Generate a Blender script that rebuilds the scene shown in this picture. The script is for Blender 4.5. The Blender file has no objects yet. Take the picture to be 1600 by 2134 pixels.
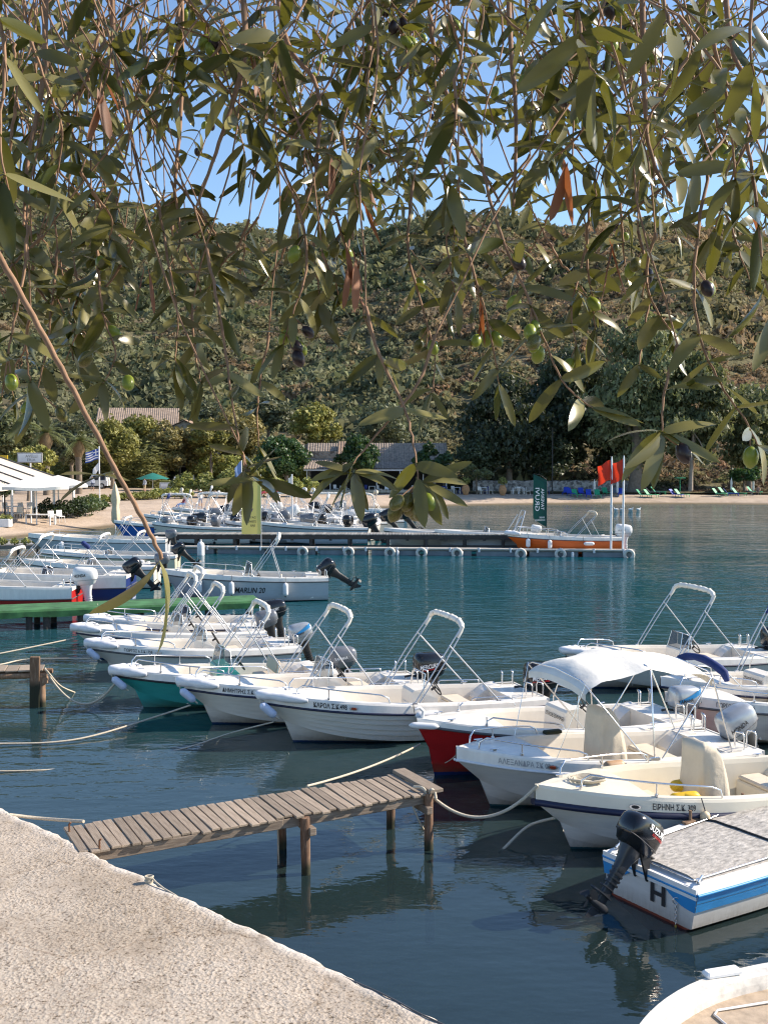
import bpy, math, random
import numpy as np
from mathutils import Vector, Matrix, noise as mnoise

random.seed(7)
RNG = np.random.default_rng(11)
SC = bpy.context.scene
COL = SC.collection

# ------------------------------------------------------------------ camera
FOC = 2200.0                      # focal length in photograph pixels (1600 x 2134)
CAM_H = 5.2
PITCH = math.atan((1067 - 955) / FOC)
cam_data = bpy.data.cameras.new('camera')
cam = bpy.data.objects.new('camera', cam_data)
COL.objects.link(cam)
cam_data.sensor_fit = 'VERTICAL'
cam_data.sensor_height = 24.0
cam_data.lens = 24.0 * FOC / 2134.0
cam_data.clip_start = 0.05
cam_data.clip_end = 6000
cam.location = (0, 0, CAM_H)
cam.rotation_euler = (math.pi / 2 - PITCH, 0, 0)
SC.camera = cam

# ------------------------------------------------------------------ sky, sun, exposure
SUN_DIR = Vector((2.2, 0.42, 1.42)).normalized()
elev = math.asin(SUN_DIR.z)
azim = math.atan2(SUN_DIR.x, SUN_DIR.y)
world = bpy.data.worlds.new('World')
SC.world = world
world.use_nodes = True
wn = world.node_tree.nodes
wl = world.node_tree.links
wn.clear()
sky = wn.new('ShaderNodeTexSky')
sky.sky_type = 'NISHITA'
sky.sun_disc = False
sky.sun_elevation = elev
sky.sun_rotation = azim
sky.altitude = 0
sky.air_density = 1.0
sky.dust_density = 0.25
sky.ozone_density = 3.5
bg = wn.new('ShaderNodeBackground')
bg.inputs['Strength'].default_value = 0.125
wo = wn.new('ShaderNodeOutputWorld')
wl.new(sky.outputs[0], bg.inputs[0])
wl.new(bg.outputs[0], wo.inputs[0])
sun_data = bpy.data.lights.new('sun', 'SUN')
sun_data.energy = 5.0
sun_data.angle = math.radians(0.53)
sun_data.color = (1.0, 0.88, 0.73)
sun = bpy.data.objects.new('sun', sun_data)
COL.objects.link(sun)
sun.rotation_euler = SUN_DIR.to_track_quat('Z', 'Y').to_euler()
sun.location = (60, 10, 60)

SC.view_settings.view_transform = 'Standard'
SC.view_settings.look = 'None'
SC.view_settings.exposure = 0.80
SC.view_settings.gamma = 1.0
SC.render.engine = 'CYCLES'
cy = SC.cycles
cy.max_bounces = 7
cy.diffuse_bounces = 3
cy.glossy_bounces = 4
cy.transmission_bounces = 4
cy.transparent_max_bounces = 12
cy.caustics_reflective = False
cy.caustics_refractive = False
cy.sample_clamp_indirect = 6.0
cy.use_denoising = True
cy.filter_width = 1.2
try:
    cy.use_adaptive_sampling = True
    cy.adaptive_threshold = 0.012
except Exception:
    pass

# ------------------------------------------------------------------ picture to place
def P(u, v, z=0.0):
    """Point at height z that the photograph shows at pixel (u, v)."""
    x = (u - 800) / FOC
    y = (v - 1067) / FOC
    d = Vector((x, math.cos(PITCH) - y * math.sin(PITCH), -math.sin(PITCH) - y * math.cos(PITCH)))
    k = (z - CAM_H) / d.z
    return Vector((d.x * k, d.y * k, z))

def D(u, v, depth):
    """Point at distance `depth` ahead that the photograph shows at pixel (u, v)."""
    x = (u - 800) / FOC
    y = (v - 1067) / FOC
    d = Vector((x, math.cos(PITCH) - y * math.sin(PITCH), -math.sin(PITCH) - y * math.cos(PITCH)))
    k = depth / d.y
    return Vector((d.x * k, depth, CAM_H + d.z * k))

# ------------------------------------------------------------------ materials
def _nodes(name):
    m = bpy.data.materials.new(name)
    m.use_nodes = True
    nt = m.node_tree
    b = nt.nodes['Principled BSDF']
    return m, nt, b

def N(nt, typ, **kw):
    n = nt.nodes.new(typ)
    for k, v in kw.items():
        setattr(n, k, v)
    return n

def tex_noise(nt, scale, detail=4, rough=0.55, coord='Object', vec_scale=None):
    tc = N(nt, 'ShaderNodeTexCoord')
    t = N(nt, 'ShaderNodeTexNoise')
    t.inputs['Scale'].default_value = scale
    t.inputs['Detail'].default_value = detail
    t.inputs['Roughness'].default_value = rough
    if vec_scale:
        mp = N(nt, 'ShaderNodeMapping')
        mp.inputs['Scale'].default_value = vec_scale
        nt.links.new(tc.outputs[coord], mp.inputs['Vector'])
        nt.links.new(mp.outputs['Vector'], t.inputs['Vector'])
    else:
        nt.links.new(tc.outputs[coord], t.inputs['Vector'])
    return t

def ramp(nt, src, stops):
    r = N(nt, 'ShaderNodeValToRGB')
    el = r.color_ramp.elements
    while len(el) < len(stops):
        el.new(0.5)
    for e, (p, c) in zip(el, stops):
        e.position = p
        e.color = (*c, 1) if len(c) == 3 else c
    nt.links.new(src, r.inputs['Fac'])
    return r

def bump(nt, src, bsdf, strength=0.3, dist=0.01):
    b = N(nt, 'ShaderNodeBump')
    b.inputs['Strength'].default_value = strength
    b.inputs['Distance'].default_value = dist
    nt.links.new(src, b.inputs['Height'])
    nt.links.new(b.outputs['Normal'], bsdf.inputs['Normal'])
    return b

def shade(c, k):
    return tuple(max(0, min(1, x * k)) for x in c)

MATS = {}
def mat(name, col, rough=0.5, metal=0.0, var=0.12, nscale=6.0, bmp=0.0, bdist=0.004, spec=0.5, coat=0.0, vec_scale=None):
    if name in MATS:
        return MATS[name]
    m, nt, b = _nodes(name)
    t = tex_noise(nt, nscale, 5, 0.6, vec_scale=vec_scale)
    r = ramp(nt, t.outputs['Fac'], [(0.3, shade(col, 1 - var)), (0.7, shade(col, 1 + var * 0.6))])
    nt.links.new(r.outputs['Color'], b.inputs['Base Color'])
    b.inputs['Roughness'].default_value = rough
    b.inputs['Metallic'].default_value = metal
    b.inputs['Specular IOR Level'].default_value = spec
    b.inputs['Coat Weight'].default_value = coat
    b.inputs['Coat Roughness'].default_value = 0.08
    if bmp:
        bump(nt, t.outputs['Fac'], b, bmp, bdist)
    MATS[name] = m
    return m

def hull_mat(name, col, bottom, wl=0.03, rough=0.28):
    """Gelcoat above a painted waterline, with stains that run down the side."""
    if name in MATS:
        return MATS[name]
    m, nt, b = _nodes(name)
    t = tex_noise(nt, 3.0, 6, 0.65, vec_scale=(1, 1, 5))
    clean = ramp(nt, t.outputs['Fac'], [(0.3, shade(col, 0.9)), (0.7, shade(col, 1.03))])
    t2 = tex_noise(nt, 5.0, 6, 0.7, vec_scale=(4, 4, 0.7))
    tc = N(nt, 'ShaderNodeTexCoord')
    sp = N(nt, 'ShaderNodeSeparateXYZ')
    nt.links.new(tc.outputs['Object'], sp.inputs[0])
    # stain: strongest just above the waterline
    mr = N(nt, 'ShaderNodeMapRange')
    mr.inputs['From Min'].default_value = wl
    mr.inputs['From Max'].default_value = wl + 0.2
    mr.inputs['To Min'].default_value = 0.85
    mr.inputs['To Max'].default_value = 0.0
    nt.links.new(sp.outputs['Z'], mr.inputs['Value'])
    st = N(nt, 'ShaderNodeMath', operation='MULTIPLY')
    nt.links.new(mr.outputs[0], st.inputs[0])
    nt.links.new(t2.outputs['Fac'], st.inputs[1])
    mx = N(nt, 'ShaderNodeMixRGB')
    mx.inputs['Color2'].default_value = (0.16, 0.12, 0.06, 1)
    nt.links.new(st.outputs[0], mx.inputs['Fac'])
    nt.links.new(clean.outputs['Color'], mx.inputs['Color1'])
    # bottom paint under the waterline, slightly wavy edge
    ad = N(nt, 'ShaderNodeMath', operation='MULTIPLY_ADD')
    ad.inputs[1].default_value = 0.03
    nt.links.new(t2.outputs['Fac'], ad.inputs[0])
    nt.links.new(sp.outputs['Z'], ad.inputs[2])
    lt = N(nt, 'ShaderNodeMath', operation='LESS_THAN')
    lt.inputs[1].default_value = wl + 0.015
    nt.links.new(ad.outputs[0], lt.inputs[0])
    mb = N(nt, 'ShaderNodeMixRGB')
    mb.inputs['Color2'].default_value = (*bottom, 1)
    nt.links.new(lt.outputs[0], mb.inputs['Fac'])
    nt.links.new(mx.outputs[0], mb.inputs['Color1'])
    nt.links.new(mb.outputs[0], b.inputs['Base Color'])
    b.inputs['Roughness'].default_value = rough
    bump(nt, t.outputs['Fac'], b, 0.06, 0.01)
    MATS[name] = m
    return m

def glass_mat(name, col=(0.05, 0.06, 0.07), alpha=0.45):
    m, nt, b = _nodes(name)
    tr = N(nt, 'ShaderNodeBsdfTransparent')
    tr.inputs['Color'].default_value = (0.75, 0.78, 0.8, 1)
    mx = N(nt, 'ShaderNodeMixShader')
    mx.inputs['Fac'].default_value = alpha
    b.inputs['Base Color'].default_value = (*col, 1)
    b.inputs['Roughness'].default_value = 0.06
    out = nt.nodes['Material Output']
    nt.links.new(tr.outputs[0], mx.inputs[1])
    nt.links.new(b.outputs[0], mx.inputs[2])
    nt.links.new(mx.outputs[0], out.inputs['Surface'])
    MATS[name] = m
    return m

def leaf_mat(name, top, under, trans, rough=0.45, attr=None, transw=0.3):
    """Two-sided leaf: upper face, paler underside, light coming through."""
    m, nt, b = _nodes(name)
    ge = N(nt, 'ShaderNodeNewGeometry')
    t = tex_noise(nt, 2.3 if attr else 60, 3)
    oi = N(nt, 'ShaderNodeObjectInfo')
    va = N(nt, 'ShaderNodeMapRange')
    va.inputs['To Min'].default_value = 0.62
    va.inputs['To Max'].default_value = 1.35
    nt.links.new((ge.outputs['Random Per Island'] if True else oi.outputs['Random']), va.inputs['Value'])
    vo = N(nt, 'ShaderNodeMapRange')
    vo.inputs['To Min'].default_value = 0.75
    vo.inputs['To Max'].default_value = 1.25
    nt.links.new(oi.outputs['Random'], vo.inputs['Value'])
    mx = N(nt, 'ShaderNodeMixRGB')
    mx.inputs['Color1'].default_value = (*top, 1)
    mx.inputs['Color2'].default_value = (*under, 1)
    nt.links.new(ge.outputs['Backfacing'], mx.inputs['Fac'])
    src = mx.outputs[0]
    if attr:
        at = N(nt, 'ShaderNodeAttribute')
        at.attribute_name = attr
        src = at.outputs['Color']
    k = N(nt, 'ShaderNodeMath', operation='MULTIPLY')
    nt.links.new(va.outputs[0], k.inputs[0])
    nt.links.new(vo.outputs[0], k.inputs[1])
    ml = N(nt, 'ShaderNodeVectorMath', operation='SCALE')
    nt.links.new(src, ml.inputs[0])
    nt.links.new(k.outputs[0], ml.inputs['Scale'])
    nt.links.new(ml.outputs[0], b.inputs['Base Color'])
    b.inputs['Roughness'].default_value = rough
    tl = N(nt, 'ShaderNodeBsdfTranslucent')
    if attr:
        nt.links.new(ml.outputs[0], tl.inputs['Color'])
    else:
        tl.inputs['Color'].default_value = (*trans, 1)
    ms = N(nt, 'ShaderNodeMixShader')
    ms.inputs['Fac'].default_value = transw
    out = nt.nodes['Material Output']
    nt.links.new(b.outputs[0], ms.inputs[1])
    nt.links.new(tl.outputs[0], ms.inputs[2])
    nt.links.new(ms.outputs[0], out.inputs['Surface'])
    MATS[name] = m
    return m

WHITE = mat('gelcoat_white', (0.79, 0.76, 0.70), 0.28, var=0.11, nscale=3.5, vec_scale=(1.5, 1.5, 0.5))
CREAM = mat('gelcoat_cream', (0.76, 0.70, 0.57), 0.3, var=0.06, nscale=2.5)
LINER = mat('liner_white', (0.76, 0.71, 0.63), 0.4, var=0.08, nscale=4)
NAVY = mat('navy_rubber', (0.012, 0.016, 0.05), 0.45, var=0.2)
BLACKR = mat('black_rubber', (0.012, 0.012, 0.014), 0.5, var=0.2)
GREYR = mat('grey_rubber', (0.09, 0.09, 0.095), 0.55, var=0.2)
STEEL = mat('stainless_steel', (0.72, 0.72, 0.73), 0.22, 1.0, var=0.05)
ALU = mat('white_tube', (0.62, 0.62, 0.63), 0.3, 0.6, var=0.05)
CANVAS = mat('white_canvas', (0.78, 0.75, 0.68), 0.8, var=0.07, nscale=3, bmp=0.5, bdist=0.03)
BEIGEC = mat('beige_canvas', (0.62, 0.54, 0.42), 0.85, var=0.08, nscale=3.5, bmp=0.5, bdist=0.04)
BLUEC = mat('blue_canvas', (0.012, 0.03, 0.14), 0.8, var=0.2, nscale=6, bmp=0.5, bdist=0.02)
CUSHION = mat('beige_vinyl', (0.50, 0.42, 0.33), 0.5, var=0.08)
BUFF = mat('cream_vinyl', (0.66, 0.58, 0.46), 0.5, var=0.08)
BLACK = mat('black_gloss', (0.010, 0.010, 0.012), 0.16, var=0.2, coat=0.3)
BLACKM = mat('black_matt', (0.015, 0.015, 0.016), 0.5, var=0.3)
GREYM = mat('grey_engine', (0.16, 0.17, 0.19), 0.25, 0.2, var=0.1)
SILVERM = mat('silver_engine', (0.42, 0.44, 0.46), 0.25, 0.4, var=0.08)
WHITEM = mat('white_engine', (0.74, 0.74, 0.73), 0.22, var=0.04)
FENDW = mat('fender_white', (0.74, 0.74, 0.75), 0.35, var=0.08, nscale=12)
FENDB = mat('fender_blue_white', (0.52, 0.58, 0.72), 0.35, var=0.12, nscale=7)
TANF = mat('fender_tan', (0.45, 0.28, 0.16), 0.5, var=0.15)
ROPE = mat('pale_rope', (0.52, 0.46, 0.36), 0.9, var=0.25, nscale=40, bmp=0.4)
ROPEY = mat('yellow_rope', (0.55, 0.35, 0.05), 0.8, var=0.2)
LETTER = mat('black_lettering', (0.02, 0.02, 0.022), 0.5, var=0.2)
LETTERG = mat('grey_lettering', (0.34, 0.33, 0.32), 0.5, var=0.2)
LETTERW = mat('white_lettering', (0.8, 0.8, 0.8), 0.4, var=0.05)
LETTERR = mat('red_lettering', (0.6, 0.02, 0.02), 0.4, var=0.1)
GLASS = glass_mat('windshield_tint', (0.10, 0.11, 0.12), 0.5)
GLASSD = glass_mat('windshield_dark', (0.02, 0.025, 0.05), 0.7)
YELLOW = mat('yellow_bag', (0.70, 0.45, 0.02), 0.5, var=0.15)
TEALP = mat('teal_paint', (0.05, 0.33, 0.30), 0.3, var=0.1)
BLUEP = mat('blue_paint', (0.03, 0.27, 0.60), 0.35, var=0.15, nscale=4)
WHITEP = mat('white_paint', (0.78, 0.78, 0.77), 0.45, var=0.06, nscale=4)
AMBER = mat('amber_lens', (0.35, 0.06, 0.02), 0.2, var=0.1)

def wood_mat(name, a, b_, scale=(1.2, 26, 26), rough=0.85, weed=False):
    m, nt, b = _nodes(name)
    t = tex_noise(nt, 3.0, 8, 0.7, vec_scale=scale)
    oi = N(nt, 'ShaderNodeObjectInfo')
    r = ramp(nt, t.outputs['Fac'], [(0.25, shade(a, 0.55)), (0.5, a), (0.72, b_)])
    va = N(nt, 'ShaderNodeMapRange')
    va.inputs['To Min'].default_value = 0.72
    va.inputs['To Max'].default_value = 1.2
    nt.links.new(oi.outputs['Random'], va.inputs['Value'])
    ml = N(nt, 'ShaderNodeVectorMath', operation='SCALE')
    nt.links.new(r.outputs['Color'], ml.inputs[0])
    nt.links.new(va.outputs[0], ml.inputs['Scale'])
    src = ml.outputs[0]
    if weed:          # dark weed and wet wood just above the waterline
        tc = N(nt, 'ShaderNodeTexCoord'); sp = N(nt, 'ShaderNodeSeparateXYZ')
        nt.links.new(tc.outputs['Object'], sp.inputs[0])
        ad = N(nt, 'ShaderNodeMath', operation='MULTIPLY_ADD'); ad.inputs[1].default_value = -0.22
        nt.links.new(t.outputs['Fac'], ad.inputs[0]); nt.links.new(sp.outputs['Z'], ad.inputs[2])
        mr = N(nt, 'ShaderNodeMapRange')
        mr.inputs['From Min'].default_value = -0.03; mr.inputs['From Max'].default_value = 0.10
        mr.inputs['To Min'].default_value = 1.0; mr.inputs['To Max'].default_value = 0.0
        nt.links.new(ad.outputs[0], mr.inputs['Value'])
        mw = N(nt, 'ShaderNodeMixRGB'); mw.inputs['Color2'].default_value = (0.022, 0.026, 0.012, 1)
        nt.links.new(mr.outputs[0], mw.inputs['Fac']); nt.links.new(src, mw.inputs['Color1'])
        src = mw.outputs[0]
    nt.links.new(src, b.inputs['Base Color'])
    b.inputs['Roughness'].default_value = rough
    bump(nt, t.outputs['Fac'], b, 0.6, 0.006)
    MATS[name] = m
    return m
WOOD = wood_mat('weathered_plank', (0.30, 0.235, 0.175), (0.45, 0.37, 0.29))
WOODB = wood_mat('brown_timber', (0.22, 0.13, 0.075), (0.42, 0.30, 0.20), (8, 8, 1.0), weed=True)
WOODD = wood_mat('dark_timber', (0.05, 0.042, 0.038), (0.11, 0.09, 0.08))
WOODBEAM = wood_mat('beam_timber', (0.22, 0.17, 0.13), (0.40, 0.34, 0.28), (1.0, 14, 14))

# ------------------------------------------------------------------ mesh helpers
class MB:
    def __init__(self):
        self.v = []; self.f = []; self.m = []; self.sm = []
    def add(self, verts, faces, mi=0, smooth=False):
        o = len(self.v)
        self.v += [tuple(p) for p in verts]
        for f in faces:
            self.f.append(tuple(o + i for i in f))
            self.m.append(mi); self.sm.append(smooth)
        return o
    def box(self, c, s, mi=0, rz=0.0, bev=0.0, M=None):
        hx, hy, hz = s[0] / 2, s[1] / 2, s[2] / 2
        if bev <= 0:
            vs = [(sx * hx, sy * hy, sz * hz) for sz in (-1, 1) for sy in (-1, 1) for sx in (-1, 1)]
            fs = [(0, 2, 3, 1), (4, 5, 7, 6), (0, 1, 5, 4), (2, 6, 7, 3), (0, 4, 6, 2), (1, 3, 7, 5)]
            sm = False
        else:
            b = min(bev, hx * 0.95, hy * 0.95, hz * 0.95)
            rings = []
            for z, ins in ((-hz, b), (-hz + b, 0), (hz - b, 0), (hz, b)):
                ax, ay = hx - ins, hy - ins
                cb = b * 0.8 if ins == 0 else b * 0.5
                rings.append([(ax - cb, -ay, z), (ax, -ay + cb, z), (ax, ay - cb, z), (ax - cb, ay, z),
                              (-ax + cb, ay, z), (-ax, ay - cb, z), (-ax, -ay + cb, z), (-ax + cb, -ay, z)])
            vs = [p for r in rings for p in r]
            fs = []
            for k in range(3):
                for i in range(8):
                    j = (i + 1) % 8
                    fs.append((k * 8 + i, k * 8 + j, (k + 1) * 8 + j, (k + 1) * 8 + i))
            fs.append(tuple(range(7, -1, -1))); fs.append(tuple(range(24, 32)))
            sm = False
        R = M if M is not None else Matrix.Rotation(rz, 3, 'Z')
        c = Vector(c)
        self.add([R @ Vector(p) + c for p in vs], fs, mi, sm)
    def loft(self, rings, mi=0, closed=True, caps=True, smooth=True):
        n = len(rings[0])
        vs = [p for r in rings for p in r]
        fs = []
        for k in range(len(rings) - 1):
            for i in range(n if closed else n - 1):
                j = (i + 1) % n
                fs.append((k * n + i, k * n + j, (k + 1) * n + j, (k + 1) * n + i))
        self.add(vs, fs, mi, smooth)
        if caps and closed:
            self.add(rings[0], [tuple(range(n - 1, -1, -1))], mi, False)
            self.add(rings[-1], [tuple(range(n))], mi, False)
    def tube(self, path, r, mi=0, n=6, caps=True, smooth=True, closed=False):
        path = [Vector(p) for p in path]
        rr = r if isinstance(r, (list, tuple)) else [r] * len(path)
        rings = []
        prev = None
        L = len(path)
        for i, p in enumerate(path):
            a = path[i - 1] if (i > 0 or closed) else path[i]
            b = path[(i + 1) % L] if (i < L - 1 or closed) else path[i]
            t = (b - a)
            t = t.normalized() if t.length > 1e-9 else Vector((0, 0, 1))
            ref = prev if prev is not None else (Vector((0, 0, 1)) if abs(t.z) < 0.9 else Vector((1, 0, 0)))
            x = (ref - t * ref.dot(t))
            x = x.normalized() if x.length > 1e-6 else t.orthogonal().normalized()
            prev = x
            y = t.cross(x)
            rings.append([p + (x * math.cos(2 * math.pi * k / n) + y * math.sin(2 * math.pi * k / n)) * rr[i] for k in range(n)])
        if closed:
            rings.append(rings[0])
            caps = False
        self.loft(rings, mi, True, caps, smooth)
    def capsule(self, a, b, r, mi=0, n=10, neck=0.25):
        a, b = Vector(a), Vector(b)
        d = b - a
        L = d.length; d.normalize()
        prof = [(0.0, 0.3 * neck), (0.03, 0.35), (0.08, 0.72), (0.16, 0.95), (0.25, 1), (0.75, 1), (0.84, 0.95), (0.92, 0.72), (0.97, 0.35), (1.0, 0.3 * neck)]
        self.tube([a + d * (L * t) for t, _ in prof], [r * k for _, k in prof], mi, n)
    def quad(self, a, b, c, d, mi=0):
        self.add([a, b, c, d], [(0, 1, 2, 3)], mi)
    def build(self, name, mats, parent=None, loc=None):
        me = bpy.data.meshes.new(name)
        me.from_pydata([tuple(p) for p in self.v], [], self.f)
        mats = mats if isinstance(mats, (list, tuple)) else [mats]
        for m in mats:
            me.materials.append(m)
        me.polygons.foreach_set('material_index', self.m)
        me.polygons.foreach_set('use_smooth', self.sm)
        me.update()
        o = bpy.data.objects.new(name, me)
        COL.objects.link(o)
        if parent is not None:
            o.parent = parent
        if loc is not None:
            o.location = loc
        return o

def tag(o, label=None, cat=None, group=None, kind=None):
    if label: o['label'] = label
    if cat: o['category'] = cat
    if group: o['group'] = group
    if kind: o['kind'] = kind
    return o

def empty(name, loc=(0, 0, 0), rz=0.0, label=None, cat=None, group=None):
    o = bpy.data.objects.new(name, None)
    COL.objects.link(o)
    o.location = loc
    o.rotation_euler = (0, 0, rz)
    o.empty_display_size = 0.2
    return tag(o, label, cat, group)

def arr_mesh(name, verts, faces, mats, attr=None, attr_name='tint', smooth=False):
    """Mesh from numpy arrays; faces all tris or all quads; attr = colour per face."""
    me = bpy.data.meshes.new(name)
    nf, k = faces.shape
    me.vertices.add(len(verts))
    me.vertices.foreach_set('co', verts.astype(np.float32).ravel())
    me.loops.add(nf * k)
    me.loops.foreach_set('vertex_index', faces.astype(np.int32).ravel())
    me.polygons.add(nf)
    me.polygons.foreach_set('loop_start', np.arange(0, nf * k, k, dtype=np.int32))
    me.polygons.foreach_set('loop_total', np.full(nf, k, dtype=np.int32))
    if smooth:
        me.polygons.foreach_set('use_smooth', np.ones(nf, dtype=bool))
    for m in (mats if isinstance(mats, (list, tuple)) else [mats]):
        me.materials.append(m)
    if attr is not None:
        a = me.attributes.new(attr_name, 'FLOAT_COLOR', 'FACE')
        c = np.concatenate([attr, np.ones((nf, 1))], 1).astype(np.float32)
        a.data.foreach_set('color', c.ravel())
    me.update(calc_edges=True)
    me.validate()
    return me

def link(name, me, parent=None):
    o = bpy.data.objects.new(name, me)
    COL.objects.link(o)
    if parent is not None:
        o.parent = parent
    return o

# ------------------------------------------------------------------ lettering
_TXT = {}
def text_geo(s, bold=0.0, shear=0.0):
    """Flat letters as (points 2D scaled to letter height 1, triangles)."""
    key = (s, bold, shear)
    if key in _TXT:
        return _TXT[key]
    cu = bpy.data.curves.new('letters', 'FONT')
    cu.body = s
    cu.size = 1.0
    cu.offset = bold
    cu.shear = shear
    cu.resolution_u = 3
    ob = bpy.data.objects.new('letters', cu)
    COL.objects.link(ob)
    dg = bpy.context.evaluated_depsgraph_get()
    dg.update()
    me = bpy.data.meshes.new_from_object(ob.evaluated_get(dg))
    pts = [(v.co.x, v.co.y) for v in me.vertices]
    fs = [tuple(p.vertices) for p in me.polygons]
    bpy.data.objects.remove(ob)
    bpy.data.curves.remove(cu)
    bpy.data.meshes.remove(me)
    if pts:
        x0 = min(p[0] for p in pts); x1 = max(p[0] for p in pts)
        y1 = 0.70
        pts = [((p[0] - x0) / y1, p[1] / y1) for p in pts]
        w = (x1 - x0) / y1
    else:
        w = 1
    _TXT[key] = (pts, fs, w)
    return _TXT[key]

def text_on(name, s, origin, ux, uy, h, material, parent=None, bold=0.0, shear=0.0, width=None, mirror=False, center=False):
    """Letters laid on the plane (origin, ux, uy); h = letter height."""
    pts, fs, w = text_geo(s, bold, shear)
    kx = h if width is None else width / w
    ux, uy, o = Vector(ux).normalized(), Vector(uy).normalized(), Vector(origin)
    off = w * kx / 2 if center else 0
    mb = MB()
    mb.add([o + ux * ((w * kx - p[0] * kx if mirror else p[0] * kx) - off) + uy * (p[1] * h) for p in pts], fs)
    return mb.build(name, material, parent)

for _s, _b, _h in []:
    text_geo(_s, _b, _h)
# ================================================================== THE SETTING
# ------------------------------------------------------------------ water
def water_material():
    m, nt, b = _nodes('sea_water')
    nt.nodes.remove(b)
    out = nt.nodes['Material Output']
    tc = N(nt, 'ShaderNodeTexCoord')
    def wave(scale, vs, detail, rough, rot=0.0):
        mp = N(nt, 'ShaderNodeMapping')
        mp.inputs['Scale'].default_value = vs
        mp.inputs['Rotation'].default_value = (0, 0, rot)
        nt.links.new(tc.outputs['Object'], mp.inputs['Vector'])
        t = N(nt, 'ShaderNodeTexNoise')
        t.inputs['Scale'].default_value = scale
        t.inputs['Detail'].default_value = detail
        t.inputs['Roughness'].default_value = rough
        nt.links.new(mp.outputs[0], t.inputs['Vector'])
        return t.outputs['Fac']
    def mul(a, k):
        n = N(nt, 'ShaderNodeMath', operation='MULTIPLY')
        nt.links.new(a, n.inputs[0])
        if isinstance(k, float):
            n.inputs[1].default_value = k
        else:
            nt.links.new(k, n.inputs[1])
        return n.outputs[0]
    def add(a, c):
        n = N(nt, 'ShaderNodeMath', operation='ADD')
        nt.links.new(a, n.inputs[0]); nt.links.new(c, n.inputs[1])
        return n.outputs[0]
    w1 = wave(0.55, (0.6, 1.5, 1), 2, 0.5, 0.15)
    w2 = wave(2.2, (0.65, 1.5, 1), 3, 0.5, -0.2)
    w3 = wave(7.0, (0.8, 1.3, 1), 2, 0.5, 0.3)
    sp = N(nt, 'ShaderNodeSeparateXYZ')
    nt.links.new(tc.outputs['Object'], sp.inputs[0])
    # sheltered by the quay, more wind further out
    wind = N(nt, 'ShaderNodeMapRange')
    wind.inputs['From Min'].default_value = 10
    wind.inputs['From Max'].default_value = 40
    wind.inputs['To Min'].default_value = 0.15
    wind.inputs['To Max'].default_value = 0.66
    nt.links.new(sp.outputs['Y'], wind.inputs['Value'])
    gust = wave(0.09, (1, 1, 1), 2, 0.5)
    gr = N(nt, 'ShaderNodeMapRange')
    gr.inputs['From Min'].default_value = 0.3
    gr.inputs['From Max'].default_value = 0.7
    gr.inputs['To Min'].default_value = 0.55
    gr.inputs['To Max'].default_value = 1.3
    nt.links.new(gust, gr.inputs['Value'])
    h = add(add(mul(w1, 0.075), mul(w2, 0.052)), mul(w3, 0.014))
    h = mul(mul(h, wind.outputs[0]), gr.outputs[0])
    bp = N(nt, 'ShaderNodeBump')
    bp.inputs['Strength'].default_value = 1.0
    bp.inputs['Distance'].default_value = 1.0
    nt.links.new(h, bp.inputs['Height'])
    fr = N(nt, 'ShaderNodeFresnel')
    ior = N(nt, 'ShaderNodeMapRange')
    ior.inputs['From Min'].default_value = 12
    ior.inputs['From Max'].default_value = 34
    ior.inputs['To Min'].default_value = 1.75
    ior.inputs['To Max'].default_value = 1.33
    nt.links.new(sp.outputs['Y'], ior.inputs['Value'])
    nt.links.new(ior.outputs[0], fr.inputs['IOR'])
    nt.links.new(bp.outputs[0], fr.inputs['Normal'])
    gl = N(nt, 'ShaderNodeBsdfGlossy')
    gl.inputs['Roughness'].default_value = 0.03
    nt.links.new(bp.outputs[0], gl.inputs['Normal'])
    tr = N(nt, 'ShaderNodeBsdfTransparent')
    tr.inputs['Color'].default_value = (0.80, 0.92, 0.86, 1)
    body = N(nt, 'ShaderNodeBsdfDiffuse')
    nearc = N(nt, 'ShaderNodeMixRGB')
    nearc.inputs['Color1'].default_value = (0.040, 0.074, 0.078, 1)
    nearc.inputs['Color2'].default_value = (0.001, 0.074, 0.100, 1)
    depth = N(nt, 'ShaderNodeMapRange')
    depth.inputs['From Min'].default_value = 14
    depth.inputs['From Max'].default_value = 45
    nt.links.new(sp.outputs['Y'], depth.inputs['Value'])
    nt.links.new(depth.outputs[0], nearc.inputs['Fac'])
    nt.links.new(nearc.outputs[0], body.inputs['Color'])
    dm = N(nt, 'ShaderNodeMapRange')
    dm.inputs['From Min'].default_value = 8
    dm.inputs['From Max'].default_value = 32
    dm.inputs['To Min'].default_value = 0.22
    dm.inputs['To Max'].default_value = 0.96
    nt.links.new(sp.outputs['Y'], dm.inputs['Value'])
    # shallow again off the beach
    ms = N(nt, 'ShaderNodeMixShader')
    nt.links.new(dm.outputs[0], ms.inputs['Fac'])
    nt.links.new(tr.outputs[0], ms.inputs[1])
    nt.links.new(body.outputs[0], ms.inputs[2])
    mf = N(nt, 'ShaderNodeMixShader')
    nt.links.new(fr.outputs[0], mf.inputs['Fac'])
    nt.links.new(ms.outputs[0], mf.inputs[1])
    nt.links.new(gl.outputs[0], mf.inputs[2])
    nt.links.new(mf.outputs[0], out.inputs['Surface'])
    return m

mb = MB()
mb.add([(-160, -30, 0), (160, -30, 0), (160, 135, 0), (-160, 135, 0)], [(0, 1, 2, 3)])
tag(mb.build('water', water_material()), kind='structure')

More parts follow.
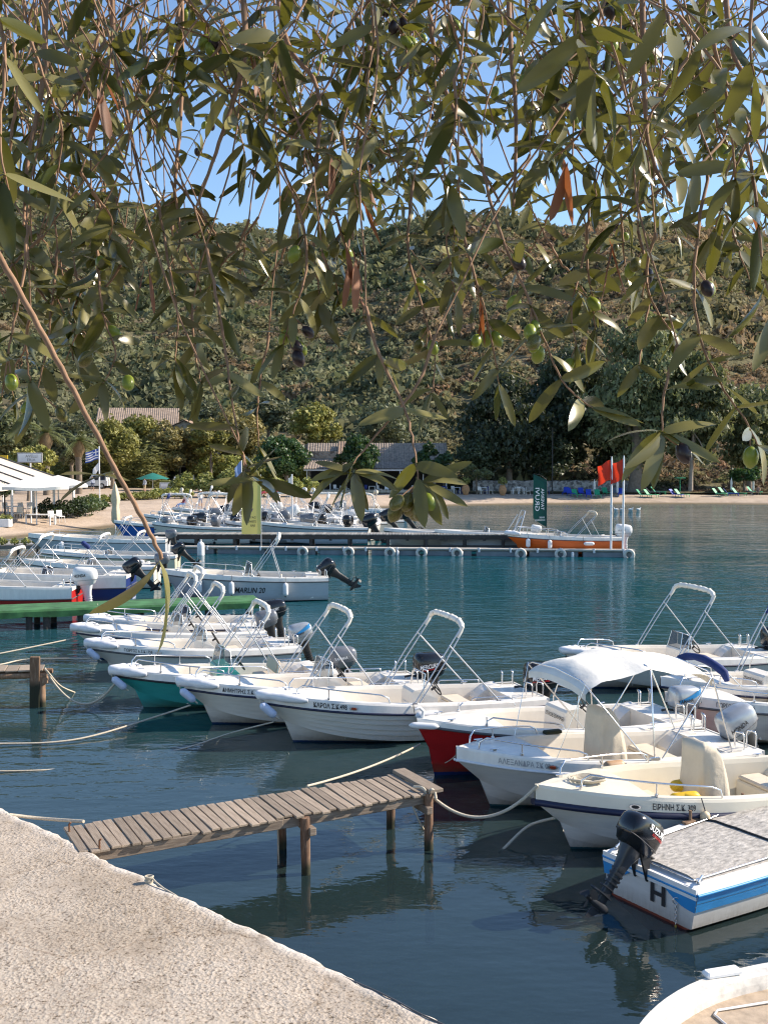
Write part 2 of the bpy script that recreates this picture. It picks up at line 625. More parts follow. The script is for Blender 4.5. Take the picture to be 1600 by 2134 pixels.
def seabed_material():
    m, nt, b = _nodes('seabed')
    t = tex_noise(nt, 0.7, 6, 0.65)
    r = ramp(nt, t.outputs['Fac'], [(0.3, (0.09, 0.105, 0.045)), (0.5, (0.26, 0.26, 0.14)), (0.68, (0.46, 0.44, 0.28))])
    nt.links.new(r.outputs[0], b.inputs['Base Color'])
    b.inputs['Roughness'].default_value = 1.0
    b.inputs['Specular IOR Level'].default_value = 0
    return m
nx, ny = 60, 70
xs = np.linspace(-150, 150, nx); ys = np.linspace(-25, 130, ny)
X, Y = np.meshgrid(xs, ys)
dep = np.clip((Y + X * 0.9 - 9.0) / 34.0, 0, 1)
Z = -0.7 - 3.4 * dep - 0.12 * np.sin(X * 0.7) * np.sin(Y * 0.9)
vs = np.stack([X.ravel(), Y.ravel(), Z.ravel()], 1)
idx = np.arange(nx * ny).reshape(ny, nx)
fs = np.stack([idx[:-1, :-1].ravel(), idx[:-1, 1:].ravel(), idx[1:, 1:].ravel(), idx[1:, :-1].ravel()], 1)
tag(link('seabed', arr_mesh('seabed', vs, fs, seabed_material(), smooth=True)), kind='structure')

# ------------------------------------------------------------------ quay
QZ = 0.75
QA = P(930, 2134, QZ); QB = P(0, 1682, QZ)
qdir = (QB - QA).normalized()
qin = Vector((-qdir.y, qdir.x, 0))       # pointing inland
if qin.x > 0: qin = -qin

def quay_material():
    m, nt, b = _nodes('rough_concrete')
    tc = N(nt, 'ShaderNodeTexCoord')
    big = tex_noise(nt, 0.8, 4, 0.6)
    base = ramp(nt, big.outputs['Fac'], [(0.28, (0.37, 0.31, 0.25)), (0.45, (0.45, 0.385, 0.315)), (0.7, (0.53, 0.46, 0.385))])
    vo = N(nt, 'ShaderNodeTexVoronoi')
    vo.inputs['Scale'].default_value = 30
    vo.inputs['Randomness'].default_value = 1
    nz = tex_noise(nt, 30, 5, 0.68)
    mpv = N(nt, 'ShaderNodeMixRGB')
    mpv.inputs['Fac'].default_value = 0.035
    nt.links.new(tc.outputs['Object'], mpv.inputs['Color1'])
    nt.links.new(nz.outputs['Color'], mpv.inputs['Color2'])
    nt.links.new(mpv.outputs[0], vo.inputs['Vector'])
    pits = ramp(nt, nz.outputs['Fac'], [(0.35, (0.24, 0.21, 0.18)), (0.44, (0.86, 0.84, 0.82)), (0.60, (1, 1, 1))])
    mm = N(nt, 'ShaderNodeMixRGB', blend_type='MULTIPLY')
    mm.inputs['Fac'].default_value = 1.0
    nt.links.new(base.outputs[0], mm.inputs['Color1'])
    nt.links.new(pits.outputs[0], mm.inputs['Color2'])
    # lichen and dirt specks
    n3 = tex_noise(nt, 5, 6, 0.75)
    dirt = ramp(nt, n3.outputs['Fac'], [(0.56, (0, 0, 0)), (0.70, (0.6, 0.6, 0.6))])
    m2 = N(nt, 'ShaderNodeMixRGB')
    m2.inputs['Color2'].default_value = (0.25, 0.20, 0.14, 1)
    nt.links.new(dirt.outputs[0], m2.inputs['Fac'])
    nt.links.new(mm.outputs[0], m2.inputs['Color1'])
    # hairline cracks and old patches
    nd = tex_noise(nt, 1.3, 5, 0.7)
    mc = N(nt, 'ShaderNodeMixRGB'); mc.inputs['Fac'].default_value = 0.35
    nt.links.new(tc.outputs['Object'], mc.inputs['Color1']); nt.links.new(nd.outputs['Color'], mc.inputs['Color2'])
    cr = N(nt, 'ShaderNodeTexVoronoi'); cr.feature = 'DISTANCE_TO_EDGE'; cr.inputs['Scale'].default_value = 0.75
    nt.links.new(mc.outputs[0], cr.inputs['Vector'])
    crk = ramp(nt, cr.outputs['Distance'], [(0.0, (0.80, 0.77, 0.73)), (0.005, (0.86, 0.83, 0.80)), (0.010, (1, 1, 1))])
    n4 = tex_noise(nt, 0.45, 6, 0.6)
    pat = ramp(nt, n4.outputs['Fac'], [(0.40, (0.86, 0.84, 0.81)), (0.50, (1, 1, 1)), (0.60, (1.0, 0.99, 0.97))])
    mk = N(nt, 'ShaderNodeMixRGB', blend_type='MULTIPLY'); mk.inputs['Fac'].default_value = 1
    mk2 = N(nt, 'ShaderNodeMixRGB', blend_type='MULTIPLY'); mk2.inputs['Fac'].default_value = 1
    nt.links.new(m2.outputs[0], mk.inputs['Color1']); nt.links.new(crk.outputs[0], mk.inputs['Color2'])
    nt.links.new(mk.outputs[0], mk2.inputs['Color1']); nt.links.new(pat.outputs[0], mk2.inputs['Color2'])
    # whitewash along the water edge
    uv = N(nt, 'ShaderNodeAttribute'); uv.attribute_name = 'tint'
    m3 = N(nt, 'ShaderNodeMixRGB')
    m3.inputs['Color2'].default_value = (0.60, 0.545, 0.48, 1)
    wn_ = N(nt, 'ShaderNodeMath', operation='MULTIPLY')
    br = ramp(nt, n3.outputs['Fac'], [(0.38, (0.25, 0.25, 0.25)), (0.5, (1, 1, 1))])
    nt.links.new(uv.outputs['Fac'], wn_.inputs[0])
    nt.links.new(br.outputs[0], wn_.inputs[1])
    nt.links.new(wn_.outputs[0], m3.inputs['Fac'])
    nt.links.new(mk2.outputs[0], m3.inputs['Color1'])
    nt.links.new(m3.outputs[0], b.inputs['Base Color'])
    b.inputs['Roughness'].default_value = 0.95
    b.inputs['Specular IOR Level'].default_value = 0.15
    ad = N(nt, 'ShaderNodeMath', operation='MULTIPLY_ADD')
    ad.inputs[1].default_value = 0.8
    nt.links.new(vo.outputs['Distance'], ad.inputs[0])
    nt.links.new(nz.outputs['Fac'], ad.inputs[2])
    sm = ramp(nt, big.outputs['Fac'], [(0.36, (0.25, 0.25, 0.25)), (0.56, (1, 1, 1))])
    hm = N(nt, 'ShaderNodeMath', operation='MULTIPLY')
    nt.links.new(ad.outputs[0], hm.inputs[0])
    nt.links.new(sm.outputs[0], hm.inputs[1])
    bump(nt, hm.outputs[0], b, 1.0, 0.0105)
    return m

# top as a fine grid: s along the edge, w inland; the edge itself wanders and crumbles
ss = np.concatenate([np.linspace(-9, -1.2, 14)[:-1], np.linspace(-1.2, 9.5, 330), np.linspace(9.5, 24, 14)[1:]])
ww = np.concatenate([[-0.02, -0.012, 0.0], np.linspace(0.025, 0.6, 24), np.linspace(0.66, 3.2, 50), np.linspace(3.6, 14, 10)])
V = []; WH = []
for w_i, w in enumerate(ww):
    for s in ss:
        wob = 0.05 * mnoise.noise((s * 0.9, 3.1, 0)) + 0.03 * mnoise.noise((s * 3.1, 7.7, 0)) + 0.025 * mnoise.noise((s * 9, 1.3, 0))
        fall = max(0.0, 1 - w / 0.5)
        p = QA + qdir * s + qin * (w + wob * fall)
        z = QZ
        lip = max(0.0, 1 - abs(w - 0.09) / 0.1)
        z += lip * 0.012 * (0.4 + mnoise.noise((s * 4.2, w * 6, 2.0)))
        z += 0.012 * mnoise.noise((s * 1.4, w * 1.4, 0)) + 0.008 * mnoise.noise((s * 6, w * 6, 5))
        if w_i == 2: z -= 0.012
        if w_i == 1: z -= 0.10
        if w_i == 0: z = -1.6
        V.append((p.x, p.y, z))
        WH.append(max(0.0, min(1.0, 1.25 - (w + 0.06 * mnoise.noise((s * 2.5, 9, 0))) / 0.11)))
nS, nW = len(ss), len(ww)
idx = np.arange(nS * nW).reshape(nW, nS)
fs = np.stack([idx[:-1, :-1].ravel(), idx[1:, :-1].ravel(), idx[1:, 1:].ravel(), idx[:-1, 1:].ravel()], 1)
WH = np.array(WH)
fw = WH[fs].mean(1)
me = arr_mesh('quay', np.array(V), fs, quay_material(), attr=np.repeat(fw[:, None], 3, 1), smooth=True)
tag(link('quay', me), kind='structure')

# ------------------------------------------------------------------ beach and hill
SHORE = [(-140, 20), (-70, 44), (-34, 57), (-26, 64), (-21.5, 75), (-17.8, 87), (-12.8, 97), (-7, 105), (2, 112), (14, 117.5),
         (28, 119.5), (44, 117), (62, 108), (85, 90), (130, 50)]
def smooth_line(pts, n):
    pts = [Vector((*p, 0)) for p in pts]
    out = []
    for i in range(len(pts) - 1):
        p0 = pts[max(i - 1, 0)]; p1 = pts[i]; p2 = pts[i + 1]; p3 = pts[min(i + 2, len(pts) - 1)]
        for k in range(n):
            t = k / n
            out.append(0.5 * ((2 * p1) + (p2 - p0) * t + (2 * p0 - 5 * p1 + 4 * p2 - p3) * t * t + (3 * p1 - p0 - 3 * p2 + p3) * t ** 3))
    out.append(pts[-1])
    return out
shl = smooth_line(SHORE, 10)
prof = [(-9, -1.6), (-4, -0.65), (-1.5, -0.22), (-0.4, -0.05), (0.5, 0.06), (1.5, 0.22), (3, 0.5), (5, 0.75), (9, 0.95), (16, 1.1), (28, 1.3), (45, 1.8)]
V = []
for i, p in enumerate(shl):
    a = shl[max(i - 1, 0)]; b = shl[min(i + 1, len(shl) - 1)]
    t = (b - a).normalized(); n = Vector((-t.y, t.x, 0))
    for w, z in prof:
        q = p + n * w
        jit = 0.06 * mnoise.noise((q.x * 0.5, q.y * 0.5, 0)) if -3 < w < 12 else 0
        V.append((q.x, q.y, z + jit))
nP = len(prof)
idx = np.arange(len(V)).reshape(len(shl), nP)
fs = np.stack([idx[:-1, :-1].ravel(), idx[1:, :-1].ravel(), idx[1:, 1:].ravel(), idx[:-1, 1:].ravel()], 1)
def sand_material():
    m, nt, b = _nodes('beach_sand')
    t = tex_noise(nt, 0.35, 8, 0.65)
    r = ramp(nt, t.outputs['Fac'], [(0.3, (0.33, 0.25, 0.18)), (0.6, (0.47, 0.37, 0.28)), (0.75, (0.40, 0.31, 0.22))])
    tc = N(nt, 'ShaderNodeTexCoord'); sp = N(nt, 'ShaderNodeSeparateXYZ')
    nt.links.new(tc.outputs['Object'], sp.inputs[0])
    mr = N(nt, 'ShaderNodeMapRange')
    mr.inputs['From Min'].default_value = 0.08; mr.inputs['From Max'].default_value = 0.22
    nt.links.new(sp.outputs['Z'], mr.inputs['Value'])
    mx = N(nt, 'ShaderNodeMixRGB')
    mx.inputs['Color1'].default_value = (0.13, 0.10, 0.055, 1)
    nt.links.new(mr.outputs[0], mx.inputs['Fac'])
    nt.links.new(r.outputs[0], mx.inputs['Color2'])
    nt.links.new(mx.outputs[0], b.inputs['Base Color'])
    b.inputs['Roughness'].default_value = 0.95
    bump(nt, t.outputs['Fac'], b, 0.8, 0.3)
    return m
tag(link('beach', arr_mesh('beach', np.array(V), fs, sand_material(), smooth=True)), kind='structure')

RIDGE = [(-900, 402), (-300, 422), (0, 434), (110, 446), (230, 454), (330, 477), (480, 508), (600, 525), (700, 527), (790, 512), (860, 492), (950, 480), (1050, 486),
         (1150, 504), (1230, 492), (1320, 480), (1400, 490), (1500, 506), (1600, 514), (1800, 532), (2300, 582)]
def ridge_v(u):
    for (u0, v0), (u1, v1) in zip(RIDGE[:-1], RIDGE[1:]):
        if u0 <= u <= u1:
            k = (u - u0) / (u1 - u0); k = k * k * (3 - 2 * k)
            return v0 + (v1 - v0) * k
    return RIDGE[0][1] if u < 0 else RIDGE[-1][1]
D0 = 138.0
def ridge_d(u):
    return 500 + 90 * math.sin(u * 0.0031 + 1.0) + (90 if u < 520 else 0) * min(1, max(0, (520 - u) / 250))
def hill_z(u, d):
    dr = ridge_d(u)
    zr = CAM_H + (955 - ridge_v(u)) / FOC * dr
    q = (d - D0) / (dr - D0)
    if q <= 0:
        return 1.2 + q * 3
    if q < 1:
        g = 0.42 * q + 0.58 * (q * q * (3 - 2 * q))
        z = 1.4 + (zr - 1.4) * g
        x = (u - 800) / FOC * d
        bumpy = 9 * mnoise.noise((x * 0.013, d * 0.013, 0.3)) + 3.5 * mnoise.noise((x * 0.04, d * 0.04, 4.3))
        z += bumpy * math.sin(math.pi * min(q, 1)) ** 0.8
        return z
    return zr - (d - dr) * 0.22
us = np.linspace(-900, 2400, 150)
qs = np.concatenate([np.linspace(-0.04, 1.0, 70), np.linspace(1.03, 1.6, 8)])
V = []
for q in qs:
    for u in us:
        d = D0 + q * (ridge_d(u) - D0)
        V.append(((u - 800) / FOC * d, d, hill_z(u, d)))
nu, nq = len(us), len(qs)
idx = np.arange(nu * nq).reshape(nq, nu)
fs = np.stack([idx[:-1, :-1].ravel(), idx[:-1, 1:].ravel(), idx[1:, 1:].ravel(), idx[1:, :-1].ravel()], 1)
def hill_material():
    m, nt, b = _nodes('dry_hillside')
    t = tex_noise(nt, 0.05, 8, 0.7)
    r = ramp(nt, t.outputs['Fac'], [(0.32, (0.12, 0.115, 0.062)), (0.5, (0.165, 0.145, 0.086)), (0.66, (0.21, 0.17, 0.11))])
    nt.links.new(r.outputs[0], b.inputs['Base Color'])
    b.inputs['Roughness'].default_value = 1.0
    b.inputs['Specular IOR Level'].default_value = 0.05
    t2 = tex_noise(nt, 0.6, 5, 0.7)
    bump(nt, t2.outputs['Fac'], b, 1.0, 1.0)
    return m
tag(link('hill', arr_mesh('hill', np.array(V), fs, hill_material(), smooth=True)), kind='structure')

# shrubs over the whole slope: thousands of bushes that read as one scrub cover
def leaf_cloud(n, size, rng, flat=0.75, fill=0.35):
    """Small triangles spread over and through a lumpy dome of radius 1."""
    d = rng.normal(size=(n, 3)); d /= np.linalg.norm(d, axis=1)[:, None]
    d[:, 2] = np.abs(d[:, 2]) * 1.0 - 0.15
    lump = 1 + 0.22 * np.sin(d[:, 0] * 5 + rng.uniform(0, 6)) * np.cos(d[:, 1] * 4.3 + rng.uniform(0, 6)) + 0.12 * np.sin(d[:, 2] * 9)
    rr = (1 - fill * rng.random(n) ** 2) * lump
    c = d * rr[:, None]; c[:, 2] *= flat
    a = rng.normal(size=(n, 3)); a += d * 0.0
    nrm = d + 0.8 * rng.normal(size=(n, 3)); nrm /= np.linalg.norm(nrm, axis=1)[:, None]
    t1 = np.cross(nrm, a); t1 /= np.linalg.norm(t1, axis=1)[:, None]
    t2 = np.cross(nrm, t1)
    s = size * (0.6 + 0.8 * rng.random(n))[:, None]
    v = np.stack([c + t1 * s, c - t1 * s * 0.5 + t2 * s * 0.8, c - t1 * s * 0.5 - t2 * s * 0.8], 1)
    return v.reshape(-1, 3)
protos = [leaf_cloud(190, 0.165, RNG, fill=0.5) for _ in range(12)]
SCRUB = leaf_mat('scrub_foliage', (0.05, 0.06, 0.02), (0.05, 0.06, 0.02), (0.05, 0.06, 0.02), 0.85, attr='tint', transw=0.38)
PAL_G = [(0.052, 0.066, 0.024), (0.078, 0.085, 0.038), (0.095, 0.100, 0.052), (0.040, 0.052, 0.024), (0.11, 0.11, 0.062), (0.085, 0.080, 0.036)]
PAL_B = [(0.13, 0.095, 0.052), (0.13, 0.09, 0.062), (0.12, 0.085, 0.05), (0.15, 0.115, 0.07), (0.11, 0.092, 0.045), (0.14, 0.085, 0.05)]
vv = []; tt = []
nb = 0
tries = 0
while nb < 9600 and tries < 40000:
    tries += 1
    u = random.uniform(-250, 1850)
    q = random.random() ** 0.9 * 1.02
    d = D0 + 2 + q * (ridge_d(u) - D0)
    x = (u - 800) / FOC * d
    z = hill_z(u, d)
    dry = mnoise.noise((x * 0.011, d * 0.009, 1.0)) + 0.55 * mnoise.noise((x * 0.045, d * 0.04, 8.0)) + (u - 900) / 3600 - 0.06
    r = (0.9 + 2.6 * random.random() ** 1.6) * (1 + 0.0022 * (d - 140))
    if dry < 0.0 and random.random() < 0.22: r *= 1.7
    if dry > 0.12 and random.random() < 0.55: r *= 0.6
    brown = random.random() < (0.78 if dry > 0.12 else (0.35 if dry > -0.12 else 0.08))
    c = np.array(random.choice(PAL_B if brown else PAL_G)) * random.uniform(1.8, 2.7) * (np.array([1.12, 1.0, 0.92]) if u > 900 else np.array([0.97, 1.03, 0.95]))
    c = 0.60 * c + 0.40 * np.array([0.178, 0.160, 0.098])
    c = c * 0.92
    if d > ridge_d(u): r *= 0.8
    if abs(u - 222) < 16 and d > ridge_d(u) - 40: continue
    pr = random.choice(protos)
    a = random.uniform(0, 6.28)
    R = np.array([[math.cos(a), -math.sin(a), 0], [math.sin(a), math.cos(a), 0], [0, 0, 1]])
    vv.append((pr @ R.T) * np.array([r, r, r * random.uniform(0.8, 1.25)]) + np.array([x, d, z - 0.15 * r]))
    tt.append(np.repeat(c[None], len(pr) // 3, 0))
    nb += 1
vv = np.concatenate(vv); tt = np.concatenate(tt)
me = arr_mesh('scrub', vv, np.arange(len(vv)).reshape(-1, 3), SCRUB, attr=tt)
tag(link('scrub', me), 'green and brown scrub covering the hillside above the bay', 'scrub', kind='stuff')

# ================================================================== BOAT KIT
def lerp(a, b, t): return a + (b - a) * t

class Boat:
    """Open motorboat in its own frame: stern at x=0, bow at x=L, waterline z=0, +y is the port side."""
    def __init__(s, label, L, B, zb, zs, bow=None, theta=20.0, hull=None, deck=WHITE, stripe=NAVY, name='motorboat', cat='motorboat',
                 p=2.3, rake=0.6, band=0.17, laps=0, group=None, stern_at=None, detail=2, rail_r=0.022, stern_w=0.86, pitch=0.0, gw=0.13, ta=0.13, tf=0.74, liner=None, boxy=0.0):
        s.L, s.B, s.zb, s.zs, s.p, s.rake, s.bandh, s.laps = L, B, zb, zs, p, rake, band, laps
        s.stern_w, s.gw, s.ta, s.tf, s.detail, s.boxy = stern_w, gw, ta, tf, detail, boxy
        a = math.pi + math.radians(theta)
        fwd = Vector((math.cos(a), math.sin(a), 0))
        if bow is not None:
            bp = P(bow[0], bow[1], zb + 0.02)
            loc = bp - fwd * L
        else:
            loc = Vector(stern_at)
        loc.z = 0
        s.a = a; s.loc = loc
        s.root = empty(name, loc, a, label, cat, group)
        s.hullm = hull or WHITE
        s.deckm = deck
        s.linerm = liner or (LINER if deck is WHITE else deck)
        s.ts = [0, .04, .1, .13, .2, .3, .4, .5, .58, .66, .72, .74, .78, .82, .86, .89, .92, .94, .96, .975, .99, 1.0] if detail > 1 else [0, .13, .3, .5, .66, .74, .82, .89, .94, .98, 1.0]
        s.ts = sorted(set(s.ts + [ta, tf]))
        s._hull(); s._deck()
        s._rub(stripe, rail_r)
    def W(s, x, y, z):
        """World position of a point of the boat."""
        return Matrix.Rotation(s.a, 4, 'Z') @ Vector((x, y, z)) + s.loc
    def hb(s, t):
        if t < 0.45:
            g = s.stern_w + (1 - s.stern_w) * math.sin(math.pi / 2 * t / 0.45)
        else:
            g = 1 - ((t - .45) / .55) ** s.p
        return max(s.B / 2 * g, 0.012)
    def zsh(s, t): return s.zs + (s.zb - s.zs) * t ** 1.8
    def zr(s, t): return s.zsh(t) - s.bandh * (0.85 + 0.3 * t)
    def zc(s, t): return 0.04 + 0.5 * s.zr(1) * max(0, (t - .45) / .55) ** 2
    def cw(s, t): return 0.9 - 0.28 * max(0, (t - .4) / .6) ** 1.5
    def zk(s, t): return -0.2 + 0.06 * t ** 4
    def side(s, t, f, off=0.0):
        """Point on the topside between chine (f=0) and rub rail (f=1), port side."""
        hb = s.hb(t)
        yc = hb * s.cw(t); zc = s.zc(t); zr = s.zr(t)
        bow = max(0, (t - .6) / .4)
        y = lerp(yc, hb, f ** (1 + 0.5 * bow)) + off
        z = lerp(zc, zr, f)
        x = t * s.L - s.rake * (1 - f) * 0.62 * t ** 6
        return Vector((x, y, z))
    def band_pt(s, t, f, off=0.0):
        hb = s.hb(t)
        return Vector((t * s.L, max(hb - 0.02 * f, 0.004) + off + 0.012, lerp(s.zr(t), s.zsh(t), f)))
    def _hull(s):
        mb = MB()
        rows = []
        ts = s.ts
        rows.append([Vector((t * s.L - s.rake * t ** 6, 0, s.zk(t))) for t in ts])
        rows.append([(lerp(Vector((t * s.L - s.rake * t ** 6, 0, s.zk(t))), s.side(t, 0), 0.6) + Vector((0, 0.01, -0.02 * (1 - t)))) for t in ts])
        rows.append([s.side(t, 0) for t in ts])
        strips = [(rows[0], rows[1]), (rows[1], rows[2])]
        n = s.laps if s.laps else 3
        for i in range(n):
            o = 0.024 if s.laps else 0.0
            lo = [s.side(t, i / n, o * min(1, (1 - t) * 8)) for t in ts]
            hi = [s.side(t, (i + 1) / n, 0.0) for t in ts]
            if s.laps and i > 0:
                strips.append(([s.side(t, i / n, 0) for t in ts], lo))
            strips.append((lo, hi))
        for lo, hi in strips:
            for sg in (1, -1):
                vs = [Vector((q.x, q.y * sg, q.z)) for q in lo] + [Vector((q.x, q.y * sg, q.z)) for q in hi]
                m = len(ts)
                fs = [(k, k + 1, m + k + 1, m + k) if sg < 0 else (k + 1, k, m + k, m + k + 1) for k in range(m - 1)]
                mb.add(vs, fs, 0, True)
        # transom
        pts = [rows[0][0], rows[1][0], rows[2][0]] + [s.side(0, f) for f in (0.5, 1.0)]
        poly = [Vector((q.x, q.y, q.z)) for q in pts] + [Vector((q.x, -q.y, q.z)) for q in reversed(pts[1:])]
        zt = s.zsh(0) - 0.05
        h0 = s.hb(0)
        mb.add(poly, [tuple(range(len(poly)))], 0)
        mb.add([Vector((0, h0, s.zr(0))), Vector((0, -h0, s.zr(0))), Vector((0, -h0 + .03, zt)), Vector((0, h0 - .03, zt))], [(0, 1, 2, 3)], 0)
        s.hull_o = mb.build('hull', s.hullm, s.root)
    def gin(s, t): return max(s.hb(t) - s.gw - 0.02, 0.0)
    def _deck(s):
        mb = MB()
        ts = s.ts
        m = len(ts)
        for sg in (1, -1):
            def strip(lo, hi, smooth=True):
                vs = [Vector((q.x, q.y * sg, q.z)) for q in lo] + [Vector((q.x, q.y * sg, q.z)) for q in hi]
                mb.add(vs, [(k, k + 1, m + k + 1, m + k) if sg < 0 else (k + 1, k, m + k, m + k + 1) for k in range(m - 1)], 0, smooth)
            r0 = [s.band_pt(t, 0) for t in ts]
            r1 = [s.band_pt(t, 0.85) for t in ts]
            r2 = [s.band_pt(t, 1.0, -0.014) + Vector((0, 0, 0.006)) for t in ts]
            r3 = [Vector((t * s.L, s.gin(t), s.zsh(t) + 0.012)) for t in ts]
            strip(r0, r1); strip(r1, r2); strip(r2, r3)
        # stern edge of the moulding
        h0 = s.hb(0)
        mb.box((-0.006, 0, s.zsh(0) - 0.055), (0.03, 2 * h0, 0.12), 0)
        s.deck_o = mb.build('deck', s.deckm, s.root)
        # foredeck
        mb = MB()
        tt = [t for t in ts if t >= s.tf - 1e-6]
        rows = []
        for t in tt:
            g = s.gin(t)
            rows.append([Vector((t * s.L, g * k, s.zsh(t) + 0.012 + 0.03 * (1 - k * k) * min(1, g * 4))) for k in (-1, -.6, -.2, .2, .6, 1)])
        for a, b in zip(rows[:-1], rows[1:]):
            mb.add(a + b, [(k, 6 + k, 6 + k + 1, k + 1) for k in range(5)], 0, True)
        mb.build('foredeck', s.deckm, s.root)
        # cockpit liner
        mb = MB()
        tc = [t for t in ts if s.ta - 1e-6 <= t <= s.tf + 1e-6]
        n = len(tc)
        fl = s.floor = 0.10
        for sg in (1, -1):
            g = [Vector((t * s.L, s.gin(t) * sg, s.zsh(t) + 0.012)) for t in tc]
            w1 = [Vector((t * s.L, (s.gin(t) - 0.015) * sg, s.zsh(t) - 0.05)) for t in tc]
            w2 = [Vector((t * s.L, (s.gin(t) - 0.05) * sg, fl + 0.06)) for t in tc]
            w3 = [Vector((t * s.L, (s.gin(t) - 0.10) * sg, fl)) for t in tc]
            for lo, hi in ((g, w1), (w1, w2), (w2, w3)):
                mb.add(lo + hi, [(k, k + 1, n + k + 1, n + k) if sg > 0 else (k + 1, k, n + k, n + k + 1) for k in range(n - 1)], 0, True)
        fl3 = [Vector((t * s.L, (s.gin(t) - 0.10), fl)) for t in tc]
        fr3 = [Vector((t * s.L, -(s.gin(t) - 0.10), fl)) for t in tc]
        mb.add(fl3 + fr3, [(k, k + 1, n + k + 1, n + k) for k in range(n - 1)], 0)
        for t in (tc[0], tc[-1]):
            g = s.gin(t); x = t * s.L
            mb.add([(x, g, s.zsh(t) + .012), (x, g - .05, fl), (x, -g + .05, fl), (x, -g, s.zsh(t) + .012)], [(0, 1, 2, 3)], 0)
        mb.build('cockpit_liner', s.linerm, s.root)
        # aft deck
        mb = MB()
        x1 = s.ta * s.L; g0, g1 = s.gin(0), s.gin(s.ta)
        z0 = s.zsh(0) - 0.01
        mb.add([(0, g0, z0), (x1, g1, s.zsh(s.ta) + .012), (x1, -g1, s.zsh(s.ta) + .012), (0, -g0, z0)], [(3, 2, 1, 0)], 0)
        mb.build('aft_deck', s.deckm, s.root)
    def _rub(s, m, r):
        if not m: return
        mb = MB()
        for sg in (1, -1):
            path = [Vector((t * s.L + (0.015 if t == 1 else 0), (s.hb(t) + 0.012) * sg, s.zr(t))) for t in s.ts]
            mb.tube(path, r, 0, 6)
        mb.tube([(-0.012, s.hb(0), s.zr(0)), (-0.012, -s.hb(0), s.zr(0))], r, 0, 6)
        mb.build('rub_rail', m, s.root)
    # ---- lettering on the topside band, reading from the bow aft on the port side
    def name_text(s, txt, x_from_bow, h, m=LETTER, f0=0.3, bold=0.012, width=None):
        pts, fs, w = text_geo(txt, bold)
        k = h if width is None else width / w
        mb = MB()
        vs = []
        for px, py in pts:
            t = (s.L - x_from_bow - px * k) / s.L
            dz = s.zsh(t) - s.zr(t)
            f = f0 + py * h / dz
            vs.append(s.band_pt(t, f, 0.006))
        mb.add(vs, [tuple(f) for f in fs], 0)
        return mb.build('lettering', m, s.hull_o if False else s.deck_o)
    def side_text(s, txt, x_from_bow, h, m=LETTER, f0=0.3, bold=0.012, shear=0.0, width=None):
        pts, fs, w = text_geo(txt, bold, shear)
        k = h if width is None else width / w
        vs = []
        for px, py in pts:
            t = (s.L - x_from_bow - px * k) / s.L
            dz = s.zr(t) - s.zc(t)
            vs.append(s.side(t, f0 + py * h / dz, 0.012))
        mb = MB(); mb.add(vs, fs, 0)
        return mb.build('lettering', m, s.hull_o)
    def nav_light(s, x_from_bow, lens=AMBER, m=STEEL, both=True):
        for sg in ((1, -1) if both else (1,)):
            t = (s.L - x_from_bow) / s.L
            c = s.band_pt(t, 0.45, 0.008); c.y *= sg
            d = (s.band_pt(t - 0.01, 0.45, 0.008) - s.band_pt(t + 0.01, 0.45, 0.008)); d.y *= sg; d.normalize()
            mb = MB()
            for k, (rw, rh, off, mi) in enumerate(((0.075, 0.033, 0.0, 0), (0.05, 0.022, 0.008, 1))):
                ring = [c + d * (rw * math.cos(2 * math.pi * i / 14)) + Vector((0, off * sg, rh * math.sin(2 * math.pi * i / 14))) for i in range(14)]
                ring2 = [q + Vector((0, 0.012 * sg, 0)) for q in ring]
                mb.loft([ring, ring2] if sg < 0 else [list(reversed(ring)), list(reversed(ring2))], mi)
            mb.build('bow_light', [m, lens], s.deck_o)
    def bow_rail(s, t0=0.62, t1=0.95, h=0.2, r=0.013, gap=0.0, posts=(0.8,), m=STEEL):
        for sg in (1, -1):
            mb = MB()
            def g(t, dz): return Vector((t * s.L, max(s.hb(t) - 0.07, 0.05) * sg, s.zsh(t) + 0.015 + dz))
            path = [g(t1, 0), g(t1 - 0.003, h * 0.6), g(t1 - 0.02, h)]
            for k in range(1, 7):
                path.append(g(lerp(t1 - 0.02, t0 + 0.03, k / 7), h * (1 - 0.25 * k / 7)))
            path += [g(t0 + 0.03, h * 0.72), g(t0 + 0.006, h * 0.5), g(t0, 0)]
            mb.tube(path, r, 0, 6)
            for pt in posts:
                k = (t1 - 0.02 - pt) / (t1 - t0 - 0.05)
                mb.tube([g(pt, 0), g(pt, h * (1 - 0.25 * k))], r * 0.9, 0, 6)
                mb.tube([g(pt, 0.0), g(pt, 0.03)], r * 2.2, 0, 8)
            mb.build('bow_rail', m, s.root)
    def bow_cushion(s, t0=0.88, r=0.10, m=FENDW):
        mb = MB()
        path = []
        tss = [lerp(t0, 0.985, k / 6) for k in range(7)]
        for t in tss: path.append(Vector((t * s.L, s.hb(t) + 0.05, s.zsh(t) - 0.03)))
        path.append(Vector((s.L + 0.10, 0.06, s.zsh(1) - 0.03))); path.append(Vector((s.L + 0.10, -0.06, s.zsh(1) - 0.03)))
        for t in reversed(tss): path.append(Vector((t * s.L, -s.hb(t) - 0.05, s.zsh(t) - 0.03)))
        n = len(path)
        mb.tube(path, [r * (0.35 if k in (0, n - 1) else (0.8 if k in (1, n - 2) else 1.0 + 0.12 * math.sin(k * 2.1))) for k in range(n)], 0, 10)
        mb.build('bow_cushion', m, s.root)
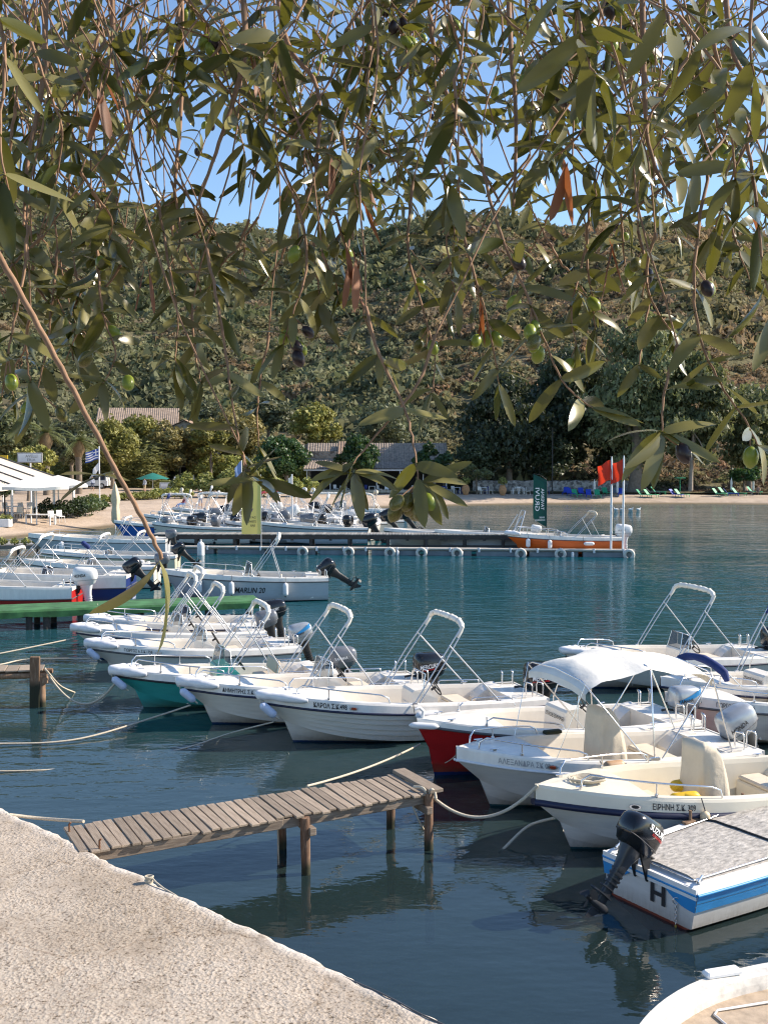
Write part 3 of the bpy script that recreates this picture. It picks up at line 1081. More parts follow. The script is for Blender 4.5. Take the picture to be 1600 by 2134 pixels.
    def bow_fender(s, label, drop=0.24, m=FENDB, lean=0.17):
        """Cylinder fender hung under the bow: a thing of its own."""
        a = s.W(s.L + 0.10, 0.16, s.zb - 0.16)
        c = s.W(s.L - lean, 0.24, s.zb - 0.16 - drop)
        d = (c - a).normalized()
        mb = MB()
        mb.capsule((0, 0, 0), (c - a), 0.078, 0, 12)
        o = mb.build('fender', m, None, a)
        q = MB(); q.tube([(0, 0, 0), (-0.02, 0.02, 0.08), tuple(s.W(s.L - 0.06, 0.06, s.zb + 0.03) - a)], 0.008, 0, 5)
        q.tube([d * (c - a).length * 0.9, d * ((c - a).length + 0.06)], 0.016, 0, 6)
        q.build('cord', ROPE, o)
        tag(o, label, 'fender', 'boat fenders')
        return o
    def side_fender(s, label, x_from_bow, length=0.5, r=0.1, m=FENDW, group='boat fenders', z=None, sg=1, flat=False):
        t = (s.L - x_from_bow) / s.L
        top = s.band_pt(t, 1.0, 0.0)
        zz = (s.zr(t) + 0.0) if z is None else z
        a = Vector((top.x, top.y + r + 0.02, zz)); b = a + (Vector((-length, 0, 0)) if flat else Vector((0, 0, -length)))
        a.y *= sg; b.y *= sg; top.y *= sg
        wa = s.W(*a); 
        mb = MB(); mb.capsule((0, 0, 0), s.W(*b) - wa, r, 0, 12)
        o = mb.build('fender', m, None, wa)
        q = MB(); q.tube([(0, 0, 0), s.W(top.x, top.y, s.zsh(t) + 0.03) - wa], 0.008, 0, 5)
        q.tube([(s.W(*b) - wa) * 0.98, (s.W(*b) - wa) * 1.06], r * 0.3, 0, 6)
        q.build('cord', BLACKR, o)
        tag(o, label, 'fender', group)
        return o
    # ---- fittings
    def console(s, x, w=0.62, l=0.55, h=0.72, y=0.0, m=LINER, shield='tint', shield_h=0.32, wheel=True, hatch=True, rail=True, text=None, textm=LETTER, trim=None):
        z0 = s.floor
        top = z0 + h
        mb = MB()
        prof = [(l / 2, z0), (l / 2 - 0.05, top - 0.04), (l / 2 - 0.09, top), (-l * 0.1, top + 0.02), (-l * 0.42, top - 0.16), (-l / 2, top - 0.2), (-l / 2 + 0.06, z0)]
        n = len(prof)
        for b, iw in ((0.0, 0.0),):
            lft = [Vector((x + px, y + w / 2 - (0.03 if pz > z0 + h * 0.8 else 0), pz)) for px, pz in prof]
            rgt = [Vector((x + px, y - w / 2 + (0.03 if pz > z0 + h * 0.8 else 0), pz)) for px, pz in prof]
            mb.add(lft + rgt, [(k, (k + 1) % n, n + (k + 1) % n, n + k) for k in range(n)], 0)
            mb.add(lft, [tuple(range(n - 1, -1, -1))], 0)
            mb.add(rgt, [tuple(range(n))], 0)
        con = mb.build('console', trim or m, s.root)
        if hatch:
            hb_ = MB()
            hb_.box((x + l / 2 - 0.022, y, z0 + h * 0.42), (0.018, w * 0.62, h * 0.46), 0, bev=0.008, M=Matrix.Rotation(-0.07, 3, 'Y'))
            hb_.box((x + l / 2 - 0.012, y - w * 0.05, z0 + h * 0.45), (0.012, 0.05, 0.06), 1, bev=0.004)
            hb_.build('hatch', [m, GREYR], con)
        if shield:
            g = MB()
            zb_ = top - 0.01
            pts = [(x + l / 2 - 0.10, w / 2 - 0.04), (x - l * 0.12, w / 2 - 0.02)]
            fr = [Vector((x + l * 0.36, y + w * 0.44, zb_)), Vector((x + l * 0.36, y - w * 0.44, zb_)), Vector((x + l * 0.2, y - w * 0.36, zb_ + shield_h)), Vector((x + l * 0.2, y + w * 0.36, zb_ + shield_h))]
            g.add(fr, [(0, 1, 2, 3)])
            for sg in (1, -1):
                g.add([Vector((x + l * 0.36, y + w * 0.44 * sg, zb_)), Vector((x - l * 0.15, y + w * 0.47 * sg, zb_)), Vector((x - l * 0.12, y + w * 0.42 * sg, zb_ + shield_h * 0.8)), Vector((x + l * 0.2, y + w * 0.36 * sg, zb_ + shield_h))], [(0, 1, 2, 3)])
            gl = g.build('windshield', GLASS if shield == 'tint' else GLASSD, con)
            f2 = MB()
            loop = [Vector((x - l * 0.15, y + w * 0.47, zb_)), Vector((x - l * 0.12, y + w * 0.42, zb_ + shield_h * 0.8)), fr[3], fr[2], Vector((x - l * 0.12, y - w * 0.42, zb_ + shield_h * 0.8)), Vector((x - l * 0.15, y - w * 0.47, zb_))]
            f2.tube(loop, 0.011, 0, 5)
            f2.tube([fr[0], fr[3]], 0.009, 0, 5); f2.tube([fr[1], fr[2]], 0.009, 0, 5)
            f2.build('windshield_frame', STEEL, con)
        if rail:
            f2 = MB()
            for sg in (1, -1):
                f2.tube([(x + l * 0.1, y + sg * (w / 2 + 0.03), z0 + 0.15), (x + l * 0.05, y + sg * (w / 2 + 0.03), top + 0.08), (x - l * 0.05, y + sg * (w / 2 - 0.02), top + 0.30)], 0.012, 0, 6)
            f2.tube([(x - l * 0.05, y + (w / 2 - 0.02), top + 0.30), (x - l * 0.05, y - (w / 2 - 0.02), top + 0.30)], 0.012, 0, 6)
            f2.build('grab_rail', STEEL, con)
        if wheel:
            wm = MB()
            c = Vector((x - l * 0.52, y, top - 0.06))
            ax = Vector((-0.85, 0, 0.5)).normalized(); e1 = Vector((0, 1, 0)); e2 = ax.cross(e1)
            c = c + ax * 0.07
            wm.tube([c + (e1 * math.cos(k * math.pi / 8) + e2 * math.sin(k * math.pi / 8)) * 0.18 for k in range(16)], 0.014, 0, 6, closed=True)
            for k in range(3):
                a = k * 2.094 + 0.5
                wm.tube([c, c + (e1 * math.cos(a) + e2 * math.sin(a)) * 0.18], 0.012, 0, 5)
            wm.tube([c - ax * 0.1, c + ax * 0.01], 0.025, 0, 6)
            wm.build('steering_wheel', BLACKM, con)
        if text:
            text_on('lettering', text, (x + l / 2 + 0.012 - 0.035, y + w * 0.42, z0 + h * 0.78), (0, -1, 0), (-0.07, 0, 1), 0.07, textm, con, bold=0.012, width=w * 0.82)
        return con
    def cover(s, x, w, l, h, m=BEIGEC, y=0.0, skew=0.1):
        """Console under a canvas cover: draped, pinched, taller at the front."""
        mb = MB()
        rings = []
        seed = random.random() * 50
        nz = 12; nn = 28
        for k in range(nz + 1):
            f = k / nz
            sc = 1.0 - 0.16 * f
            z = s.floor + 0.04 + h * f
            ring = []
            for i in range(nn):
                a = 2 * math.pi * i / nn
                cx = abs(math.cos(a)) ** 0.36 * math.copysign(1, math.cos(a)); cy_ = abs(math.sin(a)) ** 0.36 * math.copysign(1, math.sin(a))
                fold = 1 + 0.06 * math.sin(i * 2.6 + seed + f * 3) * (1 - f) ** 0.5 + 0.03 * math.sin(i * 1.3 - f * 5 + seed) + 0.07 * mnoise.noise((cx * 2, cy_ * 2, f * 4 + seed))
                lx = l / 2 * cx * sc * fold * (1 - (0.45 * f ** 2 if cx < 0 else 0.08 * f))
                ring.append(Vector((x + lx + 0.04 * f, y + w / 2 * cy_ * sc * fold, z - (0.12 * f ** 3 if cx < 0 else 0))))
            rings.append(ring)
        top = [x_ * 0.5 + Vector((x + 0.05, y, s.floor + 0.07 + h)) * 0.5 + Vector((0, 0, 0.02)) for x_ in rings[-1]]
        rings.append(top)
        mb.loft(rings, 0)
        mb.build('console_cover', m, s.root)
    def bench(s, x, l=0.4, h=0.32, w=None, seat=CUSHION, m=LINER, back=False):
        t = x / s.L
        w = w or 2 * (s.gin(t) - 0.06)
        mb = MB(); mb.box((x, 0, s.floor + h / 2), (l, w, h), 0, bev=0.02)
        o = mb.build('bench', m, s.root)
        c = MB(); c.box((x, 0, s.floor + h + 0.035), (l * 0.96, w * 0.96, 0.07), 0, bev=0.025)
        c.build('cushion', seat, o)
        if back:
            c = MB(); c.box((x - l * 0.45, 0, s.floor + h + 0.3), (0.09, w * 0.9, 0.3), 0, bev=0.035, M=Matrix.Rotation(-0.15, 3, 'Y'))
            c.build('backrest', seat, o)
            f = MB()
            for sg in (1, -1):
                f.tube([(x - l * 0.3, sg * w * 0.47, s.floor + h), (x - l * 0.5, sg * w * 0.47, s.floor + h + 0.35)], 0.014, 0, 6)
            f.build('backrest_frame', STEEL, o)
    def stern_boxes(s, m=LINER):
        x1 = s.ta * s.L
        for sg in (1, -1):
            g = s.gin(s.ta)
            mb = MB()
            rings = []
            for k in range(7):
                f = k / 6
                xx = x1 + 0.55 * f - 0.25
                hgt = lerp(s.zsh(0) + 0.05, s.floor + 0.34, f ** 2.5)
                rings.append([Vector((xx, sg * (g + 0.05), s.floor)), Vector((xx, sg * (g + 0.05), hgt)), Vector((xx, sg * (g - 0.32), hgt - 0.02)), Vector((xx, sg * (g - 0.34), s.floor))])
            if sg > 0: rings = [list(reversed(r)) for r in rings]
            mb.loft(rings, 0, smooth=False)
            mb.build('stern_locker', m, s.root)
    def stern_rails(s, m=STEEL):
        for sg in (1, -1):
            y0 = s.hb(0) - 0.12; z = s.zsh(0)
            for dx in (0.05, 0.28):
                mb = MB()
                mb.tube([(dx, sg * y0, z), (dx, sg * y0, z + 0.22), (dx + 0.03, sg * y0, z + 0.28), (dx + 0.06, sg * (y0 - 0.12), z + 0.28), (dx + 0.06, sg * (y0 - 0.15), z + 0.22), (dx + 0.06, sg * (y0 - 0.15), z)], 0.014, 0, 6)
                mb.build('stern_rail', m, s.root)
    def side_rail(s, t0, t1, h=0.09, m=STEEL):
        for sg in (1, -1):
            mb = MB()
            def g(t, dz): return Vector((t * s.L, (s.hb(t) - 0.08) * sg, s.zsh(t) + dz))
            mb.tube([g(t0, 0), g(t0, h * 0.8), g(t0 + .01, h), g((t0 + t1) / 2, h), g(t1 - .01, h), g(t1, h * 0.8), g(t1, 0)], 0.011, 0, 6)
            mb.build('side_rail', m, s.root)
    def cleats(s, ts=(0.2, 0.9), m=STEEL):
        for t in ts:
            for sg in (1, -1):
                mb = MB()
                c = Vector((t * s.L, sg * max(s.hb(t) - 0.08, 0.04), s.zsh(t) + 0.03))
                mb.box(c, (0.05, 0.025, 0.04), 0)
                mb.tube([c + Vector((-0.07, 0, 0.02)), c + Vector((0.07, 0, 0.02))], 0.011, 0, 6)
                mb.build('cleat', m, s.root)
    def bimini_folded(s, xb, lean=0.95, h=1.4, xs=None, m=CANVAS, roll=0.052, hoops=2, tube=ALU, w=None, flop=False):
        """Hoops laid together with the canvas rolled round the top bar."""
        fr = MB()
        t = xb / s.L
        wb = (s.hb(t) - 0.05)
        wt = (w / 2 if w else wb * 0.93)
        z0 = s.zsh(t) + 0.02
        tops = []
        for k in range(hoops):
            dx = 0.09 * k
            top = Vector((xb - lean - dx * 0.6, 0, z0 + h - 0.03 * k))
            fr.tube([Vector((xb - dx, wb, z0)), Vector((xb - lean * 0.5 - dx * 1.3, (wb + wt) / 2 + 0.02, z0 + h * 0.5)), Vector((top.x + 0.05, wt, top.z - 0.13)), Vector((top.x + 0.01, wt - 0.03, top.z - 0.04)), Vector((top.x, wt - 0.12, top.z)),
                     Vector((top.x, 0, top.z + 0.03)), Vector((top.x, -wt + 0.12, top.z)), Vector((top.x + 0.01, -wt + 0.03, top.z - 0.04)), Vector((top.x + 0.05, -wt, top.z - 0.13)), Vector((xb - lean * 0.5 - dx * 1.3, -(wb + wt) / 2 - 0.02, z0 + h * 0.5)), Vector((xb - dx, -wb, z0))], 0.0135, 0, 6)
        xs_ = xs if xs is not None else xb - 1.25
        for sg in (1, -1):
            k = 0.72
            fr.tube([Vector((xb - lean * k, wb * sg * 0.97, z0 + h * k)), Vector((xs_, (s.hb(xs_ / s.L) - 0.05) * sg, s.zsh(xs_ / s.L) + 0.02))], 0.0135, 0, 6)
            fr.box((xs_, (s.hb(xs_ / s.L) - 0.05) * sg, s.zsh(xs_ / s.L) + 0.025), (0.06, 0.04, 0.03), 0)
            fr.box((xb, wb * sg, z0), (0.08, 0.04, 0.03), 0)
        f = fr.build('bimini_frame', tube, s.root)
        c = MB()
        top = Vector((xb - lean - 0.03, 0, z0 + h))
        path = []; rad = []
        n = 22
        for k in range(n + 1):
            y = lerp(-wt - 0.0, wt + 0.0, k / n)
            e = abs(y) / wt
            path.append(top + Vector((0.03 * e ** 6, y, 0.03 * (1 - e * e) - 0.10 * e ** 10)))
            rad.append(roll * (0.55 if k in (0, n) else 1) * (1 + 0.10 * math.sin(k * 2.4) + 0.09 * math.cos(k * 5.1)))
        c.tube(path, rad, 0, 10)
        for sg in (1, -1):
            c.tube([top + Vector((0.02, wt * sg, -0.06)), top + Vector((0.07, wt * sg, -0.17)), top + Vector((0.13, wt * sg, -0.26))], [roll * 0.8, roll * 0.75, roll * 0.45], 0, 8)
        c.build('rolled_canvas', m, f)
        for k in (3, 8, 14, 19):
            t2 = MB()
            p_ = path[k]
            t2.tube([p_ + Vector((math.cos(a) * rad[k] * 1.08, 0.01 * math.sin(a), math.sin(a) * rad[k] * 1.08)) for a in [j * math.pi / 5 for j in range(10)]], 0.009, 0, 4, closed=True)
            t2.build('strap', LINER, f)
    def bimini_open(s, x0, x1, z, m=CANVAS, w=None):
        """Raised canopy: crowned, scalloped canvas over three hoops."""
        wt = (w or s.B * 0.95) / 2
        mb = MB()
        nx_, ny_ = 24, 18
        vs = []
        for i in range(nx_ + 1):
            f = i / nx_
            x = lerp(x0, x1, f)
            for j in range(ny_ + 1):
                g = -1 + 2 * j / ny_
                hoop = abs(math.sin(f * math.pi * 2))            # sags between the hoops
                zz = z + 0.10 * math.sin(math.pi * f) + 0.10 * (1 - abs(g) ** 2.6) - 0.07 * hoop * (0.4 + abs(g)) - 0.04 * (1 if i in (0, nx_) else 0) - 0.16 * max(0, f - 0.86) / 0.14 - 0.10 * max(0, 0.1 - f) / 0.1
                ww = wt * (1 - 0.05 * hoop)
                zz += 0.012 * mnoise.noise((x * 5, g * 3, 2.2))
                vs.append((x, g * ww, zz))
        k = ny_ + 1
        fs = [(i * k + j, i * k + j + 1, (i + 1) * k + j + 1, (i + 1) * k + j) for i in range(nx_) for j in range(ny_)]
        mb.add(vs, fs, 0, True)
        # hem
        for f in (0, 1):
            i = 0 if f == 0 else nx_
            row = [Vector(vs[i * k + j]) for j in range(k)]
            low = [q + Vector((0, 0, -0.10)) for q in row]
            mb.add(row + low, [(j, j + 1, k + j + 1, k + j) for j in range(k - 1)], 0, True)
        fr = MB()
        xm = (x0 + x1) / 2
        foot = xm - 0.1
        for xt in (x0, xm, x1):
            f = (xt - x0) / (x1 - x0)
            zt = z + 0.10 * math.sin(math.pi * f) - (0.05 if xt != xm else 0)
            y_f = s.hb(foot / s.L) - 0.06
            fr.tube([Vector((foot + (xt - xm) * 0.12, y_f, s.zsh(foot / s.L) + .02)), Vector((xt, wt * 1.0, zt - 0.02)), Vector((xt, wt * 0.85, zt + 0.03)), Vector((xt, 0, zt + 0.08)), Vector((xt, -wt * 0.85, zt + 0.03)), Vector((xt, -wt, zt - 0.02)), Vector((foot + (xt - xm) * 0.12, -y_f, s.zsh(foot / s.L) + .02))], 0.0125, 0, 6)
        for sg in (1, -1):
            y_f = s.hb(foot / s.L) - 0.06
            fr.tube([Vector((x1, wt * sg, z - 0.05)), Vector((x1 + 0.35, (s.hb((x1 + .35) / s.L) - .08) * sg, s.zsh((x1 + .35) / s.L)))], 0.006, 0, 5)
            fr.tube([Vector((x0, wt * sg, z - 0.1)), Vector((max(x0 - 0.5, 0.15), (s.hb(0.05) - .08) * sg, s.zsh(0.05)))], 0.0125, 0, 5)
            fr.box((foot, y_f * sg, s.zsh(foot / s.L) + 0.03), (0.16, 0.05, 0.04), 0)
        f = fr.build('bimini_frame', STEEL, s.root)
        mb.build('canopy', m, f)
    def outboard(s, x=0.0, y=0.0, z=None, tilt=0.0, m=BLACK, leg=BLACKM, text=None, textm=LETTERW, k=1.0, stripe=None, steer=0.0, z_text=0.0, detail=True):
        """Outboard motor: cowling, leg with exhaust plate, gearcase, skeg and propeller."""
        z = s.zsh(0) - 0.02 if z is None else z
        piv = Vector((x - 0.10, y, z))
        R = (Matrix.Rotation(tilt, 3, 'Y') @ Matrix.Rotation(steer, 3, 'Z'))
        def T(p): return piv + R @ (Vector(p) * k)
        def sup(cx, cz, lx, ly, n=20, e=0.62, tilt_=0.0):
            out = []
            for i in range(n):
                a = 2 * math.pi * i / n
                px = abs(math.cos(a)) ** e * math.copysign(1, math.cos(a)) * lx
                py = abs(math.sin(a)) ** e * math.copysign(1, math.sin(a)) * ly
                out.append(T((cx + px, py, cz + px * tilt_)))
            return out
        mb = MB()
        # cowling, front toward +x; wider low, rounded crown that falls to the rear
        rings = [sup(-0.13, 0.00, 0.20, 0.12), sup(-0.135, 0.03, 0.255, 0.155), sup(-0.14, 0.11, 0.285, 0.178), sup(-0.145, 0.125, 0.300, 0.190), sup(-0.15, 0.25, 0.305, 0.190, e=0.55, tilt_=0.04), sup(-0.155, 0.35, 0.295, 0.178, e=0.55, tilt_=0.09), sup(-0.155, 0.41, 0.27, 0.155, e=0.58, tilt_=0.13), sup(-0.15, 0.445, 0.22, 0.115, tilt_=0.15), sup(-0.15, 0.455, 0.10, 0.055, tilt_=0.13)]
        mb.loft(rings, 0)
        cow = mb.build('outboard_motor', m, s.root)
        lg = MB()
        # mid section flaring up into the cowling
        rings = [sup(-0.14, 0.05, 0.18, 0.115, e=0.7), sup(-0.15, -0.07, 0.15, 0.09, e=0.7), sup(-0.155, -0.16, 0.115, 0.07, e=0.7), sup(-0.16, -0.27, 0.10, 0.058, e=0.75), sup(-0.17, -0.48, 0.085, 0.04, e=0.8), sup(-0.175, -0.70, 0.085, 0.03, e=0.8), sup(-0.18, -0.86, 0.08, 0.025, e=0.8)]
        lg.loft(rings, 0)
        lg.loft([sup(-0.25, -0.655, 0.2, 0.075, e=0.9), sup(-0.25, -0.672, 0.2, 0.075, e=0.9)], 0)
        lg.loft([sup(-0.20, -0.56, 0.13, 0.055, e=0.9), sup(-0.20, -0.572, 0.13, 0.055, e=0.9)], 0)
        # gearcase torpedo
        lg.tube([T((xx, 0, -0.80)) for xx in (0.02, -0.02, -0.10, -0.26, -0.36)], [0.01 * k, 0.04 * k, 0.058 * k, 0.055 * k, 0.042 * k], 0, 10)
        # skeg
        lg.add([T((-0.08, 0.008, -0.84)), T((-0.27, 0.008, -0.84)), T((-0.31, 0.004, -1.0)), T((-0.24, 0.004, -1.0)), T((-0.08, -0.008, -0.84)), T((-0.27, -0.008, -0.84)), T((-0.31, -0.004, -1.0)), T((-0.24, -0.004, -1.0))],
               [(0, 1, 2, 3), (7, 6, 5, 4), (0, 4, 5, 1), (1, 5, 6, 2), (2, 6, 7, 3), (3, 7, 4, 0)], 0)
        for zz in (-0.30, -0.36, -0.42, -0.48):
            lg.loft([sup(-0.165, zz, 0.108, 0.062, e=0.75), sup(-0.167, zz - 0.022, 0.106, 0.058, e=0.75)], 0)
        lg.build('leg', leg, cow)
        br = MB()
        for yy in (-0.09, 0.09):
            br.add([piv + Vector((0.12, yy - 0.015, 0.06)), piv + Vector((0.12, yy + 0.015, 0.06)), piv + Vector((-0.05, yy + 0.015, 0.04)), piv + Vector((-0.05, yy - 0.015, 0.04)),
                    piv + Vector((0.085, yy - 0.015, -0.28)), piv + Vector((0.085, yy + 0.015, -0.28)), piv + Vector((0.06, yy + 0.015, -0.3)), piv + Vector((0.06, yy - 0.015, -0.3))],
                   [(0, 1, 2, 3), (7, 6, 5, 4), (0, 4, 5, 1), (1, 5, 6, 2), (2, 6, 7, 3), (3, 7, 4, 0)], 0)
        br.tube([piv + Vector((0, -0.13, 0.02)), piv + Vector((0, 0.13, 0.02))], 0.025, 0, 8)
        br.build('transom_bracket', BLACKM, cow)
        pr = MB()
        c = Vector((-0.40, 0, -0.80))
        pr.tube([T((-0.35, 0, -0.80)), T((-0.45, 0, -0.80))], [0.035 * k, 0.022 * k], 0, 8)
        for b in range(3):
            a = b * 2.094 + 0.4
            u_ = Vector((0, math.cos(a), math.sin(a))); w_ = Vector((0, -math.sin(a), math.cos(a)))
            q = [(0.03, -0.02), (0.07, -0.055), (0.12, -0.05), (0.135, 0.0), (0.11, 0.05), (0.06, 0.04), (0.03, 0.02)]
            pr.add([T(c + u_ * rr + w_ * ww + Vector((ww * 0.7, 0, 0))) for rr, ww in q], [tuple(range(len(q)))], 0)
        pr.build('propeller', BLACKM, cow)
        if detail:
            # recessed seam round the cowling and a tilt handle
            sm = MB()
            sm.tube([p_ for p_ in sup(-0.145, 0.13, 0.306, 0.187)], 0.006 * k, 0, 5, closed=True)
            sm.build('cowling_seam', GREYR, cow)
            hd = MB()
            hd.tube([T((0.12, 0.02, 0.06)), T((0.25, 0.02, 0.10)), T((0.36, 0.02, 0.10))], [0.02 * k, 0.018 * k, 0.024 * k], 0, 8)
            hd.build('tiller', BLACKM, cow)
        if text:
            for tx, hh, zz, tm, wd in text:
                pts, fs, w = text_geo(tx, 0.02, 0.15)
                for sg in (1, -1):
                    kx = wd / w
                    vs = []
                    for px, py in pts:
                        lx = (0.10 - px * kx) if sg > 0 else (0.10 - wd + px * kx)
                        # surface half-width of the cowling at this length
                        q = min(1, abs((lx + 0.148) / 0.315))
                        ly = 0.188 * (1 - q ** (2 / 0.62)) ** (0.62 / 2) if q < 1 else 0.02
                        z_ = zz + py * hh
                        ly *= (1.0 if z_ < 0.30 else 1 - 0.45 * ((z_ - 0.30) / 0.15) ** 2) 
                        vs.append(T((lx, (ly + 0.012) * sg, z_)))
                    t_ = MB(); t_.add(vs, fs, 0)
                    t_.build('lettering', tm, cow)
        if stripe:
            st = MB()
            for sg in (1, -1):
                a_ = []
                for i in range(9):
                    lx = lerp(0.08, -0.40, i / 8)
                    q = min(1, abs((lx + 0.148) / 0.315))
                    ly = 0.190 * (1 - q ** (2 / 0.62)) ** (0.62 / 2)
                    zc_ = 0.20 + 0.10 * (i / 8) ** 1.5
                    a_.append((T((lx, (ly + 0.006) * sg, zc_)), T((lx, (ly + 0.006) * sg, zc_ + 0.05 + 0.05 * i / 8))))
                vs = [q for pr_ in a_ for q in pr_]
                st.add(vs, [(2 * i, 2 * i + 2, 2 * i + 3, 2 * i + 1) for i in range(8)], 0)
            st.build('stripe', stripe, cow)
        return cow

def rope(label, pts, r=0.014, m=ROPE, sag=0.0, n=16, name='mooring_rope', cat='rope', group='mooring ropes'):
    """Rope through the given points; one sagging span when only two are given."""
    pts = [Vector(p) for p in pts]
    if len(pts) == 2:
        a, b = pts
        path = [a.lerp(b, k / n) - Vector((0, 0, sag * 4 * (k / n) * (1 - k / n))) for k in range(n + 1)]
    else:
        path = []
        for i in range(len(pts) - 1):
            p0 = pts[max(i - 1, 0)]; p1 = pts[i]; p2 = pts[i + 1]; p3 = pts[min(i + 2, len(pts) - 1)]
            for k in range(6):
                t = k / 6
                path.append(0.5 * ((2 * p1) + (p2 - p0) * t + (2 * p0 - 5 * p1 + 4 * p2 - p3) * t * t + (3 * p1 - p0 - 3 * p2 + p3) * t ** 3))
        path.append(pts[-1])
    o = path[0].copy()
    mb = MB(); mb.tube([p - o for p in path], r, 0, 6)
    ob = mb.build(name, m, None, o)
    return tag(ob, label, cat, group)
# ================================================================== THE BOATS
ANTI_B = (0.010, 0.035, 0.11)
ANTI_T = (0.012, 0.07, 0.085)
H_WHITE = hull_mat('hull_white', (0.72, 0.67, 0.58), ANTI_B)
H_WHITE2 = hull_mat('hull_white_teal_bottom', (0.70, 0.67, 0.62), ANTI_T)
H_WHITE3 = hull_mat('hull_offwhite', (0.68, 0.64, 0.57), (0.06, 0.05, 0.05))
H_TEAL = hull_mat('hull_teal', (0.045, 0.36, 0.33), (0.02, 0.12, 0.13), 0.0)
H_RED = hull_mat('hull_red', (0.42, 0.014, 0.014), (0.012, 0.03, 0.14), 0.06)
H_NAVY = hull_mat('hull_navy', (0.02, 0.035, 0.16), (0.4, 0.45, 0.6), 0.05)
H_ORANGE = hull_mat('hull_orange', (0.70, 0.13, 0.02), (0.5, 0.1, 0.02), 0.0)
H_GREY = hull_mat('hull_grey', (0.50, 0.51, 0.53), (0.03, 0.03, 0.04))
H_CREAM = hull_mat('hull_cream', (0.70, 0.62, 0.45), ANTI_B)
H_PALEB = hull_mat('hull_pale_blue', (0.45, 0.55, 0.62), (0.1, 0.12, 0.15))
MERC = [('MERCURY', 0.075, 0.20, LETTERW, 0.36), ('FOURSTROKE', 0.022, 0.165, LETTERR, 0.3)]

# --- the row in front, from the reddish-brown jetty post rightwards
b = Boat('white motorboat farthest back in the near row, closest to the green walkway', 4.9, 1.75, 0.92, 0.62, (187, 1283), 19, H_WHITE)
b.bow_cushion(); b.bow_rail(); b.console(2.3, shield='dark'); b.bench(1.55, seat=BUFF); b.stern_boxes(); b.cleats(); b.stern_rails()
b.bimini_folded(2.9, 0.95, 1.35, 1.4); b.outboard(tilt=0.25, text=[('MERCURY', 0.07, 0.2, LETTERW, 0.34)], k=1.15)
BOAT_A = b
b = Boat('white motorboat with dark oval bow light, second back from the green walkway', 4.8, 1.75, 0.90, 0.60, (160, 1302), 19, H_WHITE)
b.bow_cushion(); b.bow_rail(); b.console(2.2, shield='tint'); b.bench(1.45, seat=BUFF); b.stern_boxes(); b.cleats(); b.stern_rails(); b.nav_light(0.85)
b.bimini_folded(2.8, 0.95, 1.35, 1.35); b.outboard(tilt=0.3, m=GREYM, text=[('YAMAHA', 0.06, 0.2, LETTERW, 0.3)])
BOAT_B = b
b = Boat('white motorboat numbered 1758 with oval steel bow light and folded bimini', 4.9, 1.75, 0.90, 0.60, (190, 1334), 19, H_WHITE3, stripe=GREYR)
b.bow_cushion(); b.bow_rail(); b.console(2.3, shield='tint', hatch=True); b.bench(1.5, seat=BUFF); b.stern_boxes(); b.cleats(); b.stern_rails(); b.nav_light(1.48, lens=STEEL)
b.name_text('ΓΙΩΡΓΟΣ 6 Σ.Κ.1758', 0.72, 0.065, width=0.62); b.side_rail(0.1, 0.25)
b.bimini_folded(2.85, 0.95, 1.35, 1.4); b.outboard(tilt=0.3, m=SILVERM, text=[('YAMAHA', 0.06, 0.2, LETTER, 0.3)], stripe=BLUEP)
b.bow_fender('pale blue fender hanging under the bow beside the oval steel light'); BOAT_C = b
b = Boat('motorboat with teal green hull and teal console in the near row', 4.7, 1.7, 0.86, 0.56, (243, 1390), 20, H_TEAL, stripe=BLACKR, band=0.15)
b.bow_cushion(); b.bow_rail(0.55, 0.93, 0.22, posts=(0.7, 0.82)); b.console(2.45, w=0.8, trim=TEALP, m=CUSHION, shield='tint', shield_h=0.38, rail=False); b.bench(1.55, seat=CUSHION, back=True, w=0.95); b.stern_boxes(); b.cleats()
b.name_text('ΕΛΕΝΗ ΙΙ Σ.Κ. 1980', 1.15, 0.06, width=0.68); b.side_rail(0.12, 0.3); b.bench(3.1, l=0.5, h=0.22, seat=BUFF)
b.bimini_folded(2.6, 0.95, 1.35, 1.3); b.outboard(tilt=0.12, m=GREYM, text=[('YAMAHA', 0.06, 0.2, LETTERW, 0.3)])
b.bow_fender('pale blue fender hanging under the bow of the teal hulled boat'); BOAT_D = b
b = Boat('white lapped hull motorboat numbered 1665 with navy topped console', 4.9, 1.75, 0.92, 0.60, (384, 1413), 20, H_WHITE, laps=5)
b.bow_cushion(); b.bow_rail(); b.console(2.05, shield='tint', shield_h=0.36); b.bench(1.2, seat=BUFF); b.bench(3.15, l=0.5, h=0.25, seat=BUFF); b.stern_boxes(); b.cleats(); b.stern_rails(); b.nav_light(1.52)
b.name_text('ΔΗΜΗΤΡΗΣ Σ.Κ. 1665', 0.66, 0.075, width=0.74); b.side_rail(0.12, 0.28)
b.bimini_folded(2.75, 1.0, 1.4, 1.25); b.outboard(tilt=0.12, m=BLACK, text=MERC, k=1.15)
b.bow_fender('pale blue fender hanging under the bow of the lapped boat next to the teal hull'); BOAT_E = b
b = Boat('white lapped hull motorboat numbered 498 moored beside the red hulled boat', 5.35, 1.85, 0.95, 0.62, (550, 1441), 19, H_WHITE, laps=5)
b.bow_cushion(0.87, 0.08); b.bow_rail(0.60, 0.9); b.console(2.35, shield=None, h=0.74, w=0.62); b.bench(1.45, seat=BUFF); b.bench(3.5, l=0.5, h=0.25, seat=BUFF); b.stern_boxes(); b.cleats(); b.stern_rails(); b.nav_light(1.47)
b.name_text('ΚΑΡΟΛ Σ.Κ.498', 0.80, 0.082, width=0.56, bold=0.02); b.side_rail(0.14, 0.3)
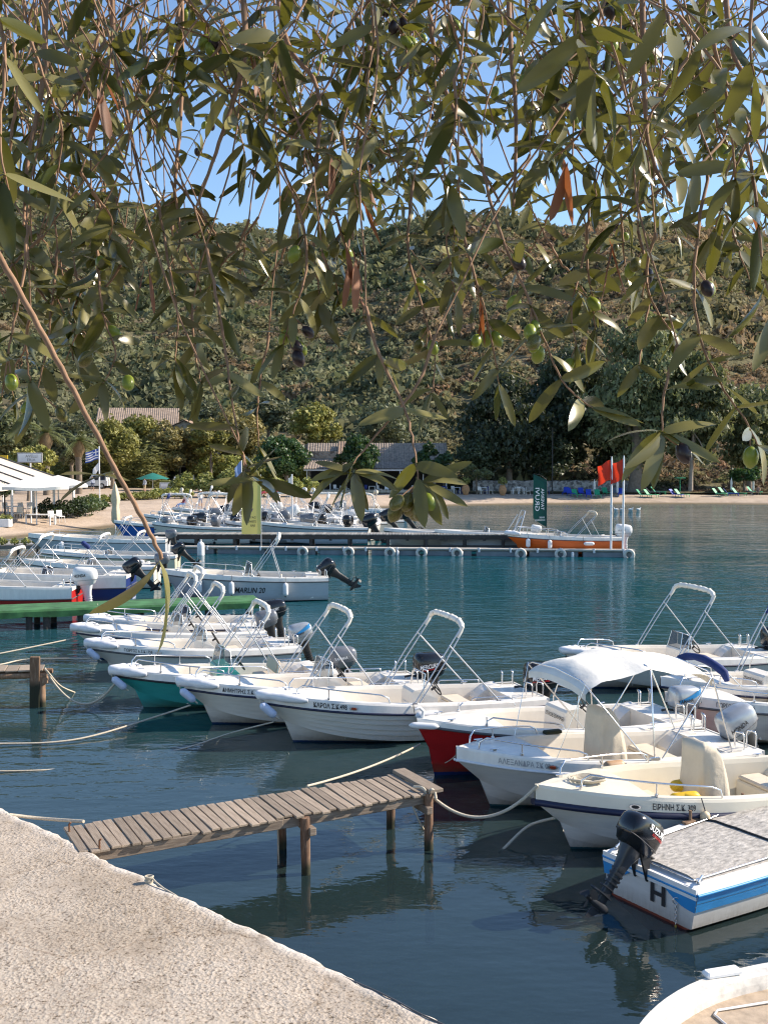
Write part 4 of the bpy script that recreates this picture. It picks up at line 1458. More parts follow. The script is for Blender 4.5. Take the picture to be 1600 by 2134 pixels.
b.bimini_folded(2.75, 0.95, 1.42, 1.05); b.outboard(tilt=0.05, m=BLACK, text=MERC, k=1.2)
b.bow_fender('pale blue fender hanging under the bow of the lapped boat next to the red hull'); BOAT_F = b
b.side_fender('long white fender with black cap lying along the boat numbered 498', 2.55, 0.5, 0.075, z=0.55, flat=True)
b = Boat('motorboat with red hull and white deck tucked between two white boats', 5.0, 1.85, 0.98, 0.66, (868, 1494), 21, H_RED, stripe=GREYR, band=0.10, rake=0.35)
b.bow_rail(0.55, 0.8, 0.14); b.bench(3.4, l=0.5, h=0.3, seat=BUFF); b.console(2.2, shield=None, w=0.75, h=0.85, text='GIANNIS BOATS', rail=True); b.bench(1.3, seat=BUFF); b.stern_boxes(); b.stern_rails(); b.cleats()
b.side_text('ΘΡΙΣ Σ.Κ.', 0.75, 0.085, LETTERW, 0.55, 0.02); 
q = MB(); q.tube([(b.L - 0.1, 0, b.zb), (b.L - 0.12, 0, b.zb + 0.10), (b.L - 0.05, 0, b.zb + 0.17), (b.L + 0.03, 0, b.zb + 0.14)], [0.03, 0.028, 0.03, 0.02], 0, 8)
q.capsule((b.L + 0.16, 0.05, b.zb - 0.09), (b.L - 0.3, 0.24, b.zb - 0.11), 0.055, 0, 10); q.build('bow_roller', FENDW, b.root)
b.outboard(tilt=0.1, m=SILVERM, text=[('YAMAHA', 0.06, 0.2, LETTER, 0.3)], stripe=BLUEP); BOAT_G = b
b = Boat('white motorboat under a raised white canopy with a beige covered console', 4.9, 1.85, 0.95, 0.62, (950, 1553), 20, H_WHITE2, stripe=FENDW, rake=0.62, p=2.5)
b.bow_rail(0.64, 0.94, 0.18, posts=(0.83,)); b.cover(2.35, 0.66, 0.52, 1.18); b.bench(3.2, l=0.45, h=0.26, seat=BUFF); b.bench(1.35, seat=BUFF); b.stern_boxes(); b.cleats(); b.nav_light(1.2, lens=AMBER); b.stern_rails()
b.name_text('ΑΛΕΞΑΝΔΡΑ ΣΚ 02', 0.5, 0.075, LETTERG, width=0.68)
b.bimini_open(1.05, 3.25, 1.98); b.outboard(tilt=0.55, m=SILVERM, text=[('HONDA', 0.07, 0.2, LETTER, 0.3)], k=1.1); BOAT_H = b
b.side_fender('tan fender wedged beside the rail of the canopied white boat', 1.9, 0.36, 0.085, TANF, z=0.72, flat=True)
b = Boat('cream decked motorboat numbered 309 with beige covered console', 5.2, 1.9, 0.92, 0.66, (1114, 1632), 19, H_WHITE2, deck=CREAM, stripe=NAVY, rail_r=0.045, band=0.2, liner=CREAM, rake=0.6)
b.bow_rail(0.56, 0.9, 0.2, posts=(0.73,)); b.cover(2.55, 0.64, 0.54, 1.12); b.bench(3.3, l=0.5, h=0.28, seat=BUFF, m=CREAM); b.bench(1.3, seat=BUFF, m=CREAM); b.cleats(); b.nav_light(1.1, lens=BLACKR); b.stern_boxes(CREAM)
b.name_text('ΕΙΡΗΝΗ Σ.Κ. 309', 1.32, 0.075, width=0.55, f0=0.35)
q = MB(); q.capsule((0, 0, 0), (0.3, 0.06, 0.02), 0.075, 0, 10); q.capsule((0.1, 0.05, 0.03), (0.34, -0.1, 0.0), 0.06, 0, 10)
o = q.build('yellow_bag', YELLOW, None, b.W(3.35, 0.3, b.floor + 0.50)); o.scale = (1.5, 1.3, 1.3); tag(o, 'crumpled yellow bag lying inside the cream decked boat', 'bag')
q = MB(); q.capsule((0, 0, 0), (0.26, 0.1, 0.02), 0.07, 0, 10)
o = q.build('yellow_bag', YELLOW, None, b.W(2.95, -0.25, b.floor + 0.48)); o.scale = (1.4, 1.3, 1.2); tag(o, 'smaller yellow bag beside the beige console cover', 'bag')
b.side_fender('cream fender on a black cord hanging off the boat numbered 309', 1.95, 0.25, 0.065, mat('fender_cream', (0.62, 0.50, 0.33), 0.45), z=0.66)
q = MB()
for k in range(5):
    r_ = 0.16 + 0.02 * k
    q.tube([(r_ * math.cos(a) * (1 + 0.1 * math.sin(3 * a + k)), 0.7 * r_ * math.sin(a), 0.015 + 0.012 * k + 0.006 * math.sin(5 * a)) for a in [j * 2 * math.pi / 18 for j in range(18)]], 0.011, 0, 5, closed=True)
o = q.build('coiled_rope', ROPE, None, b.W(4.45, 0.05, b.zsh(.86) + 0.03)); tag(o, 'rope coiled on the bow of the cream decked boat', 'rope')
BOAT_I = b
b.outboard(tilt=0.1, m=GREYM)

# loose gear inside the near boats
FUEL = mat('red_fuel_can', (0.45, 0.02, 0.015), 0.4)
def fuel_can(bt, x, y, label):
    q = MB(); q.box((0, 0, 0.12), (0.34, 0.22, 0.2), 0, bev=0.04); o = q.build('fuel_can', FUEL, None, bt.W(x, y, bt.floor)); o.rotation_euler[2] = bt.a + 0.2
    q = MB(); q.tube([(0.08, 0, 0.21), (0.08, 0, 0.26)], 0.03, 0, 8); q.tube([(-0.12, 0, 0.22), (-0.1, 0, 0.27), (0.0, 0, 0.27), (0.02, 0, 0.22)], 0.012, 0, 6); q.build('cap_and_handle', BLACKM, o)
    tag(o, label, 'fuel can', 'fuel cans in boats')
fuel_can(BOAT_F, 0.95, -0.35, 'red fuel can in the lapped boat beside the red hull'); fuel_can(BOAT_E, 0.9, -0.3, 'red fuel can in the lapped boat beside the teal hull'); fuel_can(BOAT_D, 0.95, -0.3, 'red fuel can in the stern of the teal hulled boat')
q = MB()
for k in range(6):
    q.capsule((0.12 * k - 0.3, 0.1 * math.sin(k * 2), 0.02 * (k % 2)), (0.12 * k - 0.1, 0.35 + 0.08 * math.cos(k), 0.05), 0.085, 0, 9)
o = q.build('blue_tarp', BLUEP, None, BOAT_I.W(0.75, 0.25, BOAT_I.zs + 0.06)); o.rotation_euler[2] = 0.5; tag(o, 'crumpled blue tarpaulin on the stern of the cream decked boat', 'tarpaulin')
q = MB(); q.box((0, 0, 0.03), (0.30, 0.12, 0.06), 0, bev=0.015); o = q.build('wood_block', WOODB, None, BOAT_H.W(2.85, -0.80, BOAT_H.zsh(.58) + 0.015)); o.rotation_euler[2] = BOAT_H.a; tag(o, 'small varnished wood block on the gunwale under the white canopy', 'wood block')

# --- right side, farther out
b = Boat('white motorboat with navy stripe farthest out on the right side', 5.3, 1.9, 0.92, 0.62, (1180, 1350), 17, H_WHITE, stripe=NAVY)
b.bow_cushion(0.9, 0.08); b.bow_rail(0.7, 0.93, 0.18); b.console(2.35, shield='dark', shield_h=0.36); b.bench(1.4, seat=BUFF); b.stern_boxes(); b.cleats(); b.stern_rails(); b.nav_light(1.5, lens=BLACKR)
b.bimini_folded(3.0, 0.95, 1.42, 1.35, roll=0.055); b.outboard(tilt=0.1, m=BLACK, k=1.2, text=MERC); BOAT_J = b
b = Boat('white motorboat with folded blue bimini behind the raised white canopy', 4.9, 1.85, 0.95, 0.64, (1375, 1408), 17, H_WHITE, stripe=NAVY)
b.bow_rail(0.66, 0.92, 0.16); b.console(2.55, shield=None, w=0.72, h=0.8, text='GIANNIS BOATS', hatch=False); b.bench(1.5, seat=BUFF); b.bench(3.3, l=0.5, h=0.28, seat=CUSHION); b.stern_boxes(); b.cleats()
b.bimini_folded(2.55, 0.75, 1.45, 1.2, m=BLUEC); b.outboard(tilt=0.1, m=BLACK, k=1.1); BOAT_K = b
b = Boat('white motorboat numbered 1916 with grey hull side on the right', 5.0, 1.9, 0.95, 0.64, (1384, 1440), 17, H_WHITE2, stripe=GREYR)
b.bow_rail(0.55, 0.9, 0.2, posts=(0.72,)); b.console(2.3, shield=None); b.bench(3.2, l=0.5, h=0.3, seat=BUFF); b.bench(1.4, seat=BUFF); b.stern_boxes(); b.cleats(); b.stern_rails()
b.name_text('ΓΙΩΡΓΟΣ 3 Σ.Κ. 1916', 0.75, 0.075, width=0.62)
b.side_fender('black ball fender hanging on the side of the boat numbered 1916', 1.75, 0.2, 0.085, BLACKR, z=0.44); BOAT_L = b
b.outboard(tilt=0.1, m=BLACK)
# blue folded bimini roll lying low behind the white canopy
b = BOAT_K
q = MB()
path = [b.W(4.0, y, b.zsh(.8) + 0.42 - 0.12 * abs(y) ** 2 * 2) for y in (-0.75, -0.5, -0.2, 0.1, 0.4, 0.65, 0.78)]
o0 = path[0].copy()
q.tube([p - o0 for p in path] + [b.W(3.95, 0.8, b.zsh(.8) + 0.12) - o0], [0.06, 0.08, 0.07, 0.085, 0.075, 0.085, 0.08, 0.05], 0, 10)
o = q.build('folded_sunshade', BLUEC, None, o0); tag(o, 'rolled navy blue sunshade lying across the bow behind the white canopy', 'sunshade')
q = MB()
for y in (-0.7, 0.72):
    q.tube([b.W(4.0, y, b.zsh(.8) + 0.36) - o0, b.W(3.6, y * 1.05, b.zsh(.73)) - o0], 0.013, 0, 6)
q.build('leg', STEEL, o)

# --- blue and white wooden boat, stern toward the quay
SA = P(1258, 1772, 0.5); SB_ = P(1452, 1856, 0.5)
mid = (SA + SB_) / 2; mid.z = 0
fw_ = Vector((SB_ - SA)).normalized(); fw_ = Vector((-fw_.y, fw_.x, 0))
if fw_.x < 0: fw_ = -fw_
th = math.degrees(math.atan2(fw_.y, fw_.x)) - 180
H_BLUE = hull_mat('hull_blue_white', (0.70, 0.68, 0.64), (0.20, 0.035, 0.015), 0.03, 0.45)
SW = (SB_ - SA).length
b = Boat('blue and white wooden boat with a canvas covered deck, stern to the quay', 5.2, SW / 0.86, 0.74, 0.50, None, th, H_BLUE, deck=WHITEP, stripe=BLUEP, band=0.075, stern_at=mid, rail_r=0.018, gw=0.16, ta=0.12, tf=0.8, rake=0.3, p=2.6)
BOAT_M = b
# blue painted planks on the upper side, carried round the transom
for lo, hi, nm in ((0.50, 0.74, 'plank'), (0.76, 0.985, 'plank')):
    for sg in (1, -1):
        q = MB()
        rows = []
        for f in (lo, hi):
            rows.append([b.side(t, f, 0.012) for t in b.ts])
        m_ = len(b.ts)
        vs = [Vector((p.x, p.y * sg, p.z)) for r in rows for p in r]
        q.add(vs, [(k, k + 1, m_ + k + 1, m_ + k) if sg < 0 else (k + 1, k, m_ + k, m_ + k + 1) for k in range(m_ - 1)], 0, True)
        q.build(nm, BLUEP, b.hull_o)
for sg in (1, -1):
    q = MB()
    h0 = b.hb(0); z1 = b.zr(0); zc0 = b.zc(0)
    za = lerp(zc0, z1, 0.50)
    pts = [(-0.014, sg * (h0 + 0.01), z1), (-0.014, sg * (lerp(h0 * .9, h0, .5) + 0.012), za)]
    for k in range(9):
        a = k / 8
        pts.append((-0.014, sg * (h0 * (0.93 - 0.62 * a)), za + (z1 - za) * (0.02 + 0.9 * a ** 2.2)))
    pts.append((-0.014, sg * h0 * 0.31, z1))
    q.add(pts, [tuple(range(len(pts)))], 0)
    q.build('transom_panel', BLUEP, b.hull_o)
# raised inner deck cover in three canvas sections
TARP = mat('weathered_canvas', (0.45, 0.42, 0.38), 0.9, var=0.5, nscale=9, bmp=0.9, bdist=0.02, vec_scale=(1, 2.4, 1))
for t0, t1 in ((0.03, 0.335), (0.345, 0.62), (0.63, 0.86)):
    q = MB()
    nn = 10
    rows = []
    for i in range(nn + 1):
        t = lerp(t0, t1, i / nn)
        g = max(b.hb(t) - 0.15, 0.05)
        rows.append([Vector((t * b.L, g * (-1 + 2 * j / 8), b.zsh(t) + 0.045 + 0.012 * mnoise.noise((t * 20, j * 1.3, 0)) - (0.03 if j in (0, 8) else 0))) for j in range(9)])
    for a_, c_ in zip(rows[:-1], rows[1:]):
        q.add(a_ + c_, [(j, 9 + j, 9 + j + 1, j + 1) for j in range(8)], 0, True)
    edge = [r[0] for r in rows] + rows[-1][1:] + [r[-1] for r in reversed(rows[:-1])] + list(reversed(rows[0][1:-1]))
    q.loft([[p + Vector((0, 0, -0.06)) for p in edge], edge], 0, caps=False)
    cv = q.build('deck_cover', TARP, b.root)
    q = MB(); q.tube([rows[-1][j] + Vector((0, 0, 0.012)) for j in range(9)], 0.014, 0, 5)
    q.build('seam_batten', BLACKM, cv)
q = MB()
for sg in (1, -1):
    q.tube([(0.12, sg * (b.hb(0) - 0.16), b.zs + 0.03), (2.2, sg * (b.hb(.42) - 0.16), b.zsh(.42) + 0.03)], 0.012, 0, 6)
q.tube([(0.12, b.hb(0) - 0.16, b.zs + 0.03), (0.12, -(b.hb(0) - 0.16), b.zs + 0.03)], 0.012, 0, 6)
q.build('deck_rail', STEEL, b.root)
for sg in (1, -1):
    for tx in (0.30, 0.5):
        if sg > 0 or tx < 0.6:
            q = MB(); x_ = tx * b.L
            q.tube([(x_, sg * (b.hb(tx) - 0.06), b.zsh(tx)), (x_, sg * (b.hb(tx) - 0.06), b.zsh(tx) + 0.16)], 0.02, 0, 7)
            q.box((x_, sg * (b.hb(tx) - 0.07), b.zsh(tx) + 0.02), (0.28, 0.08, 0.03), 0, bev=0.01)
            q.build('rowlock', WOODB, b.root)
q = MB()
for sg in (1, -1):
    c = Vector((0.14, sg * (b.hb(0.03) - 0.10), b.zs + 0.045))
    q.tube([c + Vector((-0.09, -0.05, 0.02)), c + Vector((0.1, 0.05, 0.02))], 0.014, 0, 6); q.box(c, (0.05, 0.04, 0.04), 0)
q.build('cleat', STEEL, b.root)
b.outboard(x=0.02, y=0.10, z=0.66, tilt=0.70, m=BLACK, leg=mat('dark_grey_leg', (0.035, 0.037, 0.042), 0.28, var=0.2), k=0.92, text=[('SUZUKI', 0.075, 0.30, LETTERW, 0.34), ('FOURSTROKE', 0.03, 0.255, LETTERR, 0.25)], stripe=None)
# black letter on the transom
text_on('lettering', 'H', (-0.02, -0.05, 0.17), (0, -1, 0), (0, 0, 1), 0.22, LETTER, b.hull_o, bold=0.03, width=0.22)
# eye bolt and mooring chain
o0 = b.W(-0.03, -b.hb(0) * 0.62, 0.30)
ch = empty('mooring_chain', o0, 0, 'small chain with yellow line hanging from the blue boat stern', 'chain')
q = MB(); q.tube([(0.035 * math.cos(a), 0, 0.035 * math.sin(a)) for a in [k * math.pi / 6 for k in range(12)]], 0.007, 0, 5, closed=True)
q.build('ring', STEEL, ch)
for k in range(7):
    q = MB()
    zc_ = -0.05 - 0.034 * k
    ax = (1, 0) if k % 2 else (0, 1)
    q.tube([(0.011 * math.cos(a) * ax[0], 0.011 * math.cos(a) * ax[1], zc_ + 0.021 * math.sin(a)) for a in [j * math.pi / 5 for j in range(10)]], 0.005, 0, 4, closed=True)
    q.build('chain_link', STEEL, ch)
q = MB(); q.tube([(0, 0, -0.28), (0.005, 0.005, -0.34), (0, 0, -0.42), (0, 0, -0.55)], [0.012, 0.018, 0.01, 0.008], 0, 6); q.build('yellow_line', ROPEY, ch)

# --- bow of a white boat lying under the quay, bottom right
b = Boat('white boat bow with sandy deck at the bottom corner by the quay', 4.4, 1.75, 0.62, 0.5, None, 0, H_WHITE, deck=mat('worn_white_paint', (0.70, 0.67, 0.61), 0.6, var=0.28, nscale=9, bmp=0.3, bdist=0.004), stripe=GREYR, band=0.1, gw=0.20, tf=0.99, ta=0.1, rake=0.2, p=2.8, stern_at=(0, 0, 0), rail_r=0.016, detail=2)
BOAT_N = b
fwd = Vector((-0.955, -0.29, 0)).normalized()
tip = P(1312, 2158, 0.62)
b.a = math.atan2(fwd.y, fwd.x)
b.loc = Vector((tip.x, tip.y, 0)) - fwd * b.L
b.root.location = b.loc; b.root.rotation_euler[2] = b.a
SANDY = mat('sandy_deck', (0.42, 0.33, 0.24), 0.9, var=0.25, nscale=9, bmp=0.6, bdist=0.01)
q = MB()
tt_ = [t for t in b.ts if t >= 0.1]
rows = [[Vector((t * b.L, (b.gin(t) - 0.02 * (b.gin(t) > 0.03)) * k_, b.zsh(t) - 0.11)) for k_ in (-1, 0, 1)] for t in tt_]
for a_, c_ in zip(rows[:-1], rows[1:]):
    q.add(a_ + c_, [(j, 3 + j, 3 + j + 1, j + 1) for j in range(2)], 0)
dk = q.build('sandy_deck', SANDY, b.root)
q = MB(); zz = 0.47
q.tube([(1.2, 0.42, b.zsh(.27) - 0.095), (3.35, 0.36, b.zsh(.76) - 0.095), (3.42, 0.30, b.zsh(.77) - 0.095), (3.42, -0.30, b.zsh(.77) - 0.095), (3.35, -0.36, b.zsh(.76) - 0.095), (1.2, -0.42, b.zsh(.27) - 0.095)], 0.012, 0, 5)
q.build('hatch_trim', WHITEP, dk)
q = MB(); q.box((3.05, -(b.hb(.69) - 0.06), b.zsh(.69) + 0.03), (0.36, 0.12, 0.06), 0, bev=0.02); q.build('rowlock_pad', WHITEP, b.root)

# --- left side boats beyond the green walkway
b = Boat('silver hulled motorboat lettered 20 with raised black outboard and fenders', 6.1, 2.2, 1.15, 0.85, (335, 1184), 6, H_GREY, stripe=GREYR, rake=0.75)
b.bow_rail(0.5, 0.88, 0.24, posts=(0.62, 0.75)); b.console(2.85, shield='tint', shield_h=0.5, w=0.7, h=0.8); b.bench(1.9, seat=BUFF, back=True, w=1.0); b.stern_boxes(); b.cleats(); b.stern_rails()
b.side_text('MARLIN 20', 2.72, 0.20, LETTER, 0.42, 0.012, 0.25, width=1.1)
b.bimini_folded(2.75, 0.95, 1.4, 1.75, roll=0.06); b.outboard(tilt=0.95, m=BLACK, k=1.2)
b.side_fender('white fender nearest the bow of the silver hulled boat', 1.45, 0.52, 0.11); b.side_fender('white fender beside the lettering on the silver hulled boat', 2.62, 0.5, 0.10); b.side_fender('white fender nearest the stern of the silver hulled boat', 4.55, 0.5, 0.10); BOAT_P = b
b = Boat('white motorboat with navy hull stripe moored behind the green walkway', 6.4, 2.2, 1.25, 1.0, (-95, 1180), 2, H_NAVY, stripe=GREYR, band=0.52)
b.bow_rail(0.4, 0.8, 0.3, posts=(0.5, 0.62, 0.7)); b.console(3.0, shield='dark', shield_h=0.45, w=0.8); b.bench(1.9, seat=LINER, back=False); b.stern_boxes(); b.side_rail(0.06, 0.3)
b.bimini_folded(4.1, 1.05, 1.25, 2.6); b.outboard(tilt=0.75, m=BLACK, k=1.1)
BOAT_Q = b
q = MB(); q.capsule((1.35, 0.55, 1.95), (1.65, 0.55, 2.2), 0.09, 0, 10); q.tube([(0.7, 0.6, b.zs), (1.5, 0.57, 2.0)], 0.02, 1, 6); q.build('covered_light_mast', [BLUEC, WHITEP], b.root)
b = Boat('white and red motorboat with white outboard against the green walkway', 5.2, 1.9, 1.1, 0.85, (-160, 1204), 3, hull_mat('hull_red_white', (0.42, 0.02, 0.015), (0.3, 0.02, 0.02), 0.0), stripe=GREYR, band=0.46)
b.console(3.3, shield='tint', shield_h=0.5, w=0.8); b.bench(2.0, seat=LINER); b.stern_boxes(); b.stern_rails(); b.bimini_folded(2.9, 0.9, 1.15, 1.5)
b.outboard(tilt=0.08, m=WHITEM, leg=WHITEM, k=1.35, text=[('HONDA', 0.075, 0.22, LETTER, 0.3)]); BOAT_R = b
b = Boat('grey sided bowrider with small windscreen moored by the timber terrace', 7.0, 2.4, 1.4, 1.1, (60, 1110), 4, H_GREY, stripe=GREYR, rake=1.0, band=0.2)
b.console(3.3, shield='tint', w=1.2, shield_h=0.4, rail=False); b.bench(2.2, seat=LINER); b.bow_rail(0.45, 0.85, 0.2); b.stern_boxes(); b.bimini_folded(2.6, 0.6, 1.0, 1.5); b.outboard(tilt=0.3, m=GREYM, k=1.0)
b.side_fender('pale fender on the grey sided bowrider by the terrace', 1.9, 0.5, 0.12)
BOAT_S = b
b = Boat('cream sided motorboat with beige seats between bowrider and silver boat', 6.0, 2.1, 1.2, 0.95, (85, 1143), 3, H_CREAM, stripe=GREYR, band=0.16)
b.console(3.0, shield='tint', w=0.9, m=BUFF); b.bench(2.1, seat=BUFF, back=True); b.bow_rail(0.5, 0.9, 0.25); b.stern_boxes(); b.outboard(tilt=0.8, m=BLACK, k=1.0); b.bimini_folded(2.5, 0.9, 0.9, 1.2)
b.side_fender('white fender lying along the cream sided motorboat', 2.2, 0.55, 0.09, z=0.75, flat=True)
b.side_fender('white fender nearest the stern of the cream sided motorboat', 4.2, 0.55, 0.09, z=0.72, flat=True)
BOAT_T = b
b = Boat('white motorboat squeezed between cream sided boat and navy striped boat', 5.4, 2.0, 1.15, 0.9, (48, 1163), 2, H_WHITE, stripe=GREYR)
b.console(2.6, shield='tint', w=0.8); b.bench(1.7, seat=BUFF); b.bow_rail(0.5, 0.9, 0.24); b.stern_boxes(); b.bimini_folded(3.0, 0.9, 1.1, 1.5); b.outboard(tilt=0.2, m=GREYM)
b = Boat('orange sided motorboat with white deck behind the floating pontoon', 6.1, 2.2, 1.18, 0.92, (1057, 1108), 3, H_ORANGE, stripe=GREYR, band=0.2, rake=0.8)
b.bow_cushion(0.9, 0.12); b.bow_rail(0.5, 0.92, 0.32, posts=(0.6, 0.68, 0.76, 0.84), r=0.016); b.console(3.3, shield='tint', shield_h=0.5, w=0.9); b.bench(2.2, seat=CUSHION, back=True); b.bench(1.2, seat=CUSHION); b.stern_boxes()
b.bimini_folded(2.6, 1.15, 1.25, 1.25, m=BEIGEC, roll=0.055); b.outboard(tilt=0.05, m=WHITEM, leg=WHITEM, k=1.5, text=[('SUZUKI', 0.05, 0.22, LETTERG, 0.28)])
for xb_, l_ in ((1.0, 'white fender nearest the bow of the orange boat'), (2.1, 'white fender amidships on the orange boat')):
    b.side_fender(l_, xb_, 0.5, 0.12)
b.side_fender('white fender lying flat near the stern of the orange boat', 3.9, 0.6, 0.1, z=0.62, flat=True)
BOAT_U = b

# --- boats crowded behind the long pier
def marina(label, bow, L, th, hull, motor=None, bim=True, shield=True, zb=1.35, zs=1.0, seat=LINER, canvas=CANVAS, back=False, k=1.6, B=2.1, lean=0.9, stern=None):
    b = Boat(label, L, B, zb, zs, bow, th, hull, stern_at=stern, stripe=GREYR, detail=1, rake=0.7, rail_r=0.03, group='boats moored behind the pier')
    if shield: b.console(L * 0.48, shield='tint', shield_h=0.45, w=0.85, rail=False, wheel=False, hatch=False)
    b.bench(L * 0.28, seat=seat, back=back)
    b.bow_rail(0.5, 0.9, 0.25)
    b.stern_boxes()
    if bim: b.bimini_folded(L * 0.5, lean, 1.8, L * 0.22, m=canvas, roll=0.08)
    if motor: b.outboard(tilt=random.uniform(0.1, 0.7), m=motor, k=k, detail=False)
    return b
marina('white cuddy speedboat with raked windscreen directly behind the pier', (318, 1086), 5.9, 4, H_WHITE, GREYM, bim=False)
marina('long white motorboat directly behind the pier beside the yellow banner', (540, 1086), 6.6, 3, H_GREY, BLACK)
marina('white motorboat with dark engine cover behind the speedboat', (345, 1075), 5.2, 8, H_WHITE, BLACK)
marina('white motorboat with grey outboard left of the yellow banner', (425, 1079), 5.0, 6, H_WHITE, GREYM, canvas=BEIGEC)
marina('white motorboat between the yellow banner and the white flag', (565, 1074), 5.2, 9, H_WHITE, WHITEM, lean=-0.8)
marina('white motorboat with leaning bimini nearest the open water', (640, 1076), 5.2, 7, H_WHITE3, BLACK, back=True)
marina('white motorboat second row behind the speedboat', (330, 1064), 4.8, 14, H_WHITE, BLACK, canvas=BEIGEC, lean=-0.7)
marina('small white motorboat with blue canvas in the second row', (400, 1067), 4.6, 11, H_WHITE3, GREYM, canvas=BLUEC)
marina('white motorboat tucked in the second row behind the yellow banner', (470, 1066), 4.8, 9, H_WHITE, WHITEM)
b = marina('red hulled boat with red canopy right of the yellow banner', (505, 1060), 5.6, 6, H_RED, None, bim=False, B=2.1)
b.bimini_open(1.2, 4.4, 2.6, m=mat('red_canvas', (0.30, 0.02, 0.02), 0.7))
marina('white motorboat by the white flag in the second row', (610, 1064), 4.6, 10, H_WHITE, GREYM, lean=-0.8)
marina('white motorboat in the far row closest to the beach', (655, 1060), 4.4, 12, H_WHITE3, None)
for u_, v_, th_, h_, mo_, lab_ in ((380, 1082, 5, H_WHITE, BLACK, 'white motorboat with two raised hoops, third hull behind the pier'), (470, 1084, 3, H_WHITE3, GREYM, 'offwhite motorboat just left of the yellow banner pole'), (600, 1083, 6, H_WHITE, BLACK, 'white motorboat just right of the thin white flagpole'),
        (360, 1056, 10, H_WHITE, GREYM, 'white motorboat nearest the slipway, behind the hoops'), (440, 1058, 12, H_WHITE, WHITEM, 'white motorboat beside the standing person in white'), (520, 1056, 8, H_WHITE3, BLACK, 'offwhite motorboat closest to the bamboo hedge'), (580, 1055, 9, H_WHITE, GREYM, 'white motorboat farthest back under the fig tree'), (690, 1072, 6, H_WHITE, BLACK, 'white motorboat on the outer end by the stone jetty')):
    marina(lab_, (u_, v_), 4.9, th_, h_, mo_, lean=random.choice((0.9, 0.6, -0.7)), canvas=random.choice((CANVAS, CANVAS, BEIGEC)), back=random.random() < 0.5)
for k_, (u_, v_, th_, h_, mo_, lab_) in enumerate(((352, 1098, -96, H_WHITE, GREYM, 'white boat stern to the pier with grey engine, first from the left'), (405, 1096, -104, H_WHITE3, BLACK, 'white boat stern to the pier with black engine, second from the left'), (452, 1098, -95, H_WHITE, GREYM, 'white boat stern to the pier, third from the left'), (492, 1095, -100, H_WHITE, BLACK, 'white boat stern to the pier, just before the yellow banner'), (575, 1096, -92, H_WHITE, GREYM, 'white boat stern to the pier, first after the yellow banner'),
        (672, 1095, -98, H_WHITE3, BLACK, 'white boat stern to the pier, second after the yellow banner'), (728, 1096, -110, H_WHITE, BLACK, 'white boat stern to the pier nearest the open water'))):
    p_ = P(u_, v_, 1.0)
    marina(lab_, None, 4.7, th_, h_, mo_, stern=p_, lean=(0.7, -0.6, 0.4)[k_ % 3], back=k_ % 2 == 0, k=1.45)
marina('white motorboat with beige canvas against the sandy slipway', (300, 1070), 4.6, 10, H_WHITE, GREYM, canvas=BEIGEC)
marina('white motorboat wedged behind the red hulled boat', (545, 1063), 4.6, 12, H_WHITE, BLACK)
marina('blue hulled motorboat by the folded cream parasol', (238, 1083), 5.0, 8, hull_mat('hull_mid_blue', (0.03, 0.12, 0.42), (0.02, 0.05, 0.2)), BLACK, canvas=BLUEC)
b = Boat('pale blue open boat lying off the beach before the taverna', 5.0, 1.9, 0.95, 0.72, (728, 1056), 2, H_PALEB, stripe=WHITEP, detail=1, rake=0.3)
b.bench(1.5); b.bench(3.0); b.outboard(m=WHITEM, detail=False, tilt=0.4)
b = Boat('white hulled dinghy with small outboard beside the pier end', 4.2, 1.7, 1.15, 0.95, (800, 1099), 2, H_WHITE, stripe=BLACKR, detail=1, rake=0.5, name='dinghy', cat='dinghy')
b.bench(1.4)
b = Boat('white rib boat with radar arch behind the pier', 5.6, 2.1, 1.15, 0.95, (905, 1102), 2, H_GREY, stripe=BLACKR, detail=1, rake=0.5)
b.console(2.6, shield='tint', shield_h=0.5, w=0.8); b.bench(1.6, back=True)
q = MB()
for sg in (1, -1):
    q.tube([(0.9, sg * 0.9, 0.95), (0.6, sg * 0.75, 1.9), (0.5, sg * 0.6, 2.2)], 0.035, 0, 6)
    q.tube([(1.3, sg * 0.9, 0.95), (0.7, sg * 0.72, 1.95)], 0.03, 0, 6)
q.tube([(0.5, 0.6, 2.2), (0.5, -0.6, 2.2)], 0.035, 0, 6); q.tube([(0.65, 0.72, 1.8), (0.65, -0.72, 1.8)], 0.025, 0, 6)
q.build('radar_arch', ALU, b.root)
b.outboard(m=WHITEM, detail=False)
# ================================================================== JETTIES, PONTOON, FLAGS
def timber(name, c, s, rz, m, parent, tilt=0.0, bev=0.006):
    mb = MB(); mb.box((0, 0, 0), s, 0, bev=bev)
    o = mb.build(name, m, parent)
    o.location = c; o.rotation_euler = (tilt, 0, rz)
    return o
def post(name, a, b, r, m, parent, n=9, lumps=0.06):
    a, b = Vector(a), Vector(b)
    k = 8
    path = [a.lerp(b, i / k) + Vector((random.uniform(-1, 1), random.uniform(-1, 1), 0)) * r * 0.08 for i in range(k + 1)]
    mb = MB(); mb.tube(path, [r * (1 + random.uniform(-lumps, lumps)) for _ in path], 0, n)
    return mb.build(name, m, parent)

